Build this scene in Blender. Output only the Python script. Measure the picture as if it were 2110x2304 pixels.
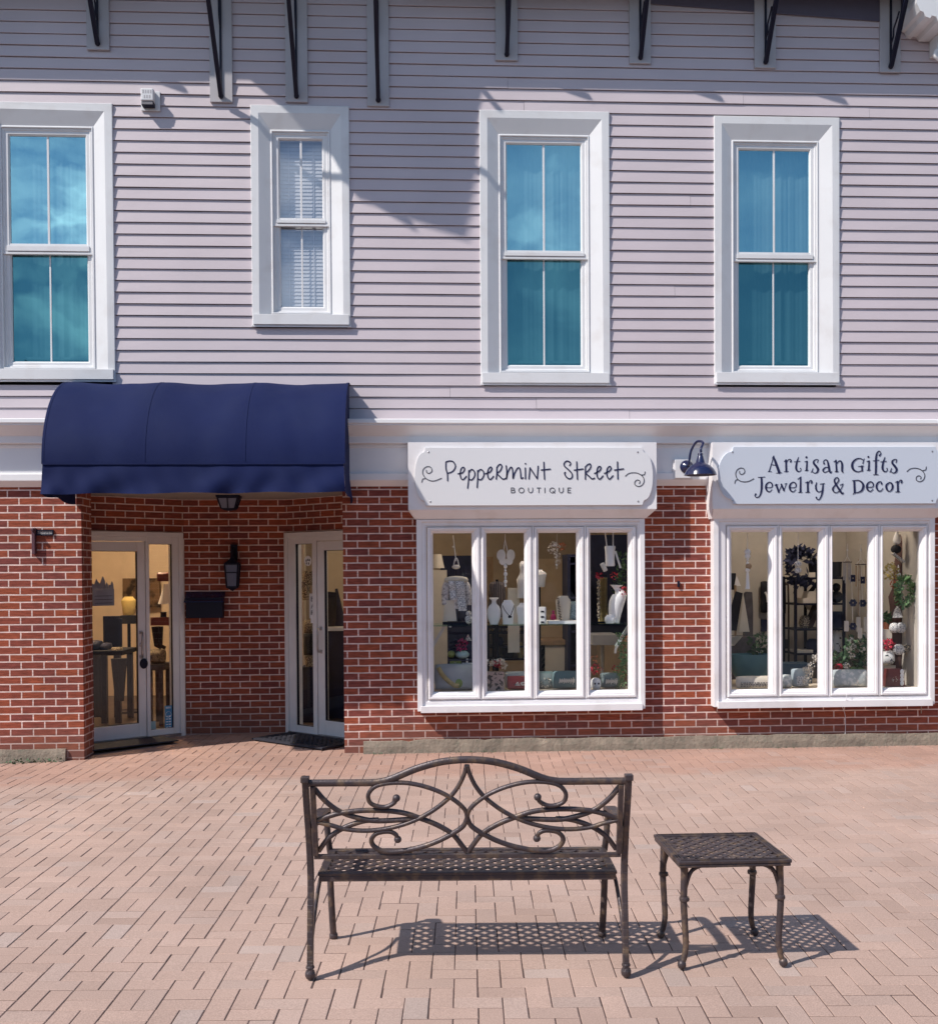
import bpy, math, random
from mathutils import Vector, Matrix
random.seed(7)
S = bpy.context.scene
for o in list(bpy.data.objects): bpy.data.objects.remove(o)

# ------------------------------------------------------------------ camera
FPX, PW, PH = 2390.0, 2110.0, 2304.0          # focal length in photo pixels, photo size
YAW, ROLL, PITCH, HOR = math.radians(3.0), 0.0063, math.radians(-1.0), 1285.0
CAM = Vector((0.0, -9.84, 1.68))
CY = HOR + FPX*math.tan(-PITCH)
F0 = Vector((math.sin(YAW), math.cos(YAW), 0)); R0 = Vector((math.cos(YAW), -math.sin(YAW), 0))
FW = F0*math.cos(PITCH) + Vector((0,0,1))*math.sin(PITCH); U0 = R0.cross(FW)
UP = U0*math.cos(ROLL) + R0*math.sin(ROLL); RT = R0*math.cos(ROLL) - U0*math.sin(ROLL)
cd = bpy.data.cameras.new('camera'); cam = bpy.data.objects.new('camera', cd); S.collection.objects.link(cam)
cd.sensor_fit = 'HORIZONTAL'; cd.sensor_width = 36.0; cd.lens = 36.0*FPX/PW
cd.shift_y = (CY - PH/2)/PW; cd.clip_end = 3000; cd.clip_start = 0.05
M = Matrix((RT, UP, -FW)).transposed().to_4x4(); M.translation = CAM; cam.matrix_world = M
S.camera = cam

# ------------------------------------------------------------------ light
SUNV = Vector((0.82, 0.47, -1.0)).normalized()      # the way sunlight travels
sd = bpy.data.lights.new('sun', 'SUN'); sun = bpy.data.objects.new('sun', sd); S.collection.objects.link(sun)
sd.energy = 4.5; sd.angle = math.radians(0.9); sd.color = (1.0, 0.94, 0.87)
sun.rotation_euler = SUNV.to_track_quat('-Z', 'Y').to_euler(); sun.location = (-20, -15, 25)
W = bpy.data.worlds.new('World'); S.world = W; W.use_nodes = True
wn, wl = W.node_tree.nodes, W.node_tree.links; wn.clear()
sky = wn.new('ShaderNodeTexSky'); sky.sky_type = 'NISHITA'; sky.sun_disc = False
sky.sun_elevation = math.asin(-SUNV.z); sky.sun_rotation = math.atan2(-SUNV.x, -SUNV.y)
sky.air_density = 1.1; sky.dust_density = 0.6; sky.ozone_density = 1.6
bg = wn.new('ShaderNodeBackground'); bg.inputs['Strength'].default_value = 0.118
tc = wn.new('ShaderNodeTexCoord'); mp = wn.new('ShaderNodeMapping'); mp.inputs['Scale'].default_value = (1.0, 1.0, 2.6)
cn = wn.new('ShaderNodeTexNoise'); cn.inputs['Scale'].default_value = 3.4; cn.inputs['Detail'].default_value = 7; cn.inputs['Roughness'].default_value = 0.58
cr = wn.new('ShaderNodeValToRGB'); cr.color_ramp.elements[0].position = 0.50; cr.color_ramp.elements[1].position = 0.74
cmx = wn.new('ShaderNodeMixRGB'); cmx.inputs['Color2'].default_value = (14.0, 13.6, 13.8, 1)
cml = wn.new('ShaderNodeMath'); cml.operation = 'MULTIPLY'; cml.inputs[1].default_value = 0.6
wo = wn.new('ShaderNodeOutputWorld')
wl.new(tc.outputs['Generated'], mp.inputs['Vector']); wl.new(mp.outputs[0], cn.inputs['Vector']); wl.new(cn.outputs['Fac'], cr.inputs['Fac'])
sx_ = wn.new('ShaderNodeSeparateXYZ'); wl.new(tc.outputs['Generated'], sx_.inputs[0])
cx_ = wn.new('ShaderNodeMapRange'); cx_.inputs['From Min'].default_value = 0.10; cx_.inputs['From Max'].default_value = -0.30; cx_.inputs['To Min'].default_value = 0.22; cx_.inputs['To Max'].default_value = 1.0
wl.new(sx_.outputs['X'], cx_.inputs['Value']); wl.new(cx_.outputs[0], cml.inputs[1])
def bank(d, lo, hi, amt):                            # a cloud bank in one part of the sky
    v = wn.new('ShaderNodeVectorMath'); v.operation = 'DOT_PRODUCT'; v.inputs[1].default_value = Vector(d).normalized(); wl.new(tc.outputs['Generated'], v.inputs[0])
    r = wn.new('ShaderNodeMapRange'); r.inputs['From Min'].default_value = lo; r.inputs['From Max'].default_value = hi; r.inputs['To Max'].default_value = amt; wl.new(v.outputs['Value'], r.inputs['Value']); return r
mp2 = wn.new('ShaderNodeMapping'); mp2.inputs['Scale'].default_value = (1.0, 1.0, 1.6); mp2.inputs['Rotation'].default_value = (0.3, 0.6, 0.2); wl.new(tc.outputs['Generated'], mp2.inputs['Vector'])
cn2 = wn.new('ShaderNodeTexNoise'); cn2.inputs['Scale'].default_value = 11; cn2.inputs['Detail'].default_value = 8; cn2.inputs['Distortion'].default_value = 0.6; wl.new(mp2.outputs[0], cn2.inputs['Vector'])
cr2 = wn.new('ShaderNodeMapRange'); cr2.inputs['From Min'].default_value = 0.46; cr2.inputs['From Max'].default_value = 0.66; wl.new(cn2.outputs['Fac'], cr2.inputs['Value'])
b1_, b2_ = bank((-.31,-.89,.33), .955, .99, 1.0), bank((.12,-.93,.33), .985, .998, .35)
bs_ = wn.new('ShaderNodeMath'); bs_.operation = 'ADD'; wl.new(b1_.outputs[0], bs_.inputs[0]); wl.new(b2_.outputs[0], bs_.inputs[1])
bm_ = wn.new('ShaderNodeMath'); bm_.operation = 'MULTIPLY'; wl.new(bs_.outputs[0], bm_.inputs[0]); wl.new(cr2.outputs[0], bm_.inputs[1])
ba_ = wn.new('ShaderNodeMath'); ba_.operation = 'MAXIMUM'; wl.new(bm_.outputs[0], ba_.inputs[1]); wl.new(cr.outputs['Color'], cml.inputs[0]); wl.new(cml.outputs[0], ba_.inputs[0])
wl.new(ba_.outputs[0], cmx.inputs['Fac']); 
tint = wn.new('ShaderNodeMixRGB'); tint.blend_type = 'MULTIPLY'; tint.inputs['Fac'].default_value = 1.0; tint.inputs['Color2'].default_value = (0.84, 0.95, 1.04, 1)
wl.new(sky.outputs[0], cmx.inputs['Color1']); wl.new(cmx.outputs[0], tint.inputs['Color1']); wl.new(tint.outputs[0], bg.inputs['Color']); wl.new(bg.outputs[0], wo.inputs[0])
S.render.engine = 'CYCLES'
S.view_settings.view_transform = 'Standard'; S.view_settings.look = 'None'; S.view_settings.exposure = 0.2; S.view_settings.gamma = 1.0
S.cycles.max_bounces = 8; S.cycles.transparent_max_bounces = 12
S.render.resolution_x = 937; S.render.resolution_y = 1024

# ------------------------------------------------------------------ measuring: a photo pixel to a point in the place
def ray(x, y): return FW + RT*((x - PW/2)/FPX) - UP*((y - CY)/FPX)
def at(x, y, Y=0.0):
    d = ray(x, y); return CAM + d*((Y - CAM.y)/d.y)
def onplane(x, y, p, n):
    d = ray(x, y); return CAM + d*((Vector(p) - CAM).dot(n)/d.dot(n))
SLOPE = 0.08/5.6
def gz(x, y):                                        # the paving falls away from the building and dips to the left
    t = min(1, max(0, (-x - 1.6)/3.0)); t = t*t*(3 - 2*t)
    return SLOPE*min(y, 0.0) - 0.05*t*min(1, max(0, (y + 3)/3))

# ------------------------------------------------------------------ materials
MATS = {}
def mat(name, col, rough=0.6, metal=0.0, var=0.08, scale=6.0, bump=0.0, bscale=60.0, col2=None, c2lo=0.5, c2hi=0.62, spec=0.5, coat=0.0, sheen=0.0):
    if name in MATS: return MATS[name]
    m = bpy.data.materials.new(name); m.use_nodes = True; n, l = m.node_tree.nodes, m.node_tree.links
    b = n['Principled BSDF']; b.inputs['Roughness'].default_value = rough; b.inputs['Metallic'].default_value = metal
    b.inputs['Specular IOR Level'].default_value = spec; b.inputs['Coat Weight'].default_value = coat; b.inputs['Sheen Weight'].default_value = sheen
    t = n.new('ShaderNodeTexCoord')
    nz = n.new('ShaderNodeTexNoise'); nz.inputs['Scale'].default_value = scale; nz.inputs['Detail'].default_value = 5
    l.new(t.outputs['Object'], nz.inputs['Vector'])
    mr = n.new('ShaderNodeMapRange'); mr.inputs['From Min'].default_value = 0.3; mr.inputs['From Max'].default_value = 0.7
    mr.inputs['To Min'].default_value = 1 - var; mr.inputs['To Max'].default_value = 1 + var; l.new(nz.outputs['Fac'], mr.inputs['Value'])
    mx = n.new('ShaderNodeVectorMath'); mx.operation = 'SCALE'; l.new(mr.outputs[0], mx.inputs['Scale'])
    if col2 is not None:
        n2 = n.new('ShaderNodeTexNoise'); n2.inputs['Scale'].default_value = scale*3; n2.inputs['Detail'].default_value = 3; l.new(t.outputs['Object'], n2.inputs['Vector'])
        r = n.new('ShaderNodeMapRange'); r.inputs['From Min'].default_value = c2lo; r.inputs['From Max'].default_value = c2hi; l.new(n2.outputs['Fac'], r.inputs['Value'])
        mc = n.new('ShaderNodeMixRGB'); mc.inputs['Color1'].default_value = (*col, 1); mc.inputs['Color2'].default_value = (*col2, 1); l.new(r.outputs[0], mc.inputs['Fac'])
        l.new(mc.outputs[0], mx.inputs[0])
    else: mx.inputs[0].default_value = col
    l.new(mx.outputs[0], b.inputs['Base Color'])
    if bump:
        n3 = n.new('ShaderNodeTexNoise'); n3.inputs['Scale'].default_value = bscale; n3.inputs['Detail'].default_value = 4; l.new(t.outputs['Object'], n3.inputs['Vector'])
        bp = n.new('ShaderNodeBump'); bp.inputs['Strength'].default_value = bump; bp.inputs['Distance'].default_value = 0.01
        l.new(n3.outputs['Fac'], bp.inputs['Height']); l.new(bp.outputs[0], b.inputs['Normal'])
    MATS[name] = m; return m

def brick_mat():
    m = bpy.data.materials.new('red_brick'); m.use_nodes = True; n, l = m.node_tree.nodes, m.node_tree.links
    b = n['Principled BSDF']; b.inputs['Roughness'].default_value = 0.85; b.inputs['Specular IOR Level'].default_value = 0.25
    uv = n.new('ShaderNodeUVMap'); uv.uv_map = 'UVMap'
    wob = n.new('ShaderNodeTexNoise'); wob.inputs['Scale'].default_value = 9; l.new(uv.outputs[0], wob.inputs['Vector'])
    ws = n.new('ShaderNodeVectorMath'); ws.operation = 'MULTIPLY_ADD'; ws.inputs[1].default_value = (0.004, 0.004, 0); l.new(wob.outputs['Color'], ws.inputs[0]); l.new(uv.outputs[0], ws.inputs[2])
    br = n.new('ShaderNodeTexBrick'); br.offset = 0.5; br.squash = 1.0
    br.inputs['Scale'].default_value = 1.0; br.inputs['Brick Width'].default_value = 0.2035; br.inputs['Row Height'].default_value = 0.0678
    br.inputs['Mortar Size'].default_value = 0.0060; br.inputs['Mortar Smooth'].default_value = 0.15; br.inputs['Bias'].default_value = 0.0
    br.inputs['Color1'].default_value = (0.315, 0.076, 0.036, 1); br.inputs['Color2'].default_value = (0.195, 0.052, 0.044, 1); br.inputs['Mortar'].default_value = (0.70, 0.53, 0.48, 1)
    l.new(ws.outputs[0], br.inputs['Vector'])
    # streaky wire-cut tone within each brick, and grime in patches
    mp = n.new('ShaderNodeMapping'); mp.inputs['Scale'].default_value = (7, 40, 1); l.new(uv.outputs[0], mp.inputs['Vector'])
    n1 = n.new('ShaderNodeTexNoise'); n1.inputs['Scale'].default_value = 1.6; n1.inputs['Detail'].default_value = 6; l.new(mp.outputs[0], n1.inputs['Vector'])
    r1 = n.new('ShaderNodeMapRange'); r1.inputs['From Min'].default_value = 0.3; r1.inputs['From Max'].default_value = 0.72; r1.inputs['To Min'].default_value = 0.68; r1.inputs['To Max'].default_value = 1.28; l.new(n1.outputs['Fac'], r1.inputs['Value'])
    sc = n.new('ShaderNodeVectorMath'); sc.operation = 'SCALE'; l.new(br.outputs['Color'], sc.inputs[0]); l.new(r1.outputs[0], sc.inputs['Scale'])
    n2 = n.new('ShaderNodeTexNoise'); n2.inputs['Scale'].default_value = 1.7; n2.inputs['Detail'].default_value = 6; l.new(uv.outputs[0], n2.inputs['Vector'])
    r2 = n.new('ShaderNodeMapRange'); r2.inputs['From Min'].default_value = 0.35; r2.inputs['From Max'].default_value = 0.7; r2.inputs['To Min'].default_value = 0.84; r2.inputs['To Max'].default_value = 1.14; l.new(n2.outputs['Fac'], r2.inputs['Value'])
    sc2 = n.new('ShaderNodeVectorMath'); sc2.operation = 'SCALE'; l.new(sc.outputs[0], sc2.inputs[0]); l.new(r2.outputs[0], sc2.inputs['Scale'])
    # splash grime low on the wall
    sp = n.new('ShaderNodeSeparateXYZ'); l.new(uv.outputs[0], sp.inputs[0])
    ad = n.new('ShaderNodeMath'); ad.operation = 'MULTIPLY_ADD'; ad.inputs[1].default_value = 0.5; l.new(n2.outputs['Fac'], ad.inputs[0]); l.new(sp.outputs['Y'], ad.inputs[2])
    r3 = n.new('ShaderNodeMapRange'); r3.inputs['From Min'].default_value = 0.62; r3.inputs['From Max'].default_value = 0.24; r3.inputs['To Min'].default_value = 0.0; r3.inputs['To Max'].default_value = 0.55; l.new(ad.outputs[0], r3.inputs['Value'])
    mg = n.new('ShaderNodeMixRGB'); mg.inputs['Color2'].default_value = (0.20, 0.105, 0.078, 1); l.new(sc2.outputs[0], mg.inputs['Color1']); l.new(r3.outputs[0], mg.inputs['Fac'])
    l.new(mg.outputs[0], b.inputs['Base Color'])
    inv = n.new('ShaderNodeMath'); inv.operation = 'MULTIPLY_ADD'; inv.inputs[1].default_value = -1.0; l.new(br.outputs['Fac'], inv.inputs[0]); l.new(n1.outputs['Fac'], inv.inputs[2])
    bp = n.new('ShaderNodeBump'); bp.inputs['Strength'].default_value = 0.4; bp.inputs['Distance'].default_value = 0.005; l.new(inv.outputs[0], bp.inputs['Height']); l.new(bp.outputs[0], b.inputs['Normal'])
    MATS['brick'] = m; return m

def paver_mat():
    m = bpy.data.materials.new('clay_paver'); m.use_nodes = True; n, l = m.node_tree.nodes, m.node_tree.links
    b = n['Principled BSDF']; b.inputs['Roughness'].default_value = 0.9; b.inputs['Specular IOR Level'].default_value = 0.2
    a = n.new('ShaderNodeVertexColor'); a.layer_name = 'tone'
    t = n.new('ShaderNodeTexCoord')
    n1 = n.new('ShaderNodeTexNoise'); n1.inputs['Scale'].default_value = 1.1; n1.inputs['Detail'].default_value = 6; l.new(t.outputs['Object'], n1.inputs['Vector'])
    r1 = n.new('ShaderNodeMapRange'); r1.inputs['From Min'].default_value = 0.3; r1.inputs['From Max'].default_value = 0.7; r1.inputs['To Min'].default_value = 0.88; r1.inputs['To Max'].default_value = 1.10; l.new(n1.outputs['Fac'], r1.inputs['Value'])
    n2 = n.new('ShaderNodeTexNoise'); n2.inputs['Scale'].default_value = 170; n2.inputs['Detail'].default_value = 4; l.new(t.outputs['Object'], n2.inputs['Vector'])
    r2 = n.new('ShaderNodeMapRange'); r2.inputs['From Min'].default_value = 0.3; r2.inputs['From Max'].default_value = 0.7; r2.inputs['To Min'].default_value = 0.80; r2.inputs['To Max'].default_value = 1.16; l.new(n2.outputs['Fac'], r2.inputs['Value'])
    mu = n.new('ShaderNodeMath'); mu.operation = 'MULTIPLY'; l.new(r1.outputs[0], mu.inputs[0]); l.new(r2.outputs[0], mu.inputs[1])
    sc = n.new('ShaderNodeVectorMath'); sc.operation = 'SCALE'; l.new(a.outputs[0], sc.inputs[0]); l.new(mu.outputs[0], sc.inputs['Scale'])
    # damp, cleaner strip of redder brick along the foot of the building
    sp = n.new('ShaderNodeSeparateXYZ'); l.new(t.outputs['Object'], sp.inputs[0])
    ad = n.new('ShaderNodeMath'); ad.operation = 'MULTIPLY_ADD'; ad.inputs[1].default_value = 0.9; l.new(n1.outputs['Fac'], ad.inputs[0]); l.new(sp.outputs['Y'], ad.inputs[2])
    r3 = n.new('ShaderNodeMapRange'); r3.inputs['From Min'].default_value = -0.72; r3.inputs['From Max'].default_value = -0.52; l.new(ad.outputs[0], r3.inputs['Value'])
    mf = n.new('ShaderNodeMath'); mf.operation = 'MULTIPLY'; mf.inputs[1].default_value = 0.75; l.new(r3.outputs[0], mf.inputs[0])
    st = n.new('ShaderNodeMixRGB'); st.blend_type = 'MULTIPLY'; st.inputs['Color2'].default_value = (0.93, 0.79, 0.74, 1); l.new(mf.outputs[0], st.inputs['Fac']); l.new(sc.outputs[0], st.inputs['Color1'])
    vo = n.new('ShaderNodeTexVoronoi'); vo.inputs['Scale'].default_value = 2.6; vo.inputs['Randomness'].default_value = 1.0; l.new(t.outputs['Object'], vo.inputs['Vector'])
    vr = n.new('ShaderNodeMapRange'); vr.inputs['From Min'].default_value = 0.030; vr.inputs['From Max'].default_value = 0.018; l.new(vo.outputs['Distance'], vr.inputs['Value'])
    vs_ = n.new('ShaderNodeSeparateXYZ'); l.new(vo.outputs['Color'], vs_.inputs[0]); vg = n.new('ShaderNodeMath'); vg.operation = 'GREATER_THAN'; vg.inputs[1].default_value = 0.72; l.new(vs_.outputs[0], vg.inputs[0])
    vm = n.new('ShaderNodeMath'); vm.operation = 'MULTIPLY'; l.new(vr.outputs[0], vm.inputs[0]); l.new(vg.outputs[0], vm.inputs[1])
    n4 = n.new('ShaderNodeTexNoise'); n4.inputs['Scale'].default_value = 0.55; n4.inputs['Detail'].default_value = 8; n4.inputs['Roughness'].default_value = .7; l.new(t.outputs['Object'], n4.inputs['Vector'])
    r4 = n.new('ShaderNodeMapRange'); r4.inputs['From Min'].default_value = .56; r4.inputs['From Max'].default_value = .72; r4.inputs['To Max'].default_value = .30; l.new(n4.outputs['Fac'], r4.inputs['Value'])
    s3 = n.new('ShaderNodeMixRGB'); s3.blend_type = 'MULTIPLY'; s3.inputs['Color2'].default_value = (.80,.76,.74,1); l.new(r4.outputs[0], s3.inputs['Fac']); l.new(st.outputs[0], s3.inputs['Color1'])
    s4 = n.new('ShaderNodeMixRGB'); s4.inputs['Color2'].default_value = (.10,.075,.07,1); l.new(vm.outputs[0], s4.inputs['Fac']); l.new(s3.outputs[0], s4.inputs['Color1'])
    l.new(s4.outputs[0], b.inputs['Base Color'])
    bp = n.new('ShaderNodeBump'); bp.inputs['Strength'].default_value = 0.5; bp.inputs['Distance'].default_value = 0.003; l.new(n2.outputs['Fac'], bp.inputs['Height']); l.new(bp.outputs[0], b.inputs['Normal'])
    MATS['paver'] = m; return m

def glass_mat(name, tint, gtint, fac, rough=0.0, wave=0.0):
    m = bpy.data.materials.new(name); m.use_nodes = True; n, l = m.node_tree.nodes, m.node_tree.links; n.clear()
    tr = n.new('ShaderNodeBsdfTransparent'); tr.inputs[0].default_value = (*tint, 1)
    gl = n.new('ShaderNodeBsdfGlossy'); gl.inputs[0].default_value = (*gtint, 1); gl.inputs['Roughness'].default_value = rough
    # thin pane: Schlick reflectance, the same from both sides
    ge = n.new('ShaderNodeNewGeometry'); dp = n.new('ShaderNodeVectorMath'); dp.operation = 'DOT_PRODUCT'; l.new(ge.outputs['Incoming'], dp.inputs[0]); l.new(ge.outputs['Normal'], dp.inputs[1])
    ab = n.new('ShaderNodeMath'); ab.operation = 'ABSOLUTE'; l.new(dp.outputs['Value'], ab.inputs[0])
    om = n.new('ShaderNodeMath'); om.operation = 'SUBTRACT'; om.inputs[0].default_value = 1.0; l.new(ab.outputs[0], om.inputs[1])
    pw = n.new('ShaderNodeMath'); pw.operation = 'POWER'; pw.inputs[1].default_value = 5.0; l.new(om.outputs[0], pw.inputs[0])
    ma = n.new('ShaderNodeMath'); ma.operation = 'MULTIPLY_ADD'; ma.inputs[1].default_value = 0.9; ma.inputs[2].default_value = fac + 0.04; ma.use_clamp = True; l.new(pw.outputs[0], ma.inputs[0])
    mx = n.new('ShaderNodeMixShader'); o = n.new('ShaderNodeOutputMaterial')
    if wave:
        t = n.new('ShaderNodeTexCoord'); nz = n.new('ShaderNodeTexNoise'); nz.inputs['Scale'].default_value = 2.2; l.new(t.outputs['Object'], nz.inputs['Vector'])
        bp = n.new('ShaderNodeBump'); bp.inputs['Strength'].default_value = wave; bp.inputs['Distance'].default_value = 0.02; l.new(nz.outputs['Fac'], bp.inputs['Height']); l.new(bp.outputs[0], gl.inputs['Normal'])
    l.new(ma.outputs[0], mx.inputs[0]); l.new(tr.outputs[0], mx.inputs[1]); l.new(gl.outputs[0], mx.inputs[2]); l.new(mx.outputs[0], o.inputs[0])
    MATS[name] = m; return m

def pattern_mat(name, c1, c2, scale, lo, hi, kind='VORONOI', rough=0.85):
    if name in MATS: return MATS[name]
    m = bpy.data.materials.new(name); m.use_nodes = True; n, l = m.node_tree.nodes, m.node_tree.links
    b = n['Principled BSDF']; b.inputs['Roughness'].default_value = rough; b.inputs['Specular IOR Level'].default_value = 0.2
    t = n.new('ShaderNodeTexCoord')
    if kind == 'VORONOI':
        v = n.new('ShaderNodeTexVoronoi'); v.inputs['Scale'].default_value = scale; v.feature = 'DISTANCE_TO_EDGE'; out = v.outputs['Distance']
    elif kind == 'WAVE':
        v = n.new('ShaderNodeTexWave'); v.inputs['Scale'].default_value = scale; v.inputs['Distortion'].default_value = 2.0; out = v.outputs['Fac']
    else:
        v = n.new('ShaderNodeTexNoise'); v.inputs['Scale'].default_value = scale; v.inputs['Detail'].default_value = 4; out = v.outputs['Fac']
    l.new(t.outputs['Object'], v.inputs['Vector'])
    r = n.new('ShaderNodeMapRange'); r.inputs['From Min'].default_value = lo; r.inputs['From Max'].default_value = hi; l.new(out, r.inputs['Value'])
    mc = n.new('ShaderNodeMixRGB'); mc.inputs['Color1'].default_value = (*c1, 1); mc.inputs['Color2'].default_value = (*c2, 1); l.new(r.outputs[0], mc.inputs['Fac'])
    l.new(mc.outputs[0], b.inputs['Base Color']); MATS[name] = m; return m

def lamp_mat(name, col, e):
    m = bpy.data.materials.new(name); m.use_nodes = True; b = m.node_tree.nodes['Principled BSDF']
    b.inputs['Base Color'].default_value = (*col, 1); b.inputs['Emission Color'].default_value = (*col, 1); b.inputs['Emission Strength'].default_value = e
    MATS[name] = m; return m

BRICK = brick_mat(); PAVER = paver_mat()
SIDING = mat('vinyl_siding', (0.53, 0.46, 0.487), 0.55, var=0.05, scale=1.3, bump=0.06, bscale=25)
WHITE = mat('white_trim', (0.68, 0.675, 0.685), 0.45, var=0.04, scale=1.6, col2=(.62,.60,.60), c2lo=.52, c2hi=.75)
WHITEB = mat('white_bay_paint', (0.78, 0.755, 0.765), 0.5, var=0.04, scale=1.6, col2=(.68,.64,.63), c2lo=.52, c2hi=.78)
WHITEF = mat('white_cornice_paint', (0.80, 0.79, 0.80), 0.5, var=0.04, scale=2.0)
GREYB = mat('grey_board', (0.42, 0.40, 0.42), 0.55, var=0.04, scale=2.0)
CONC = mat('old_concrete', (0.245, 0.20, 0.155), 0.9, var=0.25, scale=7, bump=0.8, bscale=38, col2=(0.19, 0.17, 0.13), c2lo=0.52, c2hi=0.72)
SAND = mat('joint_sand', (0.095, 0.060, 0.052), 0.95, var=0.3, scale=30)
PAVEFAR = mat('distant_asphalt', (0.075, 0.072, 0.075), 0.9, var=0.2, scale=3)
NAVY = mat('navy_canvas', (0.0045, 0.0105, 0.060), 0.8, var=0.10, scale=1.2, bump=0.3, bscale=240, spec=0.2, col2=(0.010, 0.017, 0.066), c2lo=0.45, c2hi=0.95)
NAVYM = mat('navy_enamel', (0.008, 0.012, 0.055), 0.22, var=0.05, coat=0.6)
BLACKM = mat('black_metal', (0.006, 0.007, 0.021), 0.55, var=0.1, spec=0.25)
BRONZE = mat('antique_bronze', (0.064, 0.049, 0.053), 0.44, metal=0.35, var=0.2, scale=7, bump=0.18, bscale=120, col2=(0.20, 0.135, 0.085), c2lo=0.50, c2hi=0.80)
DOORF = mat('door_frame_paint', (0.74, 0.72, 0.71), 0.4, var=0.04)
STEEL = mat('brushed_steel', (0.45, 0.43, 0.44), 0.3, metal=0.9, var=0.05)
INK = mat('navy_ink', (0.010, 0.012, 0.055), 0.5, var=0.0)
INKG = mat('grey_ink', (0.06, 0.06, 0.075), 0.5, var=0.0)
SIGNW = mat('white_sign_board', (0.72, 0.715, 0.73), 0.4, var=0.012, scale=1.0)
SIGNB = mat('pale_blue_sign_board', (0.56, 0.60, 0.675), 0.4, var=0.012, scale=1.0)
GLASS_UP = glass_mat('upper_glass', (0.70, 0.88, 0.92), (0.41, 0.79, 0.86), 0.47, wave=0.05)
GLASS_LO = glass_mat('screened_glass', (0.30, 0.46, 0.51), (0.20, 0.57, 0.64), 0.26, rough=0.02, wave=0.06)
GLASS_W2 = glass_mat('blind_window_glass', (0.93, 0.95, 0.97), (0.74, 0.77, 0.84), 0.20, wave=0.04)
GLASS_SH = glass_mat('shop_glass', (0.93, 0.94, 0.95), (0.9, 0.95, 1.0), 0.005, wave=0.02)
ROOM = mat('cream_plaster', (0.62, 0.53, 0.41), 0.85, var=0.05)
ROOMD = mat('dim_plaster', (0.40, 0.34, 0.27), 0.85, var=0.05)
WOODF = mat('dark_wood_floor', (0.09, 0.065, 0.06), 0.4, var=0.3, scale=4)

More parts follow.
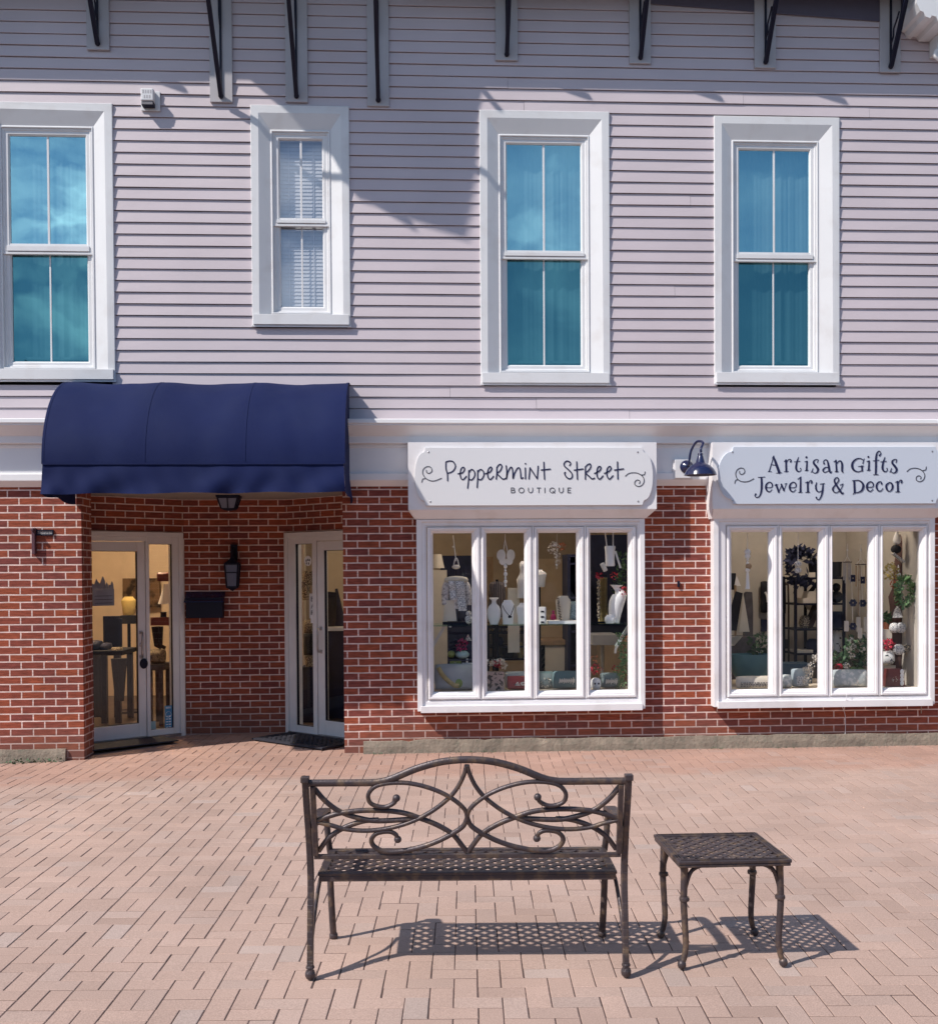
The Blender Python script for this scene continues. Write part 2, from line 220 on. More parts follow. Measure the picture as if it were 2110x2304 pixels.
# ------------------------------------------------------------------ mesh builder
class MB:
    def __init__(s, tf=None): s.v, s.f, s.uv, s.tf = [], [], [], tf
    def add(s, vs, fs, uvs=None):
        o = len(s.v); s.v += [Vector(p) for p in vs]
        for i, f in enumerate(fs):
            s.f.append([o + k for k in f]); s.uv.append(uvs[i] if uvs else None)
        return s
    def quad(s, a, b, c, d, uv=None): return s.add([a, b, c, d], [(0, 1, 2, 3)], [uv] if uv else None)
    def box(s, x0, x1, y0, y1, z0, z1):
        if x0 > x1: x0, x1 = x1, x0
        if y0 > y1: y0, y1 = y1, y0
        if z0 > z1: z0, z1 = z1, z0
        return s.add([(x0,y0,z0),(x1,y0,z0),(x1,y1,z0),(x0,y1,z0),(x0,y0,z1),(x1,y0,z1),(x1,y1,z1),(x0,y1,z1)],
                     [(0,3,2,1),(4,5,6,7),(0,1,5,4),(1,2,6,5),(2,3,7,6),(3,0,4,7)])
    def bar(s, a, b, w, h, up=(0,0,1)):                   # a rectangular bar from a to b
        a, b = Vector(a), Vector(b); d = (b - a).normalized(); u = Vector(up)
        sd = d.cross(u)
        if sd.length < 1e-4: sd = d.cross(Vector((0,1,0)))
        sd.normalize(); u2 = sd.cross(d)
        p = []
        for q in (a, b):
            for i, j in ((-1,-1),(1,-1),(1,1),(-1,1)): p.append(q + sd*(i*w/2) + u2*(j*h/2))
        return s.add(p, [(3,2,1,0),(4,5,6,7),(0,1,5,4),(1,2,6,5),(2,3,7,6),(3,0,4,7)])
    def tube(s, pts, r, n=10, flat=1.0, cap=True):
        pts = [Vector(p) for p in pts]; k = len(pts); rs = r if isinstance(r, (list, tuple)) else [r]*k
        t0 = (pts[1] - pts[0]).normalized(); ref = Vector((0,0,1)) if abs(t0.z) < 0.9 else Vector((0,1,0))
        nrm = (ref - t0*ref.dot(t0)).normalized(); vs, fs = [], []
        for i in range(k):
            t = (pts[min(i+1, k-1)] - pts[max(i-1, 0)]).normalized()
            nrm = (nrm - t*nrm.dot(t)).normalized(); bn = t.cross(nrm)
            for j in range(n):
                a = 2*math.pi*j/n; vs.append(pts[i] + (nrm*math.cos(a) + bn*math.sin(a)*flat)*rs[i])
        for i in range(k-1):
            for j in range(n): fs.append((i*n+j, i*n+(j+1)%n, (i+1)*n+(j+1)%n, (i+1)*n+j))
        if cap: fs += [tuple(reversed(range(n))), tuple(range((k-1)*n, k*n))]
        return s.add(vs, fs)
    def lathe(s, prof, c=(0,0,0), n=20, sx=1.0, sy=1.0, rot=None):
        vs, fs = [], []; c = Vector(c)
        for r, z in prof:
            for j in range(n):
                a = 2*math.pi*j/n; p = Vector((r*math.cos(a)*sx, r*math.sin(a)*sy, z))
                if rot: p = rot @ p
                vs.append(c + p)
        for i in range(len(prof)-1):
            for j in range(n): fs.append((i*n+j, i*n+(j+1)%n, (i+1)*n+(j+1)%n, (i+1)*n+j))
        fs += [tuple(reversed(range(n))), tuple(range((len(prof)-1)*n, len(prof)*n))]
        return s.add(vs, fs)
    def ball(s, c, r, n=12, sx=1, sy=1, sz=1):
        m = max(4, n//2); return s.lathe([(r*max(0.001, math.sin(math.pi*i/m)), -r*sz*math.cos(math.pi*i/m)) for i in range(m+1)], c, n, sx, sy)
    def frame(s, x0, x1, z0, z1, steps):                   # stepped rectangular frame: (inset, y) loops from outside in
        loops = []
        for ins, y in steps: loops.append([(x0+ins,y,z0+ins),(x1-ins,y,z0+ins),(x1-ins,y,z1-ins),(x0+ins,y,z1-ins)])
        vs = [p for L in loops for p in L]; fs = []
        for i in range(len(loops)-1):
            for j in range(4): fs.append((i*4+j, i*4+(j+1)%4, (i+1)*4+(j+1)%4, (i+1)*4+j))
        return s.add(vs, fs)
    def prism(s, poly, y0, y1):                            # (x, z) outline given a thickness in y
        k = len(poly); vs = [(x,y0,z) for x,z in poly] + [(x,y1,z) for x,z in poly]
        fs = [tuple(range(k)), tuple(reversed(range(k,2*k)))] + [((i+1)%k, i, k+i, k+(i+1)%k) for i in range(k)]
        return s.add(vs, fs)
    def build(s, name, m, parent=None, smooth=False, loc=None, bevel=0.0):
        vs = [s.tf(p) for p in s.v] if s.tf else s.v
        org = Vector((0,0,0))
        if parent is not None: org = ORG.get(parent.name, Vector((0,0,0)))
        elif loc is not None: org = Vector(loc)
        elif vs:
            org = Vector((sum(p.x for p in vs)/len(vs), sum(p.y for p in vs)/len(vs), min(p.z for p in vs)))
        me = bpy.data.meshes.new(name); me.from_pydata([p - org for p in vs], [], s.f); me.materials.append(m)
        if any(u for u in s.uv):
            L = me.uv_layers.new(name='UVMap')
            for p, u in zip(me.polygons, s.uv):
                if u:
                    for li, q in zip(p.loop_indices, u): L.data[li].uv = q
        if smooth: me.shade_smooth()
        me.validate(); me.update()
        o = bpy.data.objects.new(name, me); S.collection.objects.link(o)
        if smooth:
            md = o.modifiers.new('wn', 'EDGE_SPLIT'); md.split_angle = math.radians(50)
        if bevel:
            md = o.modifiers.new('bevel', 'BEVEL'); md.width = bevel; md.segments = 2; md.limit_method = 'ANGLE'; md.angle_limit = math.radians(40)
        if parent is not None: o.parent = parent; ORG[o.name] = org
        else: o.location = org; ORG[o.name] = org
        return o
ORG = {}
def thing(name, label, cat, loc=(0,0,0), rz=0.0, group=None, local=False):
    o = bpy.data.objects.new(name, None); S.collection.objects.link(o); o.location = loc; o.rotation_euler = (0,0,rz); o.empty_display_size = 0.1
    ORG[o.name] = Vector((0,0,0)) if local else Vector(loc)
    o['label'] = label; o['category'] = cat
    if group: o['group'] = group
    return o
def tag(o, label, cat, group=None):
    o['label'] = label; o['category'] = cat
    if group: o['group'] = group
    return o
def struct(o): o['kind'] = 'structure'; return o
def crom(pts, k=8, closed=False):
    P = [tuple(p) for p in pts]; n = len(P); out = []
    if n == 2:
        return [tuple(P[0][d] + (P[1][d]-P[0][d])*i/k for d in range(len(P[0]))) for i in range(k+1)]
    for i in range(n-1):
        p0 = P[i-1] if i else tuple(2*a-b for a, b in zip(P[0], P[1])); p1, p2 = P[i], P[i+1]
        p3 = P[i+2] if i+2 < n else tuple(2*a-b for a, b in zip(P[-1], P[-2]))
        for j in range(k):
            t = j/k; out.append(tuple(0.5*((2*b)+(-a+c)*t+(2*a-5*b+4*c-d)*t*t+(-a+3*b-3*c+d)*t**3) for a, b, c, d in zip(p0,p1,p2,p3)))
    out.append(P[-1]); return out

# ------------------------------------------------------------------ ground and paving
def sheet(name, xs, ys, dz, m):
    b = MB(); vs = [(x, y, gz(x, max(y, -9.0)) + dz) for y in ys for x in xs]; nx = len(xs)
    b.add(vs, [(j*nx+i, j*nx+i+1, (j+1)*nx+i+1, (j+1)*nx+i) for j in range(len(ys)-1) for i in range(nx-1)])
    return struct(b.build(name, m, loc=(0,0,0)))
gx = [-400, -40, -9, -7, -6, -5.4, -4.8, -4.2, -3.6, -3, -2.4, -1.6, 0, 4, 9, 40, 400]
sheet('ground', gx, [-400, -60, -9, -6, -3, -2, -1, 0, 1.7, 9, 400], -0.035, PAVEFAR)
sheet('paving_bed', [x for x in gx if -9 <= x <= 9], [-9.6, -6, -3, -2, -1, 0, 1.7], -0.0032, SAND)
def sky_blocker():                                      # added leaf belt, unseen behind the camera, blocks low sky to darken the recess
    r_ = random.Random(21); b = MB()
    for k in range(9000):
        x = r_.uniform(-70, 70); top = 7.7 + .6*math.sin(x*.35) + .5*math.sin(x*.9 + 1); z = top*r_.random()**.6
        p = Vector((x, -31 + r_.uniform(-2.5, 2.5), z)); u = Vector((r_.gauss(0,1), r_.gauss(0,1), r_.gauss(0,1))).normalized(); w = u.cross(Vector((r_.gauss(0,1), r_.gauss(0,1), r_.gauss(0,1)))).normalized(); q = .55 + .5*r_.random()
        b.quad(p-u*q, p+w*q, p+u*q, p-w*q)
    o = b.build('sky_blocker', mat('blocker_leaves', (.05,.075,.04), .9, var=.3, scale=.6), loc=(0,-31,0)); o['kind'] = 'stuff'; o['label'] = 'added belt of dark leaves behind the camera that blocks the low sky'
sky_blocker()
PA = math.radians(-2.9); EX = Vector((math.cos(PA), math.sin(PA), 0)); EY = Vector((-math.sin(PA), math.cos(PA), 0))
def pavement():
    U = 0.1; rnd = random.Random(3); used = set(); bricks = []
    off = Vector((0.034, 0.02, 0))
    def herring(i, j):
        v = j*U; u = i*U
        if u > -0.9 + 0.25*math.sin(v*0.7): return not (v > -2.4 and u < 0.9)
        return -5.42 < v < -4.72
    reg = {}
    def region(i, j):
        k = (i//2, j//2)
        if k not in reg: reg[k] = herring(k[0]*2, k[1]*2)
        return reg[k]
    for j in range(-96, 17):
        for i in range(-82, 84):
            if (i, j) in used: continue
            r = region(i, j)
            if r:
                d = (i - j) % 4
                c2 = (i+1, j) if d == 0 else (i-1, j) if d == 1 else (i, j-1) if d == 2 else (i, j+1)
            else:
                bi, bj = i % 2, j % 2
                if (i//2 + j//2) % 2: c2 = (i, j + (1 if bj == 0 else -1))
                else: c2 = (i + (1 if bi == 0 else -1), j)
            if region(*c2) != r or c2 in used: c2 = (i, j)
            used.add((i, j)); used.add(c2)
            bricks.append((min(i, c2[0]), max(i, c2[0]) + 1, min(j, c2[1]), max(j, c2[1]) + 1))
    vs, fs, cols = [], [], []
    for (i0, i1, j0, j1) in bricks:
        jt = 0.0018 + rnd.random()*0.0014; c = 0.0022
        dx, dy = rnd.gauss(0, 0.0006), rnd.gauss(0, 0.0006); dz = rnd.gauss(0, 0.0006); tx, ty = rnd.gauss(0, 0.003), rnd.gauss(0, 0.003)
        x0, x1, y0, y1 = i0*U + jt + dx, i1*U - jt + dx, j0*U + jt + dy, j1*U - jt + dy
        mx, my = (x0+x1)/2, (y0+y1)/2; o = len(vs)
        ctr = EX*mx + EY*my + off
        if not (-8.2 < ctr.x < 8.2 and -9.4 < ctr.y < 1.45): continue
        for (xa, xb, ya, yb, h) in ((x0, x1, y0, y1, -0.012), (x0, x1, y0, y1, -0.0020), (x0+c, x1-c, y0+c, y1-c, 0.0)):
            for (x, y) in ((xa,ya),(xb,ya),(xb,yb),(xa,yb)):
                p = EX*x + EY*y + off; vs.append((p.x, p.y, gz(p.x, p.y) + h + dz + (x-mx)*tx + (y-my)*ty))
        for k in (0, 4):
            for q in range(4): fs.append((o+k+q, o+k+(q+1)%4, o+k+4+(q+1)%4, o+k+4+q))
        fs.append((o+8, o+9, o+10, o+11))
        t = rnd.gauss(1.0, 0.035); base = (0.418, 0.292, 0.240)
        g = max(0, rnd.gauss(0, 0.13)); g = min(g, 0.5)
        if rnd.random() < 0.025: g = 0.5
        gr = (0.40, 0.33, 0.30)
        cc = [t*(a*(1-g) + b*g) for a, b in zip(base, gr)]
        cols += [cc]*12
    me = bpy.data.meshes.new('pavement'); me.from_pydata(vs, [], fs); me.materials.append(PAVER)
    ca = me.color_attributes.new('tone', 'FLOAT_COLOR', 'POINT')
    for k, c in enumerate(cols): ca.data[k].color = (*c, 1)
    o = bpy.data.objects.new('pavement', me); S.collection.objects.link(o); struct(o)
pavement()

# ------------------------------------------------------------------ the building
BLD = thing('shop_building', 'two-storey shop building with mauve siding above and red brick below', 'building', (0,0,0))
XL, XR = -8.0, 8.5
Z_SOF, P_EAVE = 7.02, 0.44
def px_rect(x0, x1, y0, y1, Y):
    a = at(x0, (y0+y1)/2, Y); b = at(x1, (y0+y1)/2, Y); c = at((x0+x1)/2, y0, Y); d = at((x0+x1)/2, y1, Y)
    return a.x, b.x, d.z, c.z                      # x0 x1 zbottom ztop
# upper windows: casing outer box, glass box, meeting rail (photo pixels)
UPW = [dict(o=(-34,256,229,857), g=(26,196,307,813), r=(554,566), kind=1),
       dict(o=(565,787,236,734), g=(631,726,316,690), r=(496,503), kind=2),
       dict(o=(1080,1372,248,865), g=(1141,1306,326,821), r=(569,577), kind=1),
       dict(o=(1607,1889,261,864), g=(1662,1819,339,822), r=(573,583), kind=1)]
for w in UPW:
    w['O'] = px_rect(*w['o'], -0.034); w['G'] = px_rect(*w['g'], 0.05)
    w['zr'] = [at((w['g'][0]+w['g'][1])/2, y, 0.035).z for y in w['r']]

def siding():
    rs = random.Random(4); b = MB(); c = 0.10505; z = 5.915
    while z > 3.05: z -= c
    seams = {1: [-1.75, 2.02], 2: [1.15], 3:[0.35], 12:[2.45], 20:[2.6], 27: [-3.4, 2.9], 28: [1.05, 4.3], 29: [-3.7, 3.1], 30: [-5.0, 0.9]}
    k = 0
    while z < Z_SOF + 0.02:
        zt = min(z + c, Z_SOF + 0.03); xs = [(XL, XR)]
        for w in UPW:
            x0, x1, z0, z1 = w['O']; x0 += .03; x1 -= .03; z0 += .03; z1 -= .03
            if z1 > z and z0 < zt:
                n = []
                for a, e in xs:
                    if a < x0: n.append((a, min(e, x0)))
                    if e > x1: n.append((max(a, x1), e))
                xs = n
        for s in seams.get(k, []):
            n = []
            for a, e in xs: n += [(a, s), (s + .0025, e)] if a < s < e else [(a, e)]
            xs = n
        for i, (a, e) in enumerate(xs):
            q = 0.0016*(i % 2); m = max(1, int((e-a)/.45)); P = []
            for t in range(m+1):
                x = a + (e-a)*t/m; j1 = .0011*math.sin(x*1.7+k*1.3) + rs.gauss(0, .0006); j2 = .0009*math.sin(x*2.3+k*.7) + rs.gauss(0, .0004)
                P.append(((x,-.0195-q+j1,z+j2),(x,-.0065-q,zt-.0045),(x,.030,z+.003),(x,.030,z-.012),(x,-.0065-q,z-.0045)))
            for A_, B_ in zip(P[:-1], P[1:]):
                b.quad(A_[0],B_[0],B_[1],A_[1]); b.quad(A_[0],A_[2],B_[2],B_[0]); b.quad(A_[3],B_[3],B_[2],A_[2])
        z += c; k += 1
    b.build('siding', SIDING, BLD)
siding()

def wall_cells(b, x0, x1, z0, z1, holes, y, flip=False):
    X = sorted(set([x0, x1] + [v for h in holes for v in h[:2]])); Z = sorted(set([z0, z1] + [v for h in holes for v in h[2:]]))
    for i in range(len(X)-1):
        for j in range(len(Z)-1):
            cx, cz = (X[i]+X[i+1])/2, (Z[j]+Z[j+1])/2
            if not (x0 <= cx <= x1 and z0 <= cz <= z1) or any(h[0] < cx < h[1] and h[2] < cz < h[3] for h in holes): continue
            q = [(X[i],Z[j]),(X[i+1],Z[j]),(X[i+1],Z[j+1]),(X[i],Z[j+1])]
            b.add([(p[0],y,p[1]) for p in q], [(0,1,2,3)], [q])
# bays: photo pixel outlines
BAYS = [dict(o=(938,1451,1168,1598), g=[(975,1062),(1095,1180),(1212,1297),(1328,1413)], s=[(962,1080),(1084,1197),(1203,1314),(1320,1431)], gy=(1199.5,1556), sy=(1186,1573)),
        dict(o=(1606,2103,1166,1588), g=[(1645,1729),(1760,1841),(1872,1953.5),(1985.5,2067.5)], s=[(1636,1749),(1753,1863),(1868,1976),(1981,2085)], gy=(1196.5,1549.5), sy=(1183,1566))]
PB = 0.11
for B in BAYS: B['O'] = px_rect(*B['o'], -PB)
XJL, XJR = -3.01, -0.645                              # the entrance recess
A = Vector((-2.37, 1.33, 0)); DL = Vector((-0.79, -0.613, 0)).normalized(); NL = Vector((-DL.y, DL.x, 0))
if NL.y > 0: NL = -NL
Bc = Vector((-1.335, 1.35, 0)); DR = Vector((0.745, -0.667, 0)).normalized(); NR = Vector((-DR.y, DR.x, 0))
if NR.y > 0: NR = -NR
Z_CEIL = 2.44
def brickwork():
    b = MB(); holes = [(B['O'][0]+.06, B['O'][1]-.06, B['O'][2]+.06, 2.3) for B in BAYS]
    wall_cells(b, XL, XJL, -.2, 2.52, [], 0.0); wall_cells(b, XJR, XR, -.2, 2.52, holes, 0.0)
    def pan(p, q, z0, z1, u0):
        L = (Vector(q)-Vector(p)).length
        b.add([(p[0],p[1],z0),(q[0],q[1],z0),(q[0],q[1],z1),(p[0],p[1],z1)], [(0,1,2,3)], [[(u0,z0),(u0+L,z0),(u0+L,z1),(u0,z1)]])
    pan((XJL,0), (XJL,.30), -.2, 2.6, XJL)
    EL = A + DL*1.42; ER = Bc + DR*1.10
    pan((XJL,.30), (EL.x,EL.y), -.2, 2.6, 0.1)
    pan((EL.x,EL.y), (A.x,A.y), 2.03, 2.6, 0.02)
    pan((A.x,A.y), (Bc.x,Bc.y), -.2, 2.6, 0.05)
    pan((Bc.x,Bc.y), (ER.x,ER.y), 2.03, 2.6, 0.07)
    pan((ER.x,ER.y), (XJR,.25), -.2, 2.6, 0.0); pan((XJR,.25), (XJR,0), -.2, 2.6, 0.0)
    b.build('brick_wall', BRICK, BLD)
    c = MB(); c.add([(XJL-.3,.01,Z_CEIL),(XJR+.3,.01,Z_CEIL),(ER.x+.1,ER.y,Z_CEIL),(Bc.x,Bc.y+.05,Z_CEIL),(A.x,A.y+.05,Z_CEIL),(EL.x-.1,EL.y,Z_CEIL)], [(0,1,2,3,4,5)])
    c.build('porch_ceiling', mat('porch_ceiling_paint', (.30,.27,.24), .7), BLD)
brickwork()

def foundation():                                    # rough poured footing showing below the lowest brick course
    rnd = random.Random(5)
    for (x0, x1, zt, nm) in ((-0.47, 8.4, 0.115, 'footing'), (-8, -3.17, 0.085, 'footing')):
        n = int((x1-x0)/0.07); b = MB(); vs, fs = [], []
        for i in range(n+1):
            x = x0 + (x1-x0)*i/n; j = rnd.gauss(0, .002) + .005*math.sin(x*3.1); t = zt + rnd.gauss(0, .0018) + .004*math.sin(x*2.3) + .003*math.sin(x*7.7)
            if rnd.random() < .02: t -= .012
            vs += [(x,-.045+j-.012,-.2),(x,-.040+j,t*.5+rnd.gauss(0,.006)),(x,-.028+j*.5,t),(x,.02,t+.002)]
        for i in range(n):
            for k in range(3): fs.append((i*4+k,(i+1)*4+k,(i+1)*4+k+1,i*4+k+1))
        fs += [(0,1,2,3), (n*4+3,n*4+2,n*4+1,n*4)]
        b.add(vs, fs).build(nm, CONC, BLD)
foundation()

def extrude_x(b, prof, x0, x1):                        # (y, z) outline swept along the wall
    k = len(prof); vs = [(x0,y,z) for y,z in prof] + [(x1,y,z) for y,z in prof]
    b.add(vs, [(i,(i+1)%k,k+(i+1)%k,k+i) for i in range(k)] + [tuple(reversed(range(k))), tuple(range(k,2*k))])
b = MB()
extrude_x(b, [(0,3.065),(-.235,3.056),(-.24,3.05),(-.24,3.018),(-.225,3.012),(-.225,2.998),(-.10,2.915),(-.10,2.855),(-.085,2.85),(-.01,2.85)], XL, XR)
b.build('cornice', WHITEF, BLD, bevel=.002)
b = MB()
for (x0, x1) in ((XL, XR),):
    extrude_x(b, [(-.03,2.849),(-.055,2.849),(-.055,2.825),(-.045,2.815),(-.045,2.585),(-.07,2.578),(-.07,2.52),(-.062,2.512),(-.004,2.465),(.02,2.50)], x0, x1)
b.build('frieze_board', WHITEF, BLD, bevel=.002)
def loops(b, L):
    vs = [p for (x0,x1,z0,z1,y) in L for p in ((x0,y,z0),(x1,y,z0),(x1,y,z1),(x0,y,z1))]
    b.add(vs, [(i*4+j, i*4+(j+1)%4, (i+1)*4+(j+1)%4, (i+1)*4+j) for i in range(len(L)-1) for j in range(4)])
SHADE = mat('curtain_cloth', (0.40, 0.42, 0.42), 0.9, var=0.1, scale=2.0)
BLINDM = mat('white_blind', (0.56, 0.55, 0.56), 0.6, var=0.03)
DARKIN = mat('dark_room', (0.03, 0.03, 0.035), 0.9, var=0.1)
for w in UPW:
    x0,x1,z0,z1 = w['O']; g0,g1,h0,h1 = w['G']; zr0, zr1 = w['zr'][1], w['zr'][0]
    b = MB(); fw = .105; ib = (g0-.063, g1+.063, h0-.063, h1+.063)
    fl = .072
    loops(b, [(x0,x1,z0,z1,0), (x0,x1,z0,z1,-.030), (x0+.005,x1-.005,z0+.005,z1-.005,-.034), (x0+fl,x1-fl,z0+fl,z1-fl,-.034),
              (ib[0]-.016,ib[1]+.016,ib[2]-.016,ib[3]+.016,.012), (ib[0]-.012,ib[1]+.012,ib[2]-.012,ib[3]+.012,.004), (*ib,.004), (*ib,.05)])
    b.box(x0+.012,x1-.012,-.058,-.0345,z0+.012,z0+.105)      # projecting sill board
    b.box(x0-.006,x1+.006,-.044,-.0350,z0-.008,z0+.010)
    win = b.build('window', WHITE, BLD, bevel=.003)
    s = MB(); s.frame(g0-.046,g1+.046,zr0-.01,h1+.046,[(-.018,.05),(-.018,.018),(0,.018),(.006,.026),(.034,.026),(.046,.042),(.046,.075)])
    s.box((g0+g1)/2-.010,(g0+g1)/2+.010,.044,.049,zr1,h1); s.build('upper_sash', WHITE, win, bevel=.002)
    s = MB(); s.frame(g0-.046,g1+.046,h0-.046,zr1+.004,[(-.018,.05),(-.018,.030),(0,.030),(.006,.042),(.034,.042),(.046,.056),(.046,.09)])
    s.box(g0-.03,g1+.03,.012,.05,zr0,zr1)
    s.box((g0+g1)/2-.008,(g0+g1)/2+.008,.0655,.0692,h0,zr0); s.build('lower_sash', WHITE, win, bevel=.002)
    up, lo = (GLASS_W2, GLASS_W2) if w['kind'] == 2 else (GLASS_UP, GLASS_LO)
    MB().quad((g0,.050,zr1),(g1,.050,zr1),(g1,.050,h1),(g0,.050,h1)).build('upper_pane', up, win)
    MB().quad((g0,.070,h0),(g1,.070,h0),(g1,.070,zr0),(g0,.070,zr0)).build('lower_pane', lo, win)
    s = MB()
    if w['kind'] == 2:
        z = h0 - .05
        while z < h1 + .04:
            s.quad((g0-.03,.106,z),(g1+.03,.106,z),(g1+.03,.114,z+.036),(g0-.03,.114,z+.036)); z += .034
        for xx in (g0+.07, g1-.09): s.box(xx, xx+.008, .100, .104, h0-.04, h1+.04)
        s.build('blind', BLINDM, win)
    else:
        n = 90
        for i in range(n):
            a0 = g0-.04 + (g1-g0+.08)*i/n; a1 = g0-.04 + (g1-g0+.08)*(i+1)/n
            fy = lambda q: .135 + .006*math.sin(q*.42+1.6*math.sin(q*.11)) + .0012*math.sin(q*1.3); y0_, y1_ = fy(i), fy(i+1)
            s.quad((a0,y0_,h0+.03),(a1,y1_,h0+.03),(a1,y1_,h1+.04),(a0,y0_,h1+.04))
        s.box(g0-.02,g1+.02,.105,.112,h0+.03,h0+.05)
        s.build('curtain', SHADE, win, smooth=True)
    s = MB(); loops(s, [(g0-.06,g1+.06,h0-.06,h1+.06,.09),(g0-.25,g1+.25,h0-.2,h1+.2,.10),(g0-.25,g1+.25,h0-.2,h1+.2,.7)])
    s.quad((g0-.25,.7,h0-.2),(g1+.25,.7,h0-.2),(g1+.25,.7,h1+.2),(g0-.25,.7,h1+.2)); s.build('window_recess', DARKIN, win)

# the roof edge over the siding, with the deeper hood over the three long brackets
def wall_shadow_to_plan(X, Z, z0): k = (z0 - Z)/(-SUNV.z); return (X - SUNV.x*k, -SUNV.y*k)
HZ = 7.30
SOFFM = mat('dark_soffit', (0.10, 0.09, 0.13), 0.7, var=0.06)
plan = [wall_shadow_to_plan(X, Z, HZ) for X, Z in ((-.72,5.50),(-.45,5.06),(.08,4.86),(.55,4.69),(.64,5.35),(.66,5.75),(.70,6.16))]
b = MB(); 
b.box(XL, -2.45, -P_EAVE, .3, Z_SOF, Z_SOF+.16); b.box(-.12, XR, -P_EAVE, .3, Z_SOF, Z_SOF+.16)
b.box(XL, XR, -P_EAVE-.06, .3, Z_SOF+.161, Z_SOF+.22)
b.build('eave', SOFFM, BLD)
pl = [(-2.44, 0.2), (-2.44,-.46)] + [(x,-p if p > 0 else p) for x, p in plan] + [(-.13,-.44), (-.13,.2)]
k = len(pl); hb = MB(); hb.add([(x,y,HZ) for x,y in pl] + [(x,y,HZ+.2) for x,y in pl], [tuple(reversed(range(k))), tuple(range(k,2*k))] + [(i,(i+1)%k,k+(i+1)%k,k+i) for i in range(k)])
hb.build('hood_roof', SOFFM, BLD)
b = MB(); b.box(XL, XR, .3, 6, 7.0, 7.6); b.box(XL, XL+.2, .02, 6, 2.8, 7.2); b.box(XR-.2, XR, .02, 6, 2.8, 7.2); b.box(XL+.2, XR-.2, 5.9, 6.1, -.2, 7.3)
b.quad((XL,.8,3.0),(XR,.8,3.0),(XR,.8,7.1),(XL,.8,7.1))
b.build('roof', SOFFM, BLD)

pA, pB = at(1425, 0, -.06), at(2112, 53, -.06); b = MB(); b.prism([(pA.x,pA.z),(pB.x,pB.z),(pB.x+2,pB.z-.15),(pB.x+2,7.015),(pA.x,7.015)], -.030, -.0205); b.build('raked_fascia', SOFFM, BLD)
# eave brackets: backing board, wall leg, raking strut, scroll
BR = [(196,247,111,.62,0), (473,524,229,.95,1), (643,693,229,.85,1), (827,876,238,.62,1), (1115,1165,135,.62,0), (1416,1464,142,.62,0), (1697,1745,152,.62,0), (1979,2025,162,.62,0)]
BW = ['short black eave bracket above the leftmost upper window', 'first long black bracket above the narrow window, with a scroll', 'second of the three long black brackets, centred over the narrow window',
      'third long black bracket, just right of the narrow window', 'short black eave bracket above the second window from the right', 'short black bracket between the two right-hand windows',
      'short black bracket above the rightmost window', 'short black bracket at the right corner beside the white cornice']
for (x0, x1, yb, out, long_), lb in zip(BR, BW):
    xa, xb, zb = at(x0, yb+40, -.03).x, at(x1, yb+40, -.03).x, at((x0+x1)/2, yb, -.035).z; xc = (xa+xb)/2
    t = thing('eave_bracket', lb, 'bracket', (xc, 0, zb), group='brackets under the eave')
    zt = HZ if long_ else Z_SOF
    zt2 = 7.6 if long_ else Z_SOF
    zt2 = min(zt2, zt)
    MB().box(xa, xb, -.040, -.0190, zb, zt2 - .002).build('backing_board', GREYB, t, bevel=.002)
    MB().box(xc-.009, xc+.009, -.054, -.0405, zb+.03, zt2-.004).build('wall_leg', BLACKM, t)
    m = MB(); h = zt2 - zb - .06; oo = out if long_ else .40
    m.bar((xc, -.055, zb+.045), (xc, -.055-oo, zt2-.03 if not long_ else zb+.045+min(h, oo*1.02)), .036, .036)
    m.ball((xc, -.05, zb+.05), .024); m.build('strut', BLACKM, t)
    m = MB()
    if long_:
        c = [(xc, -.05, zb+.66), (xc, -.11, zb+.74), (xc, -.12, zb+.86), (xc, -.18, zb+.92), (xc, -.20, zb+1.00), (xc,-.16,zb+1.05),(xc,-.13,zb+1.01)]
    else: c = [(xc,-.05,zb+.26),(xc,-.10,zb+.30),(xc,-.11,zb+.37),(xc,-.17,zb+.42),(xc,-.22,zb+.47)]
    m.tube(crom(c, 6), .008, 6); m.build('scroll', BLACKM, t, smooth=True)
    if long_: MB().bar((xc,-.05,zt2-.02),(xc,-.055-out,zt2-.02),.04,.03).build('top_arm', BLACKM, t)

# white cornice return of the neighbouring wing, top right
t = thing('cornice_return', 'white moulded cornice end jutting in at the top right corner', 'cornice', (5.0,0,5.8))
tip = at(2056, 27, -.36); zb_ = at(2095, 58, -.30).z
b = MB(); prof = [(.0,0),(-.02,.035),(-.06,.045),(-.075,.02),(-.115,.035),(-.135,.075),(-.165,.085),(-.20,.155),(-.205,.19),(-.15,.26),(-.10,.75),(.5,.75),(.5,0)]
ox = tip.x + .205; k = len(prof)
b.add([(ox+x, -.02, zb_+z) for x,z in prof]+[(ox+x, -.40, zb_+z) for x,z in prof], [tuple(range(k)), tuple(reversed(range(k,2*k)))]+[((i+1)%k,i,k+i,k+(i+1)%k) for i in range(k)])
b.build('crown_moulding', WHITE, t)
px_ = at(2107.5, 90, -.16).x; zlo = at(2107, 114, -.16).z
b = MB(); b.box(px_, px_+.4, -.16, -.016, zlo, zb_-.001); b.build('pilaster', WHITE, t)
b = MB(); b.tube(crom([(px_+.03,-.18,zlo+.01),(px_-.015,-.18,zlo-.015),(px_-.02,-.18,zlo-.055),(px_+.02,-.18,zlo-.085),(px_+.06,-.18,zlo-.10)],6), [.022]*24+[.018], 10); b.build('scroll_end', WHITE, t, smooth=True)

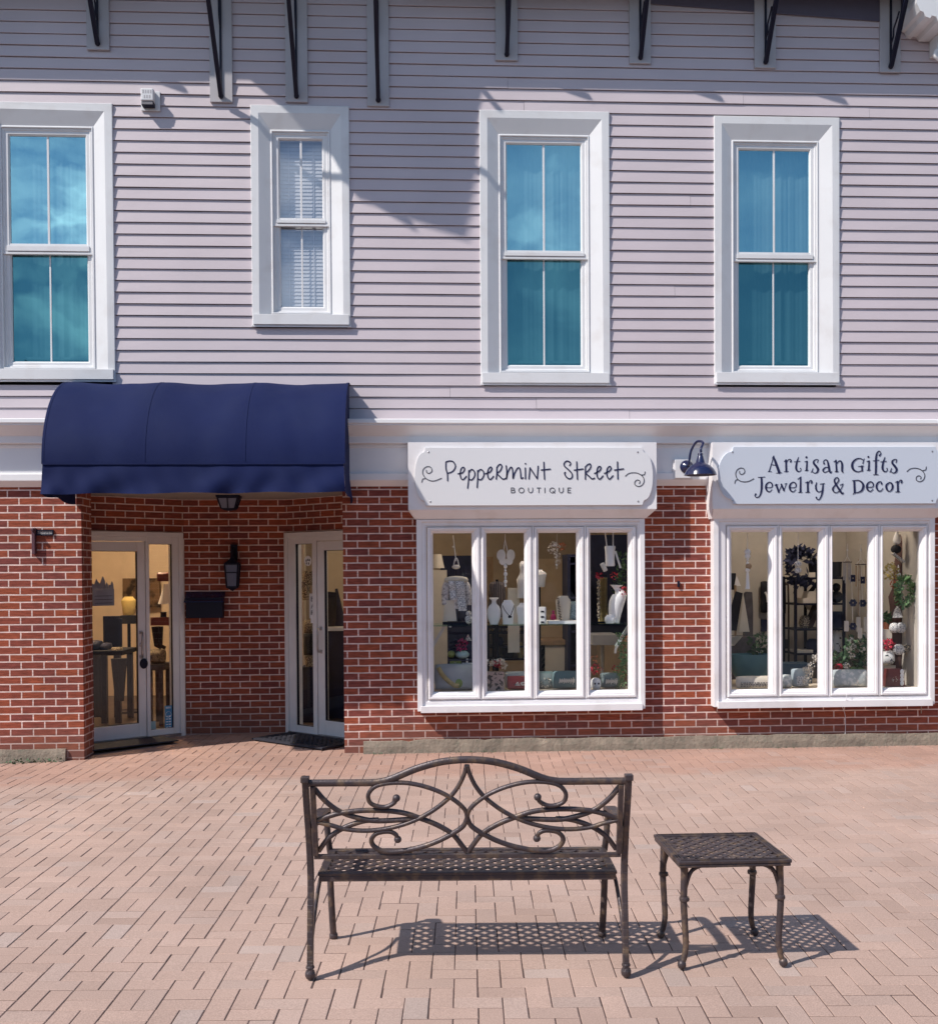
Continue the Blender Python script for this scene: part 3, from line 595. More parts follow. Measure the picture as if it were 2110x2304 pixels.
# sign boxes over the bays
def sign_box(px0, px1, pb0, pb1, ytop, ybot, ybay):
    x0, x1 = at(px0, 1080, -.21).x, at(px1, 1080, -.21).x; q0, q1 = at(pb0, 1168, -PB).x, at(pb1, 1168, -PB).x
    zt = 2.848; zb = at((px0+px1)/2, ybot, -.21).z; zc = at((px0+px1)/2, ybay, -PB).z
    b = MB(); L = [(x0,-.003,x1,zt),(x0,-.21,x1,zt),(x0,-.21,x1,zb),(x0+.006,-.205,x1-.006,zb-.006),(q0,-PB-.005,q1,zc),(q0,-.003,q1,zc)]
    vs = [p for a,y,e,z in L for p in ((a,y,z),(e,y,z))]
    b.add(vs, [(i*2,i*2+1,i*2+3,i*2+2) for i in range(len(L)-1)])
    b.add([(x0,-.003,zt),(x0,-.21,zt),(x0,-.21,zb),(q0,-PB-.005,zc),(q0,-.003,zc),(x0,-.003,zb)], [(0,1,2,5),(5,2,3,4)])
    b.add([(x1,-.003,zt),(x1,-.21,zt),(x1,-.21,zb),(q1,-PB-.005,zc),(q1,-.003,zc),(x1,-.003,zb)], [(5,2,1,0),(4,3,2,5)])
    b.build('sign_box', WHITEB, BLD); return zb
sign_box(918, 1477, 933, 1453, 1001, 1146, 1167); sign_box(1603, 2138, 1601, 2106, 1001, 1144, 1166)

# bay windows with four casements each
for bi, B in enumerate(BAYS):
    x0,x1,z0,z1 = B['O']; b = MB()
    zz = [at(1100 if bi == 0 else 1850, y, -.09).z for y in B['sy']]; gy = [at(1100 if bi == 0 else 1850, y, -.05).z for y in B['gy']]
    sx = [(at(a,1380,-.09).x, at(c,1380,-.09).x) for a, c in B['s']]; gxs = [(at(a,1380,-.05).x, at(c,1380,-.05).x) for a, c in B['g']]
    ix = (sx[0][0]-.006, sx[-1][1]+.006, zz[1]-.006, zz[0]+.006)
    loops(b, [(x0,x1,z0,z1,.0),(x0,x1,z0,z1,-PB),(x0+.045,x1-.045,z0+.045,z1-.02,-PB),(x0+.05,x1-.05,z0+.05,z1-.025,-.092),(ix[0]-.014,ix[1]+.014,ix[2]-.014,ix[3]+.014,-.092),(ix[0]-.010,ix[1]+.010,ix[2]-.010,ix[3]+.010,-.082),(*ix,-.082),(*ix,.2)])
    for i in range(3): b.box(sx[i][1]+.003, sx[i+1][0]-.003, -.092, .04, ix[2]+.001, ix[3]-.001)
    b.box(x0+.03, x1-.03, -.135, -PB-.001, z0-.012, z0+.05)
    bay = b.build('bay_window', WHITEB, BLD, bevel=.0025)
    for i in range(4):
        s = MB(); a, c = sx[i]; g, h = gxs[i]
        L = [(a,c,zz[1],zz[0],-.06),(a,c,zz[1],zz[0],-.094),(a+.007,c-.007,zz[1]+.007,zz[0]-.007,-.101)]
        f = lambda t, y: (a+(g-a)*t, c+(h-c)*t, zz[1]+(gy[1]-zz[1])*t, zz[0]+(gy[0]-zz[0])*t, y)
        L += [f(.36,-.101), f(.42,-.090), f(.60,-.090), f(.66,-.084), f(1,-.052), f(1,-.02)]
        loops(s, L); s.build('casement', WHITEB, bay, bevel=.0015)
        MB().quad((g-.01,-.048,gy[1]-.01),(h+.01,-.048,gy[1]-.01),(h+.01,-.048,gy[0]+.01),(g-.01,-.048,gy[0]+.01)).build('pane', GLASS_SH, bay)
    B['ix'] = ix; B['gy_m'] = gy
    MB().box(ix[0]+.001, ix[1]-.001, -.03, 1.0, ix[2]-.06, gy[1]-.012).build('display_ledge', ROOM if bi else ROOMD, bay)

# entrance doors (frame, leaf, sidelight) set in the slanting sides of the recess
def make_door(P, D, N, px, hand):
    def U(x, y): q = onplane(x, y, P, N); return (q - P).dot(D), q.z
    tf = lambda p: P + D*p.x + N*(-p.y) + Vector((0,0,p.z))          # local x along the wall, y inwards
    z0 = 0.018; zt = U(px['fr'], 1199)[1]
    uf = U(px['fr'], 1420)[0]; s0, s1 = U(px['s'][0], 1420)[0], U(px['s'][1], 1420)[0]; lf = U(px['leaf'], 1420)[0]; lg = U(px['lg'], 1420)[0]
    zs1 = U(px['s'][1], px['sy'][0])[1]; zs0 = U(px['s'][1], px['sy'][1])[1]; zg1 = U(px['lg'], px['ly'][0])[1]; zg0 = U(px['lg'], px['ly'][1])[1]
    lw = .93; le = lf + lw; top = zt - .10
    b = MB(tf)
    b.box(-.03, uf-.0004, .012, .10, z0-.1, zt+.03); b.box(uf, uf+.05, -.03, .08, z0-.1, zt); b.box(uf+.0505, s0-.0002, -.012, .08, z0-.1, zt-.051); b.box(uf+.0505, le+.12, -.03, .08, zt-.05, zt)
    b.box(s0, s1, -.010, .06, zs1, zt-.0505); b.box(s0, s1, -.010, .06, z0-.1, zs0)
    b.box(s1+.0002, lf-.006, -.016, .07, z0-.1, zt-.0505); b.box(lf-.0058, le+.01, -.014, .07, top+.006, zt-.0505)
    b.box(le+.011, le+.12, -.016, .07, z0-.1, zt-.0505)
    fr = b.build('door_frame', DOORF, BLD, bevel=.003)
    MB(tf).quad((s0,.02,zs0),(s1,.02,zs0),(s1,.02,zs1),(s0,.02,zs1)).build('sidelight_pane', GLASS_SH, fr)
    g = MB(tf); g.frame(s0-.004,s1+.004,zs0-.004,zs1+.004,[(0,.008),(0,.0),(.007,.0),(.007,.03)]); g.build('gasket', BLACKM, fr)
    b = MB(tf); ge = le - (lg - lf)
    b.box(lf, lg, -.006, .045, z0+.01, top); b.box(ge, le, -.006, .045, z0+.01, top); b.box(lg+.0002, ge-.0002, -.006, .045, z0+.01, zg0); b.box(lg+.0002, ge-.0002, -.006, .045, zg1, top)
    leaf = b.build('door', DOORF, BLD, bevel=.003)
    MB(tf).quad((lg,.02,zg0),(ge,.02,zg0),(ge,.02,zg1),(lg,.02,zg1)).build('pane', GLASS_SH, leaf)
    g = MB(tf); g.frame(lg-.003,ge+.003,zg0-.003,zg1+.003,[(0,.008),(0,.0),(.008,.0),(.008,.03)]); g.build('gasket', BLACKM, leaf)
    h0, h1 = [U(px['hx'], y)[1] for y in px['hy']]; hu = (lf + lg)/2 + (0.012 if hand else 0)
    m = MB(tf); m.tube(crom([(hu,-.006,h0),(hu,-.045,h0-.004),(hu+.012,-.068,h0-.05),(hu+.012,-.068,(h0+h1)/2),(hu+.012,-.068,h1+.05),(hu,-.045,h1+.004),(hu,-.006,h1)],6), .011, 10)
    for z in (h0, h1): m.box(hu-.016, hu+.016, -.012, -.0065, z-.018, z+.018)
    m.build('handle', STEEL, leaf, smooth=True)
    if hand:
        m = MB(tf); m.lathe([(.02,-.012),(.022,0),(.012,.006)], (hu, -.012, (h0+h1)/2), 14, rot=Matrix.Rotation(math.pi/2,3,'X')); m.build('lock_cylinder', STEEL, leaf)
        kz = U(322, 1493)[1]; ku = U(322, 1493)[0]
        m = MB(tf); m.lathe([(.040,0),(.042,.012),(.036,.024),(.012,.028)], (ku, -.008, kz), 20, sy=1.25, rot=Matrix.Rotation(math.pi/2,3,'X')); m.build('keypad', BLACKM, leaf, smooth=True)
    m = MB(tf); m.box(uf+.05, le+.1, -.04, .10, z0-.05, z0+.008); m.build('threshold', STEEL, fr)
    return U, tf
UL, TFL = make_door(A, DL, NL, dict(fr=412, s=(388,336), leaf=327, lg=310, sy=(1224,1643), ly=(1240,1628), hx=318, hy=(1423,1478)), True)
UR, TFR = make_door(Bc, DR, NR, dict(fr=645, s=(667,706), leaf=716, lg=731, sy=(1223,1636), ly=(1238,1621), hx=722, hy=(1414,1466)), False)

# rooms behind the glass
b = MB()
RX0, RX1, RY1, RZ1 = -5.2, 2.62, 5.2, 2.75
b.quad((RX0,.03,RZ1),(RX1,.03,RZ1),(RX1,RY1,RZ1),(RX0,RY1,RZ1)); b.quad((RX0,RY1,0),(RX1,RY1,0),(RX1,RY1,RZ1),(RX0,RY1,RZ1))
b.quad((RX0,.03,0),(RX0,RY1,0),(RX0,RY1,RZ1),(RX0,.03,RZ1)); b.quad((RX1,.03,0),(RX1,.03,RZ1),(RX1,RY1,RZ1),(RX1,RY1,0))
pw = MB(); pw.quad((RX0+.01,4.72,.02),(-1.75,4.72,.02),(-1.75,4.72,RZ1),(RX0+.01,4.72,RZ1)); pw.quad((RX0+.012,.8,.02),(RX0+.012,4.72,.02),(RX0+.012,4.72,RZ1),(RX0+.012,.8,RZ1)); pw.build('warm_back_wall', mat('warm_cream_plaster', (.66,.52,.38), .85, var=.05), BLD)
b.build('boutique_room_walls', mat('warm_grey_plaster', (.43,.37,.30), .85, var=.05), BLD)
b = MB(); b.quad((2.63,1.75,0),(5.4,1.75,0),(5.4,1.75,RZ1),(2.63,1.75,RZ1)); b.quad((2.635,.03,0),(2.635,1.75,0),(2.635,1.75,RZ1),(2.635,.03,RZ1)); b.quad((2.63,.03,RZ1),(5.4,.03,RZ1),(5.4,1.75,RZ1),(2.63,1.75,RZ1))
ix = BAYS[1]['ix']; b.quad((ix[1]-.02,-.02,.3),(ix[1]-.02,1.75,.3),(ix[1]-.02,1.75,2.7),(ix[1]-.02,-.02,2.7))
b.build('gift_room_walls', mat('stone_plaster', (.52,.475,.42), .85, var=.06), BLD)
b = MB(); b.quad((RX0,.12,.022),(XJL-.32,.12,.022),(XJL-.32,RY1,.022),(RX0,RY1,.022)); b.quad((XJL-.32,1.42,.022),(-.2,1.42,.022),(-.2,RY1,.022),(XJL-.32,RY1,.022)); b.quad((-.2,.12,.022),(5.4,.12,.022),(5.4,RY1,.022),(-.2,RY1,.022))
tri = MB(); b.add([(XJL-.32,.74,.022),(-2.42,1.42,.022),(XJL-.32,1.42,.022)],[(0,1,2)]); b.add([(-.2,.62,.022),(-.2,1.42,.022),(-1.27,1.42,.022),(-.55,.72,.022)],[(0,1,2,3)])
b.build('shop_floor', WOODF, BLD)
CEILL = lamp_mat('warm_diffuser', (1.0, 0.78, 0.52), 9.0)
for i, (x, y, e, lb) in enumerate(((-3.3, 2.6, 115, 'round warm ceiling lamp lit inside behind the left-hand entrance door'), (-.6, 3.4, 13, 'round warm ceiling lamp lit inside behind the right-hand entrance door'), (1.05, .42, 26, 'round warm ceiling lamp added out of view to brighten the goods of the boutique bay'), (3.85, .48, 22, 'round warm ceiling lamp added out of view to brighten the gift bay display'))):  # the two lamps over the bays are added, out of view, to brighten the goods
    t = thing('ceiling_lamp', lb, 'ceiling lamp', (x,y,RZ1), group='lit lamps inside the shops')
    MB().lathe([(.13,0),(.14,-.02),(.12,-.03)], (x,y,RZ1-.002), 20).build('ring', WHITE, t); MB().lathe([(.12,-.031),(.09,-.05),(.02,-.056)], (x,y,RZ1), 20).build('diffuser', CEILL, t)
    ld = bpy.data.lights.new('lamp_glow', 'POINT'); ld.energy = e; ld.color = (1.0,.74,.46) if i < 2 else (1.0,.90,.78); ld.shadow_soft_size = .12
    lo = bpy.data.objects.new('lamp_glow', ld); S.collection.objects.link(lo); lo.parent = t; lo.location = (0,0,-.12)

# ------------------------------------------------------------------ awning over the entrance
def awning():
    XA, XB, ZT, P, ZR = -3.055, -.575, 3.402, .86, .814
    t = thing('awning', 'dark navy barrel awning with a hanging valance over the brick entrance recess', 'awning', ((XA+XB)/2, 0, 2.35))
    nu, nv = 48, 20; rnd = random.Random(2)
    def prof(u, a):                                    # u along 0..1, a = 0 at the wall .. 1 at the front
        fr = (u*3) % 1.0; sag = math.sin(math.pi*fr)**2
        th = a*math.pi/2; k = 1 - .034*sag*math.sin(math.pi*min(1, a*1.1+.1)) + .003*math.sin(u*37+a*5) + .0022*math.sin(u*61-a*9+2*math.sin(u*7))*sag
        return P*math.sin(th)*k, ZT - ZR + ZR*math.cos(th)*k
    vs, fs = [], []
    for i in range(nu+1):
        for j in range(nv+1):
            y, z = prof(i/nu, j/nv); vs.append((XA+(XB-XA)*i/nu, -y-.004, z))
    for i in range(nu):
        for j in range(nv): a = i*(nv+1)+j; fs.append((a, a+1, a+nv+2, a+nv+1))
    MB().add(vs, fs).build('canopy', NAVY, t, smooth=True)
    # valance with soft creases and a slightly uneven hem
    vs, fs = [], []; nu2, nv2 = 110, 12
    for i in range(nu2+1):
        u = i/nu2; x = XA+(XB-XA)*u
        for j in range(nv2+1):
            v = j/nv2; wv = (.010*math.sin(u*41+v*3.0+2*math.sin(u*9)) + .007*math.sin(u*83-v*5.0+3*math.sin(u*5)) + .012*math.sin(u*15+4*v))*v
            wv += .010*math.exp(-((u-.72+.1*v)/.05)**2)*v
            z = ZT-ZR+.002 - v*(.252 - .012*u + .005*math.sin(u*23))
            vs.append((x + .012*v*(2*u-1), -P-.004 - .012*v + wv - .016*math.sin(v*1.4), z))
    for i in range(nu2):
        for j in range(nv2): a = i*(nv2+1)+j; fs.append((a, a+1, a+nv2+2, a+nv2+1))
    MB().add(vs, fs).build('valance', NAVY, t, smooth=True)
    for x, s in ((XA, -1), (XB, 1)):                   # end panels with their own hanging skirts
        b = MB(); n = 18; c = [(x, -prof(0, j/n)[0]-.004, prof(0, j/n)[1]) for j in range(n+1)]
        b.add([(x,-.004,ZT-ZR)] + c, [(0, k+1, k+2) for k in range(n)])
        m = 14; sk = []
        for k in range(m+1):
            f = k/m; y = -.004 - (P)*(1-f); w = s*(.012 + .028*math.sin(f*3.1)*f + .010*math.sin(f*11))
            sk.append((x + s*.001, y, ZT-ZR)); sk.append((x + w, y, ZT-ZR-.245-.03*f-.012*math.sin(f*9)))
        b.add(sk, [(2*k, 2*k+1, 2*k+3, 2*k+2) for k in range(m)])
        b.build('end_panel', NAVY, t, smooth=True)
    for k in range(4):                                 # seams where the cloth crosses the hoops
        x = XA+(XB-XA)*k/3; b = MB(); pts = [(x, -prof(k/3 % 1, a/24)[0]-.005, prof(k/3 % 1, a/24)[1]+.001) for a in range(25)]
        for q in range(24):
            p, r = pts[q], pts[q+1]; b.quad((x-.010,p[1]-.0012,p[2]+.0006),(x+.010,p[1]-.0012,p[2]+.0006),(x+.010,r[1]-.0012,r[2]+.0006),(x-.010,r[1]-.0012,r[2]+.0006))
        b.build('seam', NAVY, t)
    b = MB(); b.bar((XA, -P-.010, ZT-ZR+.002), (XB, -P-.010, ZT-ZR+.002), .012, .016); b.build('hem_band', NAVY, t)
    for k in range(4):
        x = XA+.02+(XB-XA-.04)*k/3; b = MB(); b.tube([(x, -.97*prof(0,a/16)[0]+.01, prof(0,a/16)[1]-.03) for a in range(17)], .012, 8); b.build('hoop', STEEL, t, smooth=True)
awning()

# ------------------------------------------------------------------ shop signs: lettering drawn as strokes
def ribbon(b, pts, y, depth=.003, k=7, w=None, sc=1.0, conv=None, smoothit=True):
    P = crom(pts, k) if smoothit and len(pts) > 2 else [tuple(p) for p in pts]
    Q = [conv(p[0], p[1]) for p in P]; ws = [((w if w else p[2])*sc)/2 for p in P]; n = len(Q); L, R = [], []
    for i in range(n):
        a, c = Q[max(0,i-1)], Q[min(n-1,i+1)]; dx, dz = c[0]-a[0], c[1]-a[1]; l = math.hypot(dx,dz) or 1
        L.append((Q[i][0]-dz/l*ws[i], Q[i][1]+dx/l*ws[i])); R.append((Q[i][0]+dz/l*ws[i], Q[i][1]-dx/l*ws[i]))
    vs = [(p[0],y,p[1]) for p in L] + [(p[0],y,p[1]) for p in R] + [(p[0],y+depth,p[1]) for p in L] + [(p[0],y+depth,p[1]) for p in R]; fs = []
    for i in range(n-1): fs += [(n+i,n+i+1,i+1,i), (i,i+1,2*n+i+1,2*n+i), (n+i+1,n+i,3*n+i,3*n+i+1)]
    b.add(vs, fs)
    for e in (0, n-1):
        r = ws[e]
        if r > .0022: dot(b, Q[e][0], Q[e][1], r, y - .00006, depth)
def dot(b, x, z, r, y, depth=.003, n=14):
    b.prism([(x+r*math.cos(2*math.pi*i/n), z+r*math.sin(2*math.pi*i/n)) for i in range(n)], y, y+depth)
def board_outline(x0, x1, z0, z1, ex, nt=.014):        # notched plaque with bowed ends
    h = z1-z0; pts = []
    def end(xe, s):
        q = [(xe, z1), (xe + s*.008, z1-.006), (xe + s*.012, z1-.030), (xe + s*.024, z1-.045)]
        for i in range(1, 14):
            a = -math.pi/2 + math.pi*(i/14); q.append((xe + s*(.024 + (ex-.024)*math.cos(a)), (z0+z1)/2 - math.sin(a)*(h/2-.045)))
        return q + [(xe + s*.024, z0+.045), (xe + s*.012, z0+.028), (xe + s*.008, z0+.006), (xe, z0)]
    return end(x1, 1) + list(reversed(end(x0, -1)))
def sign(nm_label, m, p, ytb, ends, screws):
    yb = -.235; x0, x1 = at(p[0],1060,yb).x, at(p[1],1060,yb).x; xm = (p[0]+p[1])/2
    z1, z0 = at(xm, ytb[0], yb).z, at(xm, ytb[1], yb).z; ex = x0 - at(ends, 1070, yb).x
    t = thing('shop_sign', nm_label, 'sign', ((x0+x1)/2, yb, z0))
    MB().prism(board_outline(x0, x1, z0, z1, ex), yb, -.2105).build('board', m, t, bevel=.002)
    for sx, sy in screws:
        q = at(sx, sy, yb-.003); b = MB(); b.lathe([(.008,0),(.008,.002),(.004,.004)], (q.x, yb-.0003, q.z), 12, rot=Matrix.Rotation(math.pi/2,3,'X')); b.build('screw', STEEL, t)
    return t, yb
s1, YB = sign('white plaque sign reading Peppermint Street Boutique above the first bay window', SIGNW, (958.5,1444), (1006.5,1137), 933, [(964,1017),(968,1128.5),(1434.5,1017),(1435.5,1128)])
S1 = lambda x, y: (lambda q: (q.x, q.z))(at(920+.1625*x, 1000+.1625*y, YB-.004))
S2 = lambda x, y: (lambda q: (q.x, q.z))(at(1200+.1625*x, 1000+.1625*y, YB-.004))
MPX = .1625/249.0
L1 = [[(512,240),(510,300),(515,350),(530,400),(534,450),(535,500)], [(512,240),(560,228),(610,238),(642,290),(630,340),(590,380),(530,400)],
 [(680,405),(740,390),(770,340),(750,315),(720,340),(708,410),(720,465),(750,485),(795,440)], [(828,360),(825,480),(812,605)], [(830,385),(865,345),(905,375),(910,430),(880,480),(850,490),(828,470)],
 [(950,360),(950,480),(943,595)], [(953,380),(990,345),(1030,375),(1035,430),(1005,480),(975,488),(952,470)], [(1058,405),(1120,380),(1148,335),(1130,312),(1098,345),(1088,410),(1100,465),(1130,482),(1170,440)],
 [(1215,320),(1215,400),(1207,478)], [(1215,320),(1240,285),(1270,275),(1285,310),(1260,365),(1220,400),(1260,445),(1300,478),(1340,470)],
 [(1345,295),(1354,390),(1347,475),(1365,390),(1400,322),(1425,322),(1437,390),(1440,470),(1460,400),(1500,330),(1532,330),(1545,400),(1552,468),(1580,460)],
 [(1610,325),(1612,475)], [(1660,475),(1675,322)], [(1675,322),(1775,475)], [(1775,475),(1788,300)]]
L2 = [[(143,245),(152,480)], [(108,353),(232,340)], [(500,290),(515,260),(490,235),(455,230),(425,260),(430,300),(480,345),(530,400),(535,450),(500,475),(455,450),(430,400),(440,385)],
 [(598,240),(608,480)], [(565,355),(685,338)], [(718,310),(718,480)], [(718,310),(750,278),(785,270),(792,310),(760,360),(725,395),(770,440),(810,475),(845,465)],
 [(845,400),(905,370),(935,325),(915,303),(885,330),(878,410),(890,460),(920,478),(962,435)], [(982,400),(1045,370),(1075,330),(1055,303),(1022,335),(1015,410),(1030,460),(1055,478),(1100,432)],
 [(1163,240),(1168,478)], [(1122,353),(1245,337)]]
words = {0: MB(), 1: MB()}; k = 0
for Lx, cv in ((L1, S1), (L2, S2)):
    for si, st in enumerate(Lx): ribbon(words[1 if (cv is S2 and si > 1) else 0], st, YB-.003-k*.00004, w=17, sc=MPX, conv=cv); k += 1
q = S1(1612,265); dot(words[0], q[0], q[1], 11*MPX, YB-.003)
for b in words.values(): b.build('word', INK, s1)
b = MB(); kk = 0
def box_letters():
    B_ = [[(1415,600),(1415,667)], [(1415,600),(1450,602),(1460,617),(1450,631),(1415,632)], [(1415,632),(1455,634),(1467,650),(1452,666),(1415,667)]]
    ring = lambda cx, cy, rx, ry: [(cx+rx*math.sin(2*math.pi*i/16), cy-ry*math.cos(2*math.pi*i/16)) for i in range(17)]
    O_ = [ring(1556,634,36,34)]; U_ = [[(1653,600),(1653,640),(1665,660),(1682,667),(1700,660),(1711,640),(1711,600)]]; T_ = [[(1772,601),(1822,601)], [(1797,601),(1797,667)]]
    I_ = [[(157,600),(157,667)]]; Q_ = [ring(260,634,36,34), [(265,645),(296,672)]]; U2 = [[(355,600),(355,640),(367,660),(384,667),(400,660),(411,640),(411,600)]]
    E_ = [[(475,600),(475,667)], [(475,601),(516,601)], [(475,633),(510,633)], [(475,666),(516,666)]]
    return [(L, S1) for L in (B_, O_, U_, T_)] + [(L, S2) for L in (I_, Q_, U2, E_)]
for Lx, cv in box_letters():
    b = MB()
    for st in Lx: ribbon(b, st, YB-.003-kk*.00004, w=9, sc=MPX, conv=cv, k=4); kk += 1
    b.build('small_letter', INKG, s1)
bs = [MB(), MB()]
for st, cv, i in (([(240,355),(245,385),(280,398),(318,365),(300,315),(250,305),(200,340),(190,400),(225,460),(280,495),(350,503),(450,467)], S1, 0), ([(228,470),(190,480),(176,522)], S1, 1),
               ([(1272,437),(1320,400),(1390,390),(1450,400),(1510,440),(1532,500),(1505,560),(1450,580),(1405,555),(1405,515),(1440,490),(1475,510),(1465,540)], S2, 2), ([(1495,420),(1535,415),(1545,378)], S2, 3)):
    ribbon(bs[i//2], st, YB-.003-i*.00004, w=10, sc=MPX, conv=cv)
for b in bs: b.build('scroll_ornament', INKG, s1)

s2, YB = sign('pale blue plaque sign reading Artisan Gifts Jewelry and Decor above the second bay window', SIGNB, (1651,2104), (1005,1133.5), 1615.5, [(1648,1017),(1648,1126.5),(2097.5,1015.5),(2097,1126)])
T1 = lambda x, y: (lambda q: (q.x, q.z))(at(1640+.13*x, 1000+.13*y, YB-.004))
T2 = lambda x, y: (lambda q: (q.x, q.z))(at(1870+.13*x, 1000+.13*y, YB-.004))
MPX = .13/245.5
def sh(st, dx, dy=0): return [[(p[0]+dx, p[1]+dy, p[2]) for p in s] for s in st]
eL = [[(640,745,8),(735,740,12),(745,685,24),(700,650,14),(650,685,26),(637,740,34),(655,795,26),(700,818,14),(745,775,8)]]
rL = [[(1360,650,28),(1365,820,34)], [(1315,662,8),(1355,645,12)], [(1318,828,8),(1400,823,8)], [(1370,685,10),(1392,635,12),(1420,622,14),(1436,642,20),(1425,665,26)]]
tL = [[(1205,215,8),(1175,300,26),(1160,400,34),(1178,452,28),(1215,468,14),(1245,440,10),(1237,412,20)], [(1122,298,6),(1228,288,10)]]
sL = [[(1545,265,10),(1510,258,12),(1470,282,22),(1467,325,34),(1510,380,38),(1540,430,40),(1525,478,24),(1480,495,12),(1440,470,12),(1415,480,6)], [(1545,262,8),(1530,310,14)], [(1455,410,8),(1435,460,14)]]
iL = [[(1350,290,24),(1342,445,32)], [(1305,300,8),(1350,285,14)], [(1308,450,8),(1375,445,8)]]
LT1 = [[(775,205,12),(735,330,14),(695,465,20)], [(770,200,14),(800,290,40),(870,485,46)], [(720,345,8),(800,358,12)], [(670,466,8),(735,470,10)], [(815,495,8),(912,488,10)], [(775,200,18),(745,240,8)],
  [(985,270,30),(992,465,34)], [(950,468,8),(1030,465,8)], [(950,295,8),(985,275,16)], [(995,315,10),(1020,268,12),(1055,255,14),(1075,280,22),(1065,298,28)]] + tL + iL + sL + \
  [[(1645,330,30),(1637,290,14),(1670,262,14),(1705,290,26),(1725,380,36),(1740,460,34),(1762,490,18),(1780,462,6)], [(1720,400,8),(1670,395,16),(1627,440,28),(1650,480,16),(1700,465,10),(1732,440,8)],
  [(560,575,30),(565,700,36),(555,820,30),(525,895,18),(475,915,14),(447,888,14),(462,858,28)], [(505,568,10),(625,560,8)]] + eL + \
  [[(815,695,30),(860,820,34)], [(855,830,8),(915,690,12)], [(905,690,28),(950,795,30)], [(945,805,8),(990,680,10)], [(785,705,8),(850,690,8)], [(960,680,8),(1005,672,8)]] + sh(eL, 412) + \
  [[(1238,580,24),(1235,820,34)], [(1185,600,8),(1245,560,14)], [(1195,828,8),(1270,825,8)]] + rL + \
  [[(1515,660,14),(1502,720,26),(1512,785,28),(1550,820,14),(1605,800,8)], [(1628,680,20),(1618,790,32),(1600,880,26),(1560,950,16),(1522,945,14),(1510,915,28)], [(1485,720,6),(1520,660,8)], [(1570,685,8),(1655,672,8)]]
LT2 = [[(80,275,26),(92,465,30)], [(40,300,8),(85,270,14)], [(60,468,8),(125,465,8)], [(95,330,10),(130,285,14),(168,292,26),(188,350,34),(187,455,30),(212,485,8)],
  [(555,270,12),(500,240,14),(430,252,22),(372,310,34),(362,380,40),(390,440,32),(450,470,16),(500,462,12),(545,440,10)], [(570,238,6),(545,325,16)], [(530,375,30),(535,455,26)], [(462,378,8),(560,370,10)]] + sh(iL, -695, -5) + \
  [[(835,188,30),(858,150,16),(830,112,12),(795,140,22),(775,220,32),(772,400,34),(768,510,30)], [(718,280,8),(828,268,8)], [(725,522,8),(815,518,8)]] + sh(tL, -275, 0) + sh(sL, -410, -3) + \
  [[(55,640,30),(100,720,34),(180,840,34),(215,832,8)], [(70,690,22),(52,625,24),(75,578,16),(110,575,16),(128,612,20),(100,665,16),(50,720,20),(25,770,30),(45,818,18),(90,830,10),(150,790,10),(190,720,10),(200,680,10)], [(145,700,6),(205,680,10)],
  [(395,630,32),(405,830,36)], [(365,625,10),(420,618,10)], [(410,620,12),(480,622,16),(540,670,32),(553,730,40),(520,800,28),(450,830,14),(405,830,12)], [(420,820,14),(370,860,6)]] + sh(eL, -22, -8) + \
  [[(870,678,30),(865,648,12),(825,645,16),(787,690,30),(785,750,32),(815,800,20),(860,798,12),(895,755,8)], [(1005,655,12),(960,690,28),(950,735,34),(970,790,26),(1010,808,12),(1050,770,26),(1060,715,34),(1040,670,24),(1005,655,12)]] + sh(rL, -212, -8)
words = {n: MB() for n in range(5)}; k = 0
for Lx, cv, ox_ in ((LT1, T1, 1640), (LT2, T2, 1870)):
    for st in Lx:
        mx_, my_ = ox_ + .13*sum(p[0] for p in st)/len(st), sum(p[1] for p in st)/len(st)
        n_ = (0 if mx_ < 1908 else 1) if my_ < 525 else (2 if mx_ < 1866 else 3 if mx_ < 1908 else 4)
        ribbon(words[n_], st, YB-.003-k*.00003, sc=MPX, conv=cv, k=6); k += 1
for cv, x, y, r, n_ in ((T1,1340,220,19,0),(T2,643,214,18,1)): q = cv(x,y); dot(words[n_], q[0], q[1], r*MPX, YB-.003)
for b in words.values(): b.build('word', INK, s2)
bs = [MB(), MB()]
for i, (st, cv) in enumerate((([(180,460),(190,505),(230,515),(270,480),(260,425),(200,405),(140,440),(115,500),(130,570),(180,625),(260,645),(340,635),(428,592)], T1), ([(155,605),(115,620),(98,670)], T1),
    ([(1312,465),(1370,420),(1450,408),(1530,425),(1590,470),(1620,540),(1590,615),(1525,642),(1475,615),(1475,565),(1515,540),(1555,565),(1545,595)], T2), ([(1585,450),(1635,435),(1645,385)], T2))):
    ribbon(bs[i//2], st, YB-.003-i*.00004, w=13, sc=MPX, conv=cv)
for b in bs: b.build('scroll_ornament', INKG, s2)

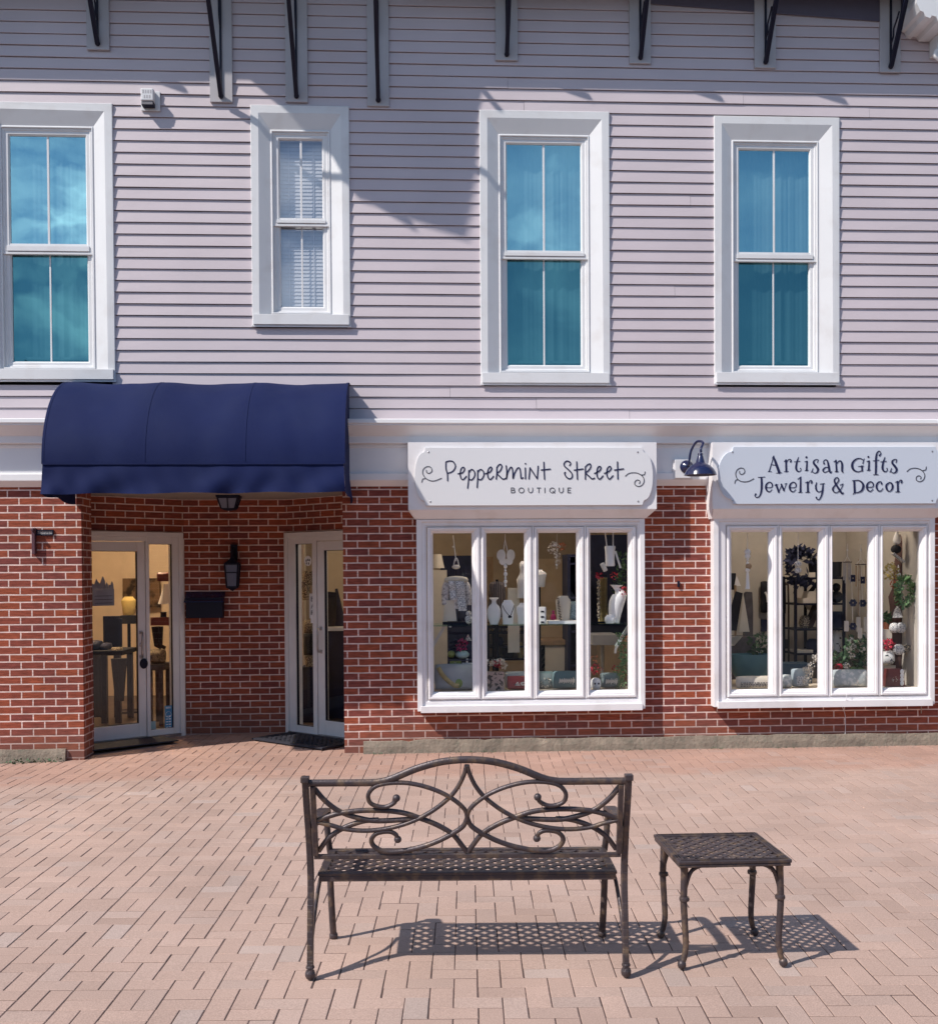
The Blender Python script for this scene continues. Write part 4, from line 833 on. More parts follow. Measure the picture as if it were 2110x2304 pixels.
# ------------------------------------------------------------------ lamps, letter box, alarm, plaque, mats
def gooseneck():
    c = at(1545, 1051, -.06); t = thing('wall_lamp', 'glossy navy gooseneck lamp with a dome shade between the two shop signs', 'lamp', (c.x, 0, c.z))
    a, e = at(1518,1050,-.09).x, at(1556,1050,-.09).x; z1, z0 = at(1540,1034,-.09).z, at(1540,1076,-.09).z
    b = MB(); b.box(a, e, -.095, -.046, z0, z1); b.box(a-.012, e+.012, -.075, -.0461, z0-.012, z1+.006); b.build('mount_block', WHITE, t, bevel=.004)
    d = at(1545,1050,-.11); R = Matrix.Rotation(math.pi/2,3,'X')
    b = MB(); b.lathe([(.062,0),(.060,.012),(.040,.024),(.022,.045),(.012,.048)], (d.x, -.096, d.z), 28, rot=R); b.build('back_plate', NAVYM, t, smooth=True)
    h = at(1577, 1018, -.34)
    b = MB(); b.tube(crom([(d.x,-.13,d.z),(d.x+.004,-.17,d.z+.03),(d.x+.02,-.19,d.z+.14),(d.x+.06,-.235,d.z+.215),(d.x+.10,-.30,d.z+.20),(h.x,-.34,h.z+.035),(h.x,-.34,h.z)],8), .0115, 10); b.build('gooseneck_arm', NAVYM, t, smooth=True)
    zt, zs, zb = at(1575,1019,-.34).z, at(1575,1042,-.34).z, at(1575,1069,-.34).z; r = (at(1611,1065,-.34).x - at(1540,1065,-.34).x)/2; cx = at(1575.5,1065,-.34).x
    b = MB(); H = zt-zb
    pr = [(.014,zt),(.022,zt-.004),(.025,zt-.016),(.020,zt-.020),(.026,zt-.03),(.042,zs+.006),(.052,zs-.004),(r*.62,zs-.022),(r*.83,zb+.055),(r*.95,zb+.024),(r*1.0,zb+.003),(r*1.01,zb),(r*.985,zb),(r*.92,zb+.02),(r*.80,zb+.05),(r*.58,zs-.03),(.02,zs-.02)]
    b.lathe([(q,z-zt) for q,z in pr], (cx,-.34,zt), 36); b.build('dome_shade', NAVYM, t, smooth=True)
    b = MB(); b.ball((cx,-.34,zs-.05), .03, 14, sz=1.2); b.build('bulb', WHITE, t, smooth=True)
gooseneck()
FROST = mat('frosted_pane', (0.10,0.11,0.17), 0.35, var=.05)
def lantern():
    c = at(523, 1300, 1.20); t = thing('wall_lantern', 'black carriage lantern with frosted panes on the shaded brick behind the awning', 'lantern', (c.x, 1.33, c.z))
    zt, zb = at(523,1268,1.2).z, at(523,1319,1.2).z; h = zt-zb; x, y = c.x, 1.20
    b = MB(); b.box(x-.035,x+.035,1.300,1.328,zt+.02,zt+.20); b.tube(crom([(x,1.30,zt+.08),(x,1.26,zt+.14),(x,1.21,zt+.15),(x,1.20,zt+.10),(x,1.20,zt+.05)],6), .010, 8); b.build('bracket', BLACKM, t)
    R4 = Matrix.Rotation(math.pi/4,3,'Z')
    b = MB(); b.lathe([(.015,.07),(.035,.045),(.105,.0),(.105,-.012),(.02,-.013)], (x,y,zt), 4, rot=R4); b.lathe([(.08,0),(.08,-.016),(.03,-.035),(.008,-.05)], (x,y,zb), 4, rot=R4)
    for i in range(4):
        a = math.pi/4+math.pi/2*i; b.bar((x+.096*math.cos(a),y+.096*math.sin(a),zt-.012),(x+.074*math.cos(a),y+.074*math.sin(a),zb),.012,.012)
    for z, r in ((zt-h*.40,.0625),):
        b.box(x-r,x+r,y-r-.006,y-r,z-.005,z+.005)
    b.build('cage', BLACKM, t)
    b = MB(); b.lathe([(.088,-.014),(.070,-h)], (x,y,zt), 4, rot=R4); b.build('glass', FROST, t)
lantern()
def ceiling_lantern():
    c = at(515, 1118, .75); t = thing('ceiling_lantern', 'small black tapered lantern fixed to the porch ceiling under the awning', 'lantern', (c.x, .75, Z_CEIL))
    R4 = Matrix.Rotation(math.pi/4,3,'Z'); b = MB(); b.lathe([(.155,-.001),(.155,-.022),(.14,-.03),(.02,-.031)], (c.x,.75,Z_CEIL), 4, rot=R4)
    b.lathe([(.095,-.128),(.09,-.138),(.02,-.15)], (c.x,.75,Z_CEIL), 4, rot=R4)
    for i in range(8):
        a = math.pi/4*i; r0, r1 = (.138,.094) if i % 2 else (.098,.067); b.bar((c.x+r0*math.cos(a),.75+r0*math.sin(a),Z_CEIL-.03),(c.x+r1*math.cos(a),.75+r1*math.sin(a),Z_CEIL-.13),.010,.010)
    b.build('cage', BLACKM, t); b = MB(); b.lathe([(.13,-.032),(.088,-.128)], (c.x,.75,Z_CEIL), 4, rot=R4); b.build('glass', FROST, t)
ceiling_lantern()
def letter_box():
    x0, x1 = at(417,1360,1.21).x, at(500,1360,1.21).x; z1, z0 = at(460,1334,1.21).z, at(460,1391,1.21).z
    t = thing('letter_box', 'black metal letter box with a sloping lid on the shaded brick by the door', 'letter box', ((x0+x1)/2,1.33,z0))
    b = MB(); b.box(x0,x1,1.22,1.327,z0,z1-.05); b.build('body', BLACKM, t, bevel=.004)
    b = MB(); b.add([(x0-.012,1.2,z1-.085),(x1+.012,1.2,z1-.085),(x1+.012,1.326,z1+.01),(x0-.012,1.326,z1+.01),(x0-.012,1.2,z1-.10),(x1+.012,1.2,z1-.10),(x1+.012,1.326,z1-.04),(x0-.012,1.326,z1-.04)],[(0,1,2,3),(4,5,1,0),(1,5,6,2),(0,3,7,4),(7,6,5,4)])
    b.build('lid', NAVYM, t)
letter_box()
def alarm():
    x0, x1 = at(318,228,-.02).x, at(361,228,-.02).x; z1, z0 = at(340,206,-.02).z, at(340,250,-.02).z
    t = thing('alarm_box', 'small white alarm sounder with a dark grille on the siding', 'alarm', ((x0+x1)/2,0,z0)); W2, H2 = x1-x0, z1-z0
    b = MB(); b.box(x0,x1,-.034,-.0195,z0,z1); b.build('base_plate', WHITE, t, bevel=.003)
    b = MB(); b.box(x0+W2*.1,x0+W2*.76,-.115,-.0325,z0+H2*.33,z1-H2*.04); b.build('housing', WHITE, t, bevel=.008)
    b = MB(); b.box(x0+W2*.12,x0+W2*.74,-.105,-.0325,z0+H2*.12,z0+H2*.325); b.build('grille', BLACKM, t, bevel=.004)
    b = MB()
    for i in range(4): 
        zz = z0+H2*(.16+.04*i); b.box(x0+W2*.15,x0+W2*.71,-.1075,-.1052,zz,zz+.003)
    for i in range(4):
        xx = x0+W2*(.20+.13*i); b.box(xx,xx+.012,-.1165,-.1152,z0+H2*.70,z0+H2*.86)
    for i in range(3):
        xx = x0+W2*(.27+.13*i); b.box(xx,xx+.012,-.1165,-.1152,z0+H2*.45,z0+H2*.60)
    b.build('raised_marks', GREYB, t)
alarm()
def plaque():
    x0, x1 = at(81,1198,-.01).x, at(120,1198,-.01).x; z1, z0 = at(100,1192,-.01).z, at(100,1205,-.01).z
    t = thing('wall_plaque', 'small dark-framed brick-sized vent plaque on the sunlit brick pier', 'plaque', ((x0+x1)/2,0,z0))
    b = MB(); b.frame(x0,x1,z0,z1,[(0,0),(0,-.014),(.010,-.014),(.012,-.006)]); b.build('frame', BLACKM, t)
    MB().quad((x0+.008,-.007,z0+.008),(x1-.008,-.007,z0+.008),(x1-.008,-.007,z1-.008),(x0+.008,-.007,z1-.008)).build('mesh_panel', pattern_mat('vent_mesh',(.05,.05,.06),(.42,.40,.40),90,.02,.2), t)
    MAR = mat('maroon_paint', (.085,.030,.042), .6, var=.1)
    x0, x1 = at(72.5,1215,-.03).x, at(80,1215,-.03).x; z1, z0 = at(76,1188,-.03).z, at(76,1247,-.03).z
    t = thing('wall_bracket', 'narrow maroon upright bracket strip fixed beside the vent plaque', 'bracket', ((x0+x1)/2,0,z0))
    b = MB(); b.box(x0,x1,-.05,-.001,z0,z1); b.build('strip', MAR, t, bevel=.004)
    b = MB(); b.box(x0+.003,x1-.003,-.075,-.051,z1-.03,z1-.005); b.build('arm', MAR, t, bevel=.004)
plaque()
def hook():
    p = at(1526,1314,-.01); t = tag(MB().box(p.x-.010,p.x+.010,-.022,-.001,p.z-.028,p.z+.028).build('wall_hook', BLACKM, bevel=.004), 'tiny dark hook on the brick between the two bays', 'hook')
hook()
def wire():
    p = at(1904,1570,-.137); q = at(1902,1655,-.02); b = MB(); b.tube(crom([(p.x+.02,-.12,p.z+.07),(p.x,-.139,p.z+.03),(p.x,-.13,p.z-.03),(p.x-.004,-.02,p.z-.06),(q.x,-.012,(p.z+q.z)/2),(q.x,-.012,q.z)],6), .0028, 6)
    tag(b.build('cable', WHITE, smooth=True), 'thin pale cable hanging down the brick under the second bay', 'cable')
wire()
MATM = mat('rubber_mat', (.022,.022,.034), .8, var=.25, scale=25, bump=.5, bscale=120)
def mats():
    n = lambda p, D, N: None
    b = MB(TFL); b.box(.30,1.22,-.46,-.06,.012,.026); tag(b.build('door_mat', MATM, bevel=.004), 'plain dark rubber mat lying before the left-hand entrance door', 'door mat')
    t = thing('door_mat', 'openwork black rubber mat before the right-hand entrance door', 'door mat', tuple(Bc + DR*.75 + NR*.42 + Vector((0,0,.012))))
    b = MB(TFR); u0,u1,w0,w1 = .14,1.15,-.58,-.07; z0,z1 = .014,.030
    b.box(u0,u1,w0,w0+.05,z0,z1); b.box(u0,u1,w1-.05,w1,z0,z1); b.box(u0,u0+.05,w0+.0505,w1-.0505,z0,z1); b.box(u1-.05,u1,w0+.0505,w1-.0505,z0,z1); b.build('border', MATM, t)
    b = MB(TFR); k = 0
    while u0+.05+k*.065 < u1-.06:
        u = u0+.05+k*.065; b.box(u,u+.026,w0+.051,w1-.051,z0,z1-.003); k += 1
    for i in range(6): w = w0+.08+i*.065; b.box(u0+.051,u1-.051,w,w+.026,z0,z1-.0045)
    b.build('lattice', MATM, t)
mats()

# ------------------------------------------------------------------ cast bench and side table
def lattice(b, x0, x1, y0, y1, z0, z1, pitch, w, skewx=1.0):
    # diagonal straps both ways, clipped to the panel
    h = (y1-y0); L = x1-x0
    for s in (1, -1):
        c = -h*1.0
        while c < L + h*skewx:
            pts = []
            if s == 1: pa, pb = (x0+c, y0), (x0+c+h*skewx, y1)
            else: pa, pb = (x0+c+h*skewx - (h*skewx-h*1.0) , y0), (x0+c, y1); pa = (x0+c+h*skewx, y0)
            (xa, ya), (xb, yb) = pa, pb
            def clip(xa, ya, xb, yb):
                for lim, sg in ((x0, 1), (x1, -1)):
                    if (xa-lim)*sg < 0 and (xb-lim)*sg < 0: return None
                    if (xa-lim)*sg < 0: t = (lim-xa)/(xb-xa); xa, ya = lim, ya+(yb-ya)*t
                    elif (xb-lim)*sg < 0: t = (lim-xa)/(xb-xa); xb, yb = lim, ya+(yb-ya)*t
                return xa, ya, xb, yb
            q = clip(xa, ya, xb, yb)
            if q and math.hypot(q[2]-q[0], q[3]-q[1]) > .02:
                dz = .0005*s; zm = (z0+z1)/2
                b.bar((q[0],q[1],zm+dz), (q[2],q[3],zm+dz), w, z1-z0)
            c += pitch
def bench():
    o = Vector((0.224, -5.303, -0.0755)); rz = -math.radians(2.8)
    t = thing('park_bench', 'antique bronze cast metal bench with scrolled openwork back, seen from behind', 'bench', o, rz, local=True)
    # posts run foot to top; legs are children, one each
    K = .000822
    def cv(cx, cy): return (cx-940)*K, .864 - (cy-193)*.00088
    def yb(z): return .05 - .12*max(0, (z-.42))/.44 if z > .42 else .05*z/.42
    for s in (-1, 1):
        b = MB(); pts = crom([(s*.679,-.004,.028),(s*.679,.006,.10),(s*.680,.03,.26),(s*.680,.048,.42),(s*.681,.018,.60),(s*.683,-.03,.76),(s*.683,-.072,.885)],6)
        for i in range(len(pts)-1): b.bar(pts[i], Vector(pts[i+1])+(Vector(pts[i+1])-Vector(pts[i])).normalized()*.002, .026, .036, up=(0,1,0))
        b.ball((s*.679,-.004,.026), .0225, 14, sz=1.15); b.lathe([(.018,0),(.020,.006),(.016,.014)], (s*.679,-.002,.05), 14)
        b.box(s*.683-.017,s*.683+.017,-.094,-.052,.868,.893)
        b.build('rear_leg', BRONZE, t, bevel=.003)
        b = MB(); b.tube(crom([(s*.640,.490,.025),(s*.642,.478,.09),(s*.648,.468,.25),(s*.650,.468,.40)],6), [.015]*2+[.016]*16+[.017], 10); b.ball((s*.640,.492,.022), .021, 14, sz=1.1); b.build('front_leg', BRONZE, t, smooth=True)
        b = MB(); b.tube(crom([(s*.650,.468,.43),(s*.655,.445,.50),(s*.660,.440,.57),(s*.662,.405,.625)],6), .015, 10)
        b.build('arm_post', BRONZE, t, smooth=True)
        b = MB(); pa = crom([(s*.668,.0,.665),(s*.668,.15,.668),(s*.666,.32,.655),(s*.664,.395,.645),(s*.664,.435,.628),(s*.664,.440,.600)],6)
        for i in range(len(pa)-1): b.bar(pa[i], pa[i+1], .048, .020)
        b.build('armrest', BRONZE, t, bevel=.004)
        b = MB(); b.tube(crom([(s*.655,.30,.415),(s*.662,.17,.36),(s*.672,.08,.24),(s*.678,.03,.14),(s*.679,.012,.09)],6), .011, 8, flat=.8); b.build('side_brace', BRONZE, t, smooth=True)
    b = MB(); x0,x1,y0,y1 = -.652,.652,.062,.475; zt = .444
    b.box(x0,x1,y0,y0+.034,zt-.014,zt); b.box(x0,x1,y1-.034,y1,zt-.014,zt); b.box(x0,x0+.034,y0+.0342,y1-.0342,zt-.014,zt); b.box(x1-.034,x1,y0+.0342,y1-.0342,zt-.014,zt)
    b.box(x0+.004,x1-.004,y0+.004,y0+.014,zt-.040,zt-.0142); b.box(x0+.004,x1-.004,y1-.014,y1-.004,zt-.040,zt-.0142); b.box(x0+.004,x0+.014,y0+.0142,y1-.0142,zt-.040,zt-.0142); b.box(x1-.014,x1-.004,y0+.0142,y1-.0142,zt-.040,zt-.0142)
    b.build('seat_frame', BRONZE, t, bevel=.003)
    b = MB(); lattice(b, x0+.034, x1-.034, y0+.034, y1-.034, zt-.0105, zt-.006, .0705, .0235); b.build('seat', BRONZE, t)
    # back: rails, stiles and scrollwork
    def p3(cx, cy): x, z = cv(cx, cy); return (x, yb(z), z)
    half = [(118,193),(280,193),(440,193),(500,188),(560,172),(680,124),(790,94),(870,83),(940,80)]
    top = half + [(1880-x, y) for x, y in reversed(half[:-1])]
    b = MB(); b.tube([p3(*q) for q in crom(top, 6)], .0155, 10, flat=.72); b.build('top_rail', BRONZE, t, smooth=True)
    b = MB(); b.bar(p3(136,576), p3(1744,576), .020, .020); b.build('bottom_rail', BRONZE, t, bevel=.003)
    for xx in (147, 1733): 
        b = MB(); b.bar(p3(xx,208), p3(xx,566), .022, .026, up=(0,1,0)); b.build('back_stile', BRONZE, t, bevel=.003)
    curves = {'sweep': [[(938,108),(925,155),(895,215),(850,270),(775,330),(690,378),(600,412),(500,434),(400,441),(300,431),(235,412),(160,395)],
                        [(936,556),(910,520),(860,460),(780,412),(690,376),(610,350),(520,338),(400,336),(290,347),(225,364),(160,386)]],
              'spray': [[(155,222),(210,288),(290,346),(400,381),(480,391),(600,386),(680,379)], [(160,548),(215,480),(290,430),(395,393),(480,386)]],
              'scroll': [[(941,385),(925,330),(850,268),(750,222),(640,196),(540,195),(468,212),(432,252),(438,292),(472,312),(520,316),(562,297),(576,272)],
                         [(941,375),(918,420),(860,460),(780,500),(690,530),(580,551),(500,549),(452,522),(440,487),(470,455),(530,446),(566,460),(577,487)]]}
    for nm, cs in curves.items():
        for ci, c in enumerate(cs):
            for mir in (0, 1):
                pts = [p3(1880-x if mir else x, y) for x, y in crom(c, 6)]; dy = .0016*ci + .0008*mir + {'sweep':0,'spray':.0035,'scroll':-.0035}[nm]
                pts = [(x, y+dy, z) for x, y, z in pts]; b = MB(); b.tube(pts, .0112, 10, flat=.85)
                if nm == 'scroll': b.ball(pts[-1], .0165, 12)
                b.build(nm, BRONZE, t, smooth=True)
bench()
def side_table():
    o = Vector((1.388, -5.075, -0.0725)); t = thing('side_table', 'small square bronze metal side table with a pierced top and curved legs', 'table', o, 0.0, local=True)
    H, hx, hy = .488, .250, .243
    b = MB(); fr = .036
    b.box(-hx,hx,-hy,-hy+fr,H-.016,H); b.box(-hx,hx,hy-fr,hy,H-.016,H); b.box(-hx,-hx+fr,-hy+fr+.0002,hy-fr-.0002,H-.016,H); b.box(hx-fr,hx,-hy+fr+.0002,hy-fr-.0002,H-.016,H)
    b.box(-hx+.004,hx-.004,-hy+.003,-hy+.012,H-.030,H-.0162); b.box(-hx+.004,hx-.004,hy-.012,hy-.003,H-.030,H-.0162); b.box(-hx+.003,-hx+.012,-hy+.0125,hy-.0125,H-.030,H-.0162); b.box(hx-.012,hx-.003,-hy+.0125,hy-.0125,H-.030,H-.0162)
    b.frame(-hx+.01,hx-.01,0,.001,[(0,0)])if False else None
    b.build('top_frame', BRONZE, t, bevel=.004)
    b = MB()
    for k in (0, 1):
        e = .012 + .011*k; z = H+.0003
        b.box(-hx+e,hx-e,-hy+e,-hy+e+.004,H+.0002,H+.003); b.box(-hx+e,hx-e,hy-e-.004,hy-e,H+.0002,H+.003); b.box(-hx+e,-hx+e+.004,-hy+e+.0042,hy-e-.0042,H+.0002,H+.003); b.box(hx-e-.004,hx-e,-hy+e+.0042,hy-e-.0042,H+.0002,H+.003)
    b.build('rim_bead', BRONZE, t)
    b = MB(); lattice(b, -hx+fr, hx-fr, -hy+fr, hy-fr, H-.0115, H-.0065, .060, .0215); b.build('pierced_top', BRONZE, t)
    for sx in (-1, 1):
        for sy in (-1, 1):
            lg = MB(); x, y = sx*.213, sy*.193
            pts = crom([(x-sx*.002,y,H-.018),(x,y,.40),(x+sx*.003,y,.30),(x-sx*.002,y,.20),(x-sx*.006,y,.11),(x+sx*.001,y+sy*.002,.055),(x+sx*.012,y+sy*.004,.028)],6)
            n = len(pts); lg.tube(pts, [.0165-.0045*(i/(n-1)) for i in range(n)], 10)
            lg.ball((x+sx*.013,y+sy*.004,.022), .0195, 14, sz=1.1); lg.lathe([(.012,0),(.021,.004),(.023,.012),(.021,.020),(.012,.024)], (x+sx*.0,y,.298), 14)
            L = lg.build('leg', BRONZE, t, smooth=True)
            for ax in (0, 1):
                bz = MB(); d = .10
                c = [(x,y,.318),(x - (sx*.008 if ax == 0 else 0), y - (sy*.008 if ax else 0), .37),(x-(sx*.035 if ax == 0 else 0), y-(sy*.035 if ax else 0),.435),(x-(sx*d if ax == 0 else 0), y-(sy*d if ax else 0),.464)]
                bz.tube(crom(c,6), .0095, 8); e = c[-1]; bz.box(e[0]-.012,e[0]+.012,e[1]-.012,e[1]+.012,.450,.4715); bz.build('brace', BRONZE, L, smooth=True)
side_table()

# ------------------------------------------------------------------ goods in the windows
def crop(ox, oy, s): return lambda x, y, Y: at(ox + s*x, oy + s*y, Y)
a1, a2, a3, a4 = crop(930,1170,.2083), crop(1180,1170,.2083), crop(1610,1170,.2083), crop(1850,1170,.2083)
d5, d6 = crop(180,1180,.258), crop(630,1180,.258)
def R(f, x0, x1, y0, y1, Y):
    xm, ym = (x0+x1)/2, (y0+y1)/2; return f(x0,ym,Y).x, f(x1,ym,Y).x, f(xm,y1,Y).z, f(xm,y0,Y).z
def goods(name, label, cat, base, parts, group=None):
    if len(parts) == 1:
        p = parts[0]; o = p[1].build(name, p[2], smooth=p[3] if len(p) > 3 else False); return tag(o, label, cat, group)
    t = thing(name, label, cat, base, group=group)
    for p in parts: p[1].build(p[0], p[2], t, smooth=p[3] if len(p) > 3 else False)
    return t
CREAM = mat('cream_cloth', (.66,.60,.50), .9, var=.06); LINEN = mat('white_linen', (.82,.81,.80), .8, var=.04)
GOLD = mat('mustard_cloth', (.48,.36,.16), .85, var=.2, scale=30); REDP = mat('red_petals', (.42,.015,.04), .7, var=.25, scale=30)
PINKP = mat('magenta_petals', (.36,.015,.11), .7, var=.25, scale=30); WHITEP = mat('white_petals', (.72,.66,.58), .8, var=.1); LEAF = mat('leaf_green', (.055,.11,.05), .7, var=.3, scale=30)
LEAFL = mat('pale_leaf', (.14,.24,.10), .7, var=.3, scale=30); TEAL = mat('teal_paint', (.07,.17,.19), .5, var=.12); GREYT = mat('grey_teal_cloth', (.17,.21,.21), .9, var=.06)
DBLUE = mat('dark_blue_cloth', (.018,.022,.06), .8, var=.2); PALEBL = mat('pale_blue_glaze', (.34,.48,.50), .45, var=.06); OLIVE = mat('olive_glaze', (.28,.32,.10), .5, var=.1)
GREENT = mat('green_tile', (.17,.26,.05), .4, var=.1); REDC = mat('red_cloth', (.34,.055,.06), .85, var=.06); GREYC = mat('grey_cloth', (.42,.42,.43), .9, var=.05)
DWOOD = mat('weathered_wood', (.085,.075,.085), .8, var=.3, scale=12); TAN = mat('tan_wood', (.36,.24,.14), .7, var=.2, scale=12); BROWN = mat('dark_brown', (.05,.03,.028), .6, var=.2)
REDL = mat('oxblood_leather', (.15,.035,.035), .5, var=.1); ORANGE = mat('orange_glaze', (.50,.16,.07), .5, var=.1); YELLOWF = mat('yellow_flowers', (.42,.34,.10), .8, var=.3, scale=30)
LACE = pattern_mat('white_lace', (.75,.73,.71), (.30,.30,.31), 55, .06, .16); LEOP = pattern_mat('spotted_cloth', (.05,.04,.04), (.55,.46,.33), 60, .06, .2)
BARK = pattern_mat('glitter_bark', (.035,.022,.035), (.13,.075,.07), 60, .1, .35, 'NOISE'); SPOT = pattern_mat('spotted_white', (.70,.70,.68), (.05,.06,.06), 22, .60, .62, 'NOISE')
FLORAL = pattern_mat('floral_print', (.48,.36,.32), (.10,.085,.08), 28, .5, .56, 'NOISE'); STRIPE = pattern_mat('striped_cloth', (.035,.03,.04), (.22,.19,.19), 18, .62, .7, 'WAVE')
KNIT = pattern_mat('patterned_knit', (.66,.62,.60), (.34,.31,.31), 45, .5, .6, 'NOISE'); BLACKC = mat('black_cloth', (.012,.012,.02), .8, var=.2)
MARBLE = pattern_mat('pale_stone_print', (.46,.50,.50), (.68,.68,.66), 26, .5, .58, 'NOISE'); TEALP = pattern_mat('teal_scales', (.30,.38,.40), (.10,.16,.18), 60, .06, .2)
GLASSY = glass_mat('shelf_glass', (.80,.90,.88), (.9,1,.98), .04)
PAPER = mat('cream_paper', (.62,.55,.46), .8, var=.03); LAVEN = mat('grey_wood_sign', (.28,.28,.33), .8, var=.08)

def cushion(b, xc, zc, w, h, t, y, lean=.22, n=14, ex=2.6, rot=0.0):
    vs, fs = [], []; cr_, sr_ = math.cos(rot), math.sin(rot)
    for s in (-1, 1):
        for i in range(n+1):
            for j in range(n+1):
                u, v = -1+2*i/n, -1+2*j/n
                k = max(0, (1-abs(u)**ex))*max(0, (1-abs(v)**ex)); d = t/2*k**.5
                px, pz = u*w/2*(1-.05*v*v), v*h/2*(1-.05*u*u); px, pz = px*cr_-pz*sr_, px*sr_+pz*cr_
                vs.append((xc+px, y + s*d + lean*(pz), zc+pz))
    m = (n+1)**2
    for i in range(n):
        for j in range(n):
            a = i*(n+1)+j; fs.append((a, a+n+1, a+n+2, a+1)); fs.append((m+a, m+a+1, m+a+n+2, m+a+n+1))
    return b.add(vs, fs)
def petals(b, c, r, n, rnd, ps=.4, flat=1.0):           # a ball of many small cupped faces
    c = Vector(c)
    for k in range(n):
        d = Vector((rnd.gauss(0,1), rnd.gauss(0,1)*flat, rnd.gauss(0,1))).normalized(); p = c + d*r*(.55+.45*rnd.random())
        u = d.cross(Vector((rnd.gauss(0,1),rnd.gauss(0,1),rnd.gauss(0,1)))).normalized(); w = (d.cross(u)*.7 + d*.5).normalized(); s = r*ps*(.7+.6*rnd.random())
        b.quad(p-u*s*.5, p+w*s*.55-u*s*.18, p+w*s*1.0, p+u*s*.5+w*s*.3)
    return b
def leaves(b, c, rx, rz, n, rnd, s=.03, ry=None):
    c = Vector(c); ry = ry or rx
    for k in range(n):
        p = c + Vector((rnd.uniform(-rx,rx), rnd.uniform(-ry,ry), rnd.uniform(-rz,rz))); u = Vector((rnd.gauss(0,1),rnd.gauss(0,1),rnd.gauss(0,1))).normalized(); w = u.cross(Vector((rnd.gauss(0,1),rnd.gauss(0,1),rnd.gauss(0,1)))).normalized(); q = s*(.6+.8*rnd.random())
        b.quad(p-u*q*.2, p+w*q*.6-u*q*.35, p+w*q*1.3, p+w*q*.6+u*q*.35)
    return b
def pumpkin(b, c, r, sz=.75, n=30):
    vs, fs = [], []; m = 10
    for i in range(m+1):
        a = math.pi*i/m
        for j in range(n):
            th = 2*math.pi*j/n; k = r*math.sin(a)*(1-.10*abs(math.sin(th*4)))
            vs.append((c[0]+k*math.cos(th), c[1]+k*math.sin(th), c[2]-r*sz*math.cos(a)*(1-.12*math.exp(-(math.sin(a)/.25)**2))))
    for i in range(m):
        for j in range(n): fs.append((i*n+j, i*n+(j+1)%n, (i+1)*n+(j+1)%n, (i+1)*n+j))
    return b.add(vs, fs)
def bust(b, xc, zb, w, h, y, kind=0):
    if kind == 0: pr = [(.28,0),(.30,.02),(.46,.22),(.50,.40),(.47,.55),(.36,.68),(.20,.76),(.15,.84),(.17,.90),(.30,.96),(.36,.985),(.30,1.0)]
    elif kind == 1: pr = [(.38,0),(.40,.02),(.44,.4),(.50,.74),(.46,.84),(.34,.93),(.30,1.0),(.24,1.0)]
    else: pr = [(.34,0),(.38,.02),(.40,.35),(.48,.62),(.50,.74),(.42,.84),(.26,.92),(.22,1.0),(.16,1.0)]
    return b.lathe([(q*w, z*h) for q, z in pr], (xc, y, zb), 22, sx=1.0, sy=.42)
rnd = random.Random(11)
ZL = BAYS[0]['gy_m'][1]-.011; ZS = a1(500,1128,.12).z; ZL2 = BAYS[1]['gy_m'][1]-.011
# glass shelf across the first bay
t = thing('glass_shelf', 'clear glass shelf on white brackets across the first bay window', 'shelf', (1.05,.2,ZS))
ix = BAYS[0]['ix']
MB().box(ix[0]+.02, ix[1]-.02, .0, .40, ZS-.012, ZS).build('glass_panel', GLASSY, t)
for xx in (ix[0]+.06, ix[1]-.10): 
    b = MB(); b.bar((xx+.12, .30, ZS-.014), (xx-.02, .30, ZS-.24), .026, .03); b.bar((xx+.16, .1, ZS-.02), (xx+.16, .40, ZS-.02), .02, .014); b.build('bracket', WHITE, t)

# -- first bay, on the shelf
x0,x1,zb,zt = R(a1,330,595,605,1120,.2); xc = (x0+x1)/2
p1 = MB(); p1.tube([(xc,.2,zt+.0),(xc,.2,zt+.05)],.006,6); p1.box(xc-.13,xc+.13,.14,.26,ZS,ZS+.02); p1.box(xc+.015,xc+.032,.19,.21,ZS+.02,ZS+.14)
coat = MB(); vs=[]; fs=[]; n=18; rows=[(.0,.08,.05),(.05,.17,.07),(.10,.30,.09),(.17,.36,.10),(.34,.33,.11),(.52,.32,.11),(.66,.34,.10),(.68,.33,.10)]
for f,w_,d_ in rows:
    for j in range(n):
        a=2*math.pi*j/n; k=1+.05*math.sin(a*6+f*9); vs.append((xc+(x1-x0)*w_*math.cos(a)*k,.2+d_*.8*math.sin(a)*k,zt-(zt-ZS)*f))
for i in range(len(rows)-1):
    for j in range(n): fs.append((i*n+j,i*n+(j+1)%n,(i+1)*n+(j+1)%n,(i+1)*n+j))
coat.add(vs,fs)
for s_ in (-1,1): coat.tube(crom([(xc+s_*(x1-x0)*.27,.19,zt-(zt-ZS)*.12),(xc+s_*(x1-x0)*.41,.18,zt-(zt-ZS)*.24),(xc+s_*(x1-x0)*.45,.17,zt-(zt-ZS)*.42),(xc+s_*(x1-x0)*.45,.16,zt-(zt-ZS)*.60)],5),[.042]*10+[.036]*6,10)
sc1=MB(); w_=x1-x0
for (xa,za,xb,zb_,ww) in ((-.22,.10,-.10,.50,.24),(.12,.10,.24,.72,.34)):
    q=[]; 
    for i in range(9):
        f=i/8; q.append((xc+w_*(xa+(xb-xa)*f),.095-.010*math.sin(f*9),zt-(zt-ZS)*(za+(zb_-za)*f)))
    for i in range(8): sc1.quad((q[i][0]-w_*ww/2,q[i][1],q[i][2]),(q[i][0]+w_*ww/2,q[i][1]-.006,q[i][2]),(q[i+1][0]+w_*ww/2,q[i+1][1]-.006,q[i+1][2]),(q[i+1][0]-w_*ww/2,q[i+1][1],q[i+1][2]))
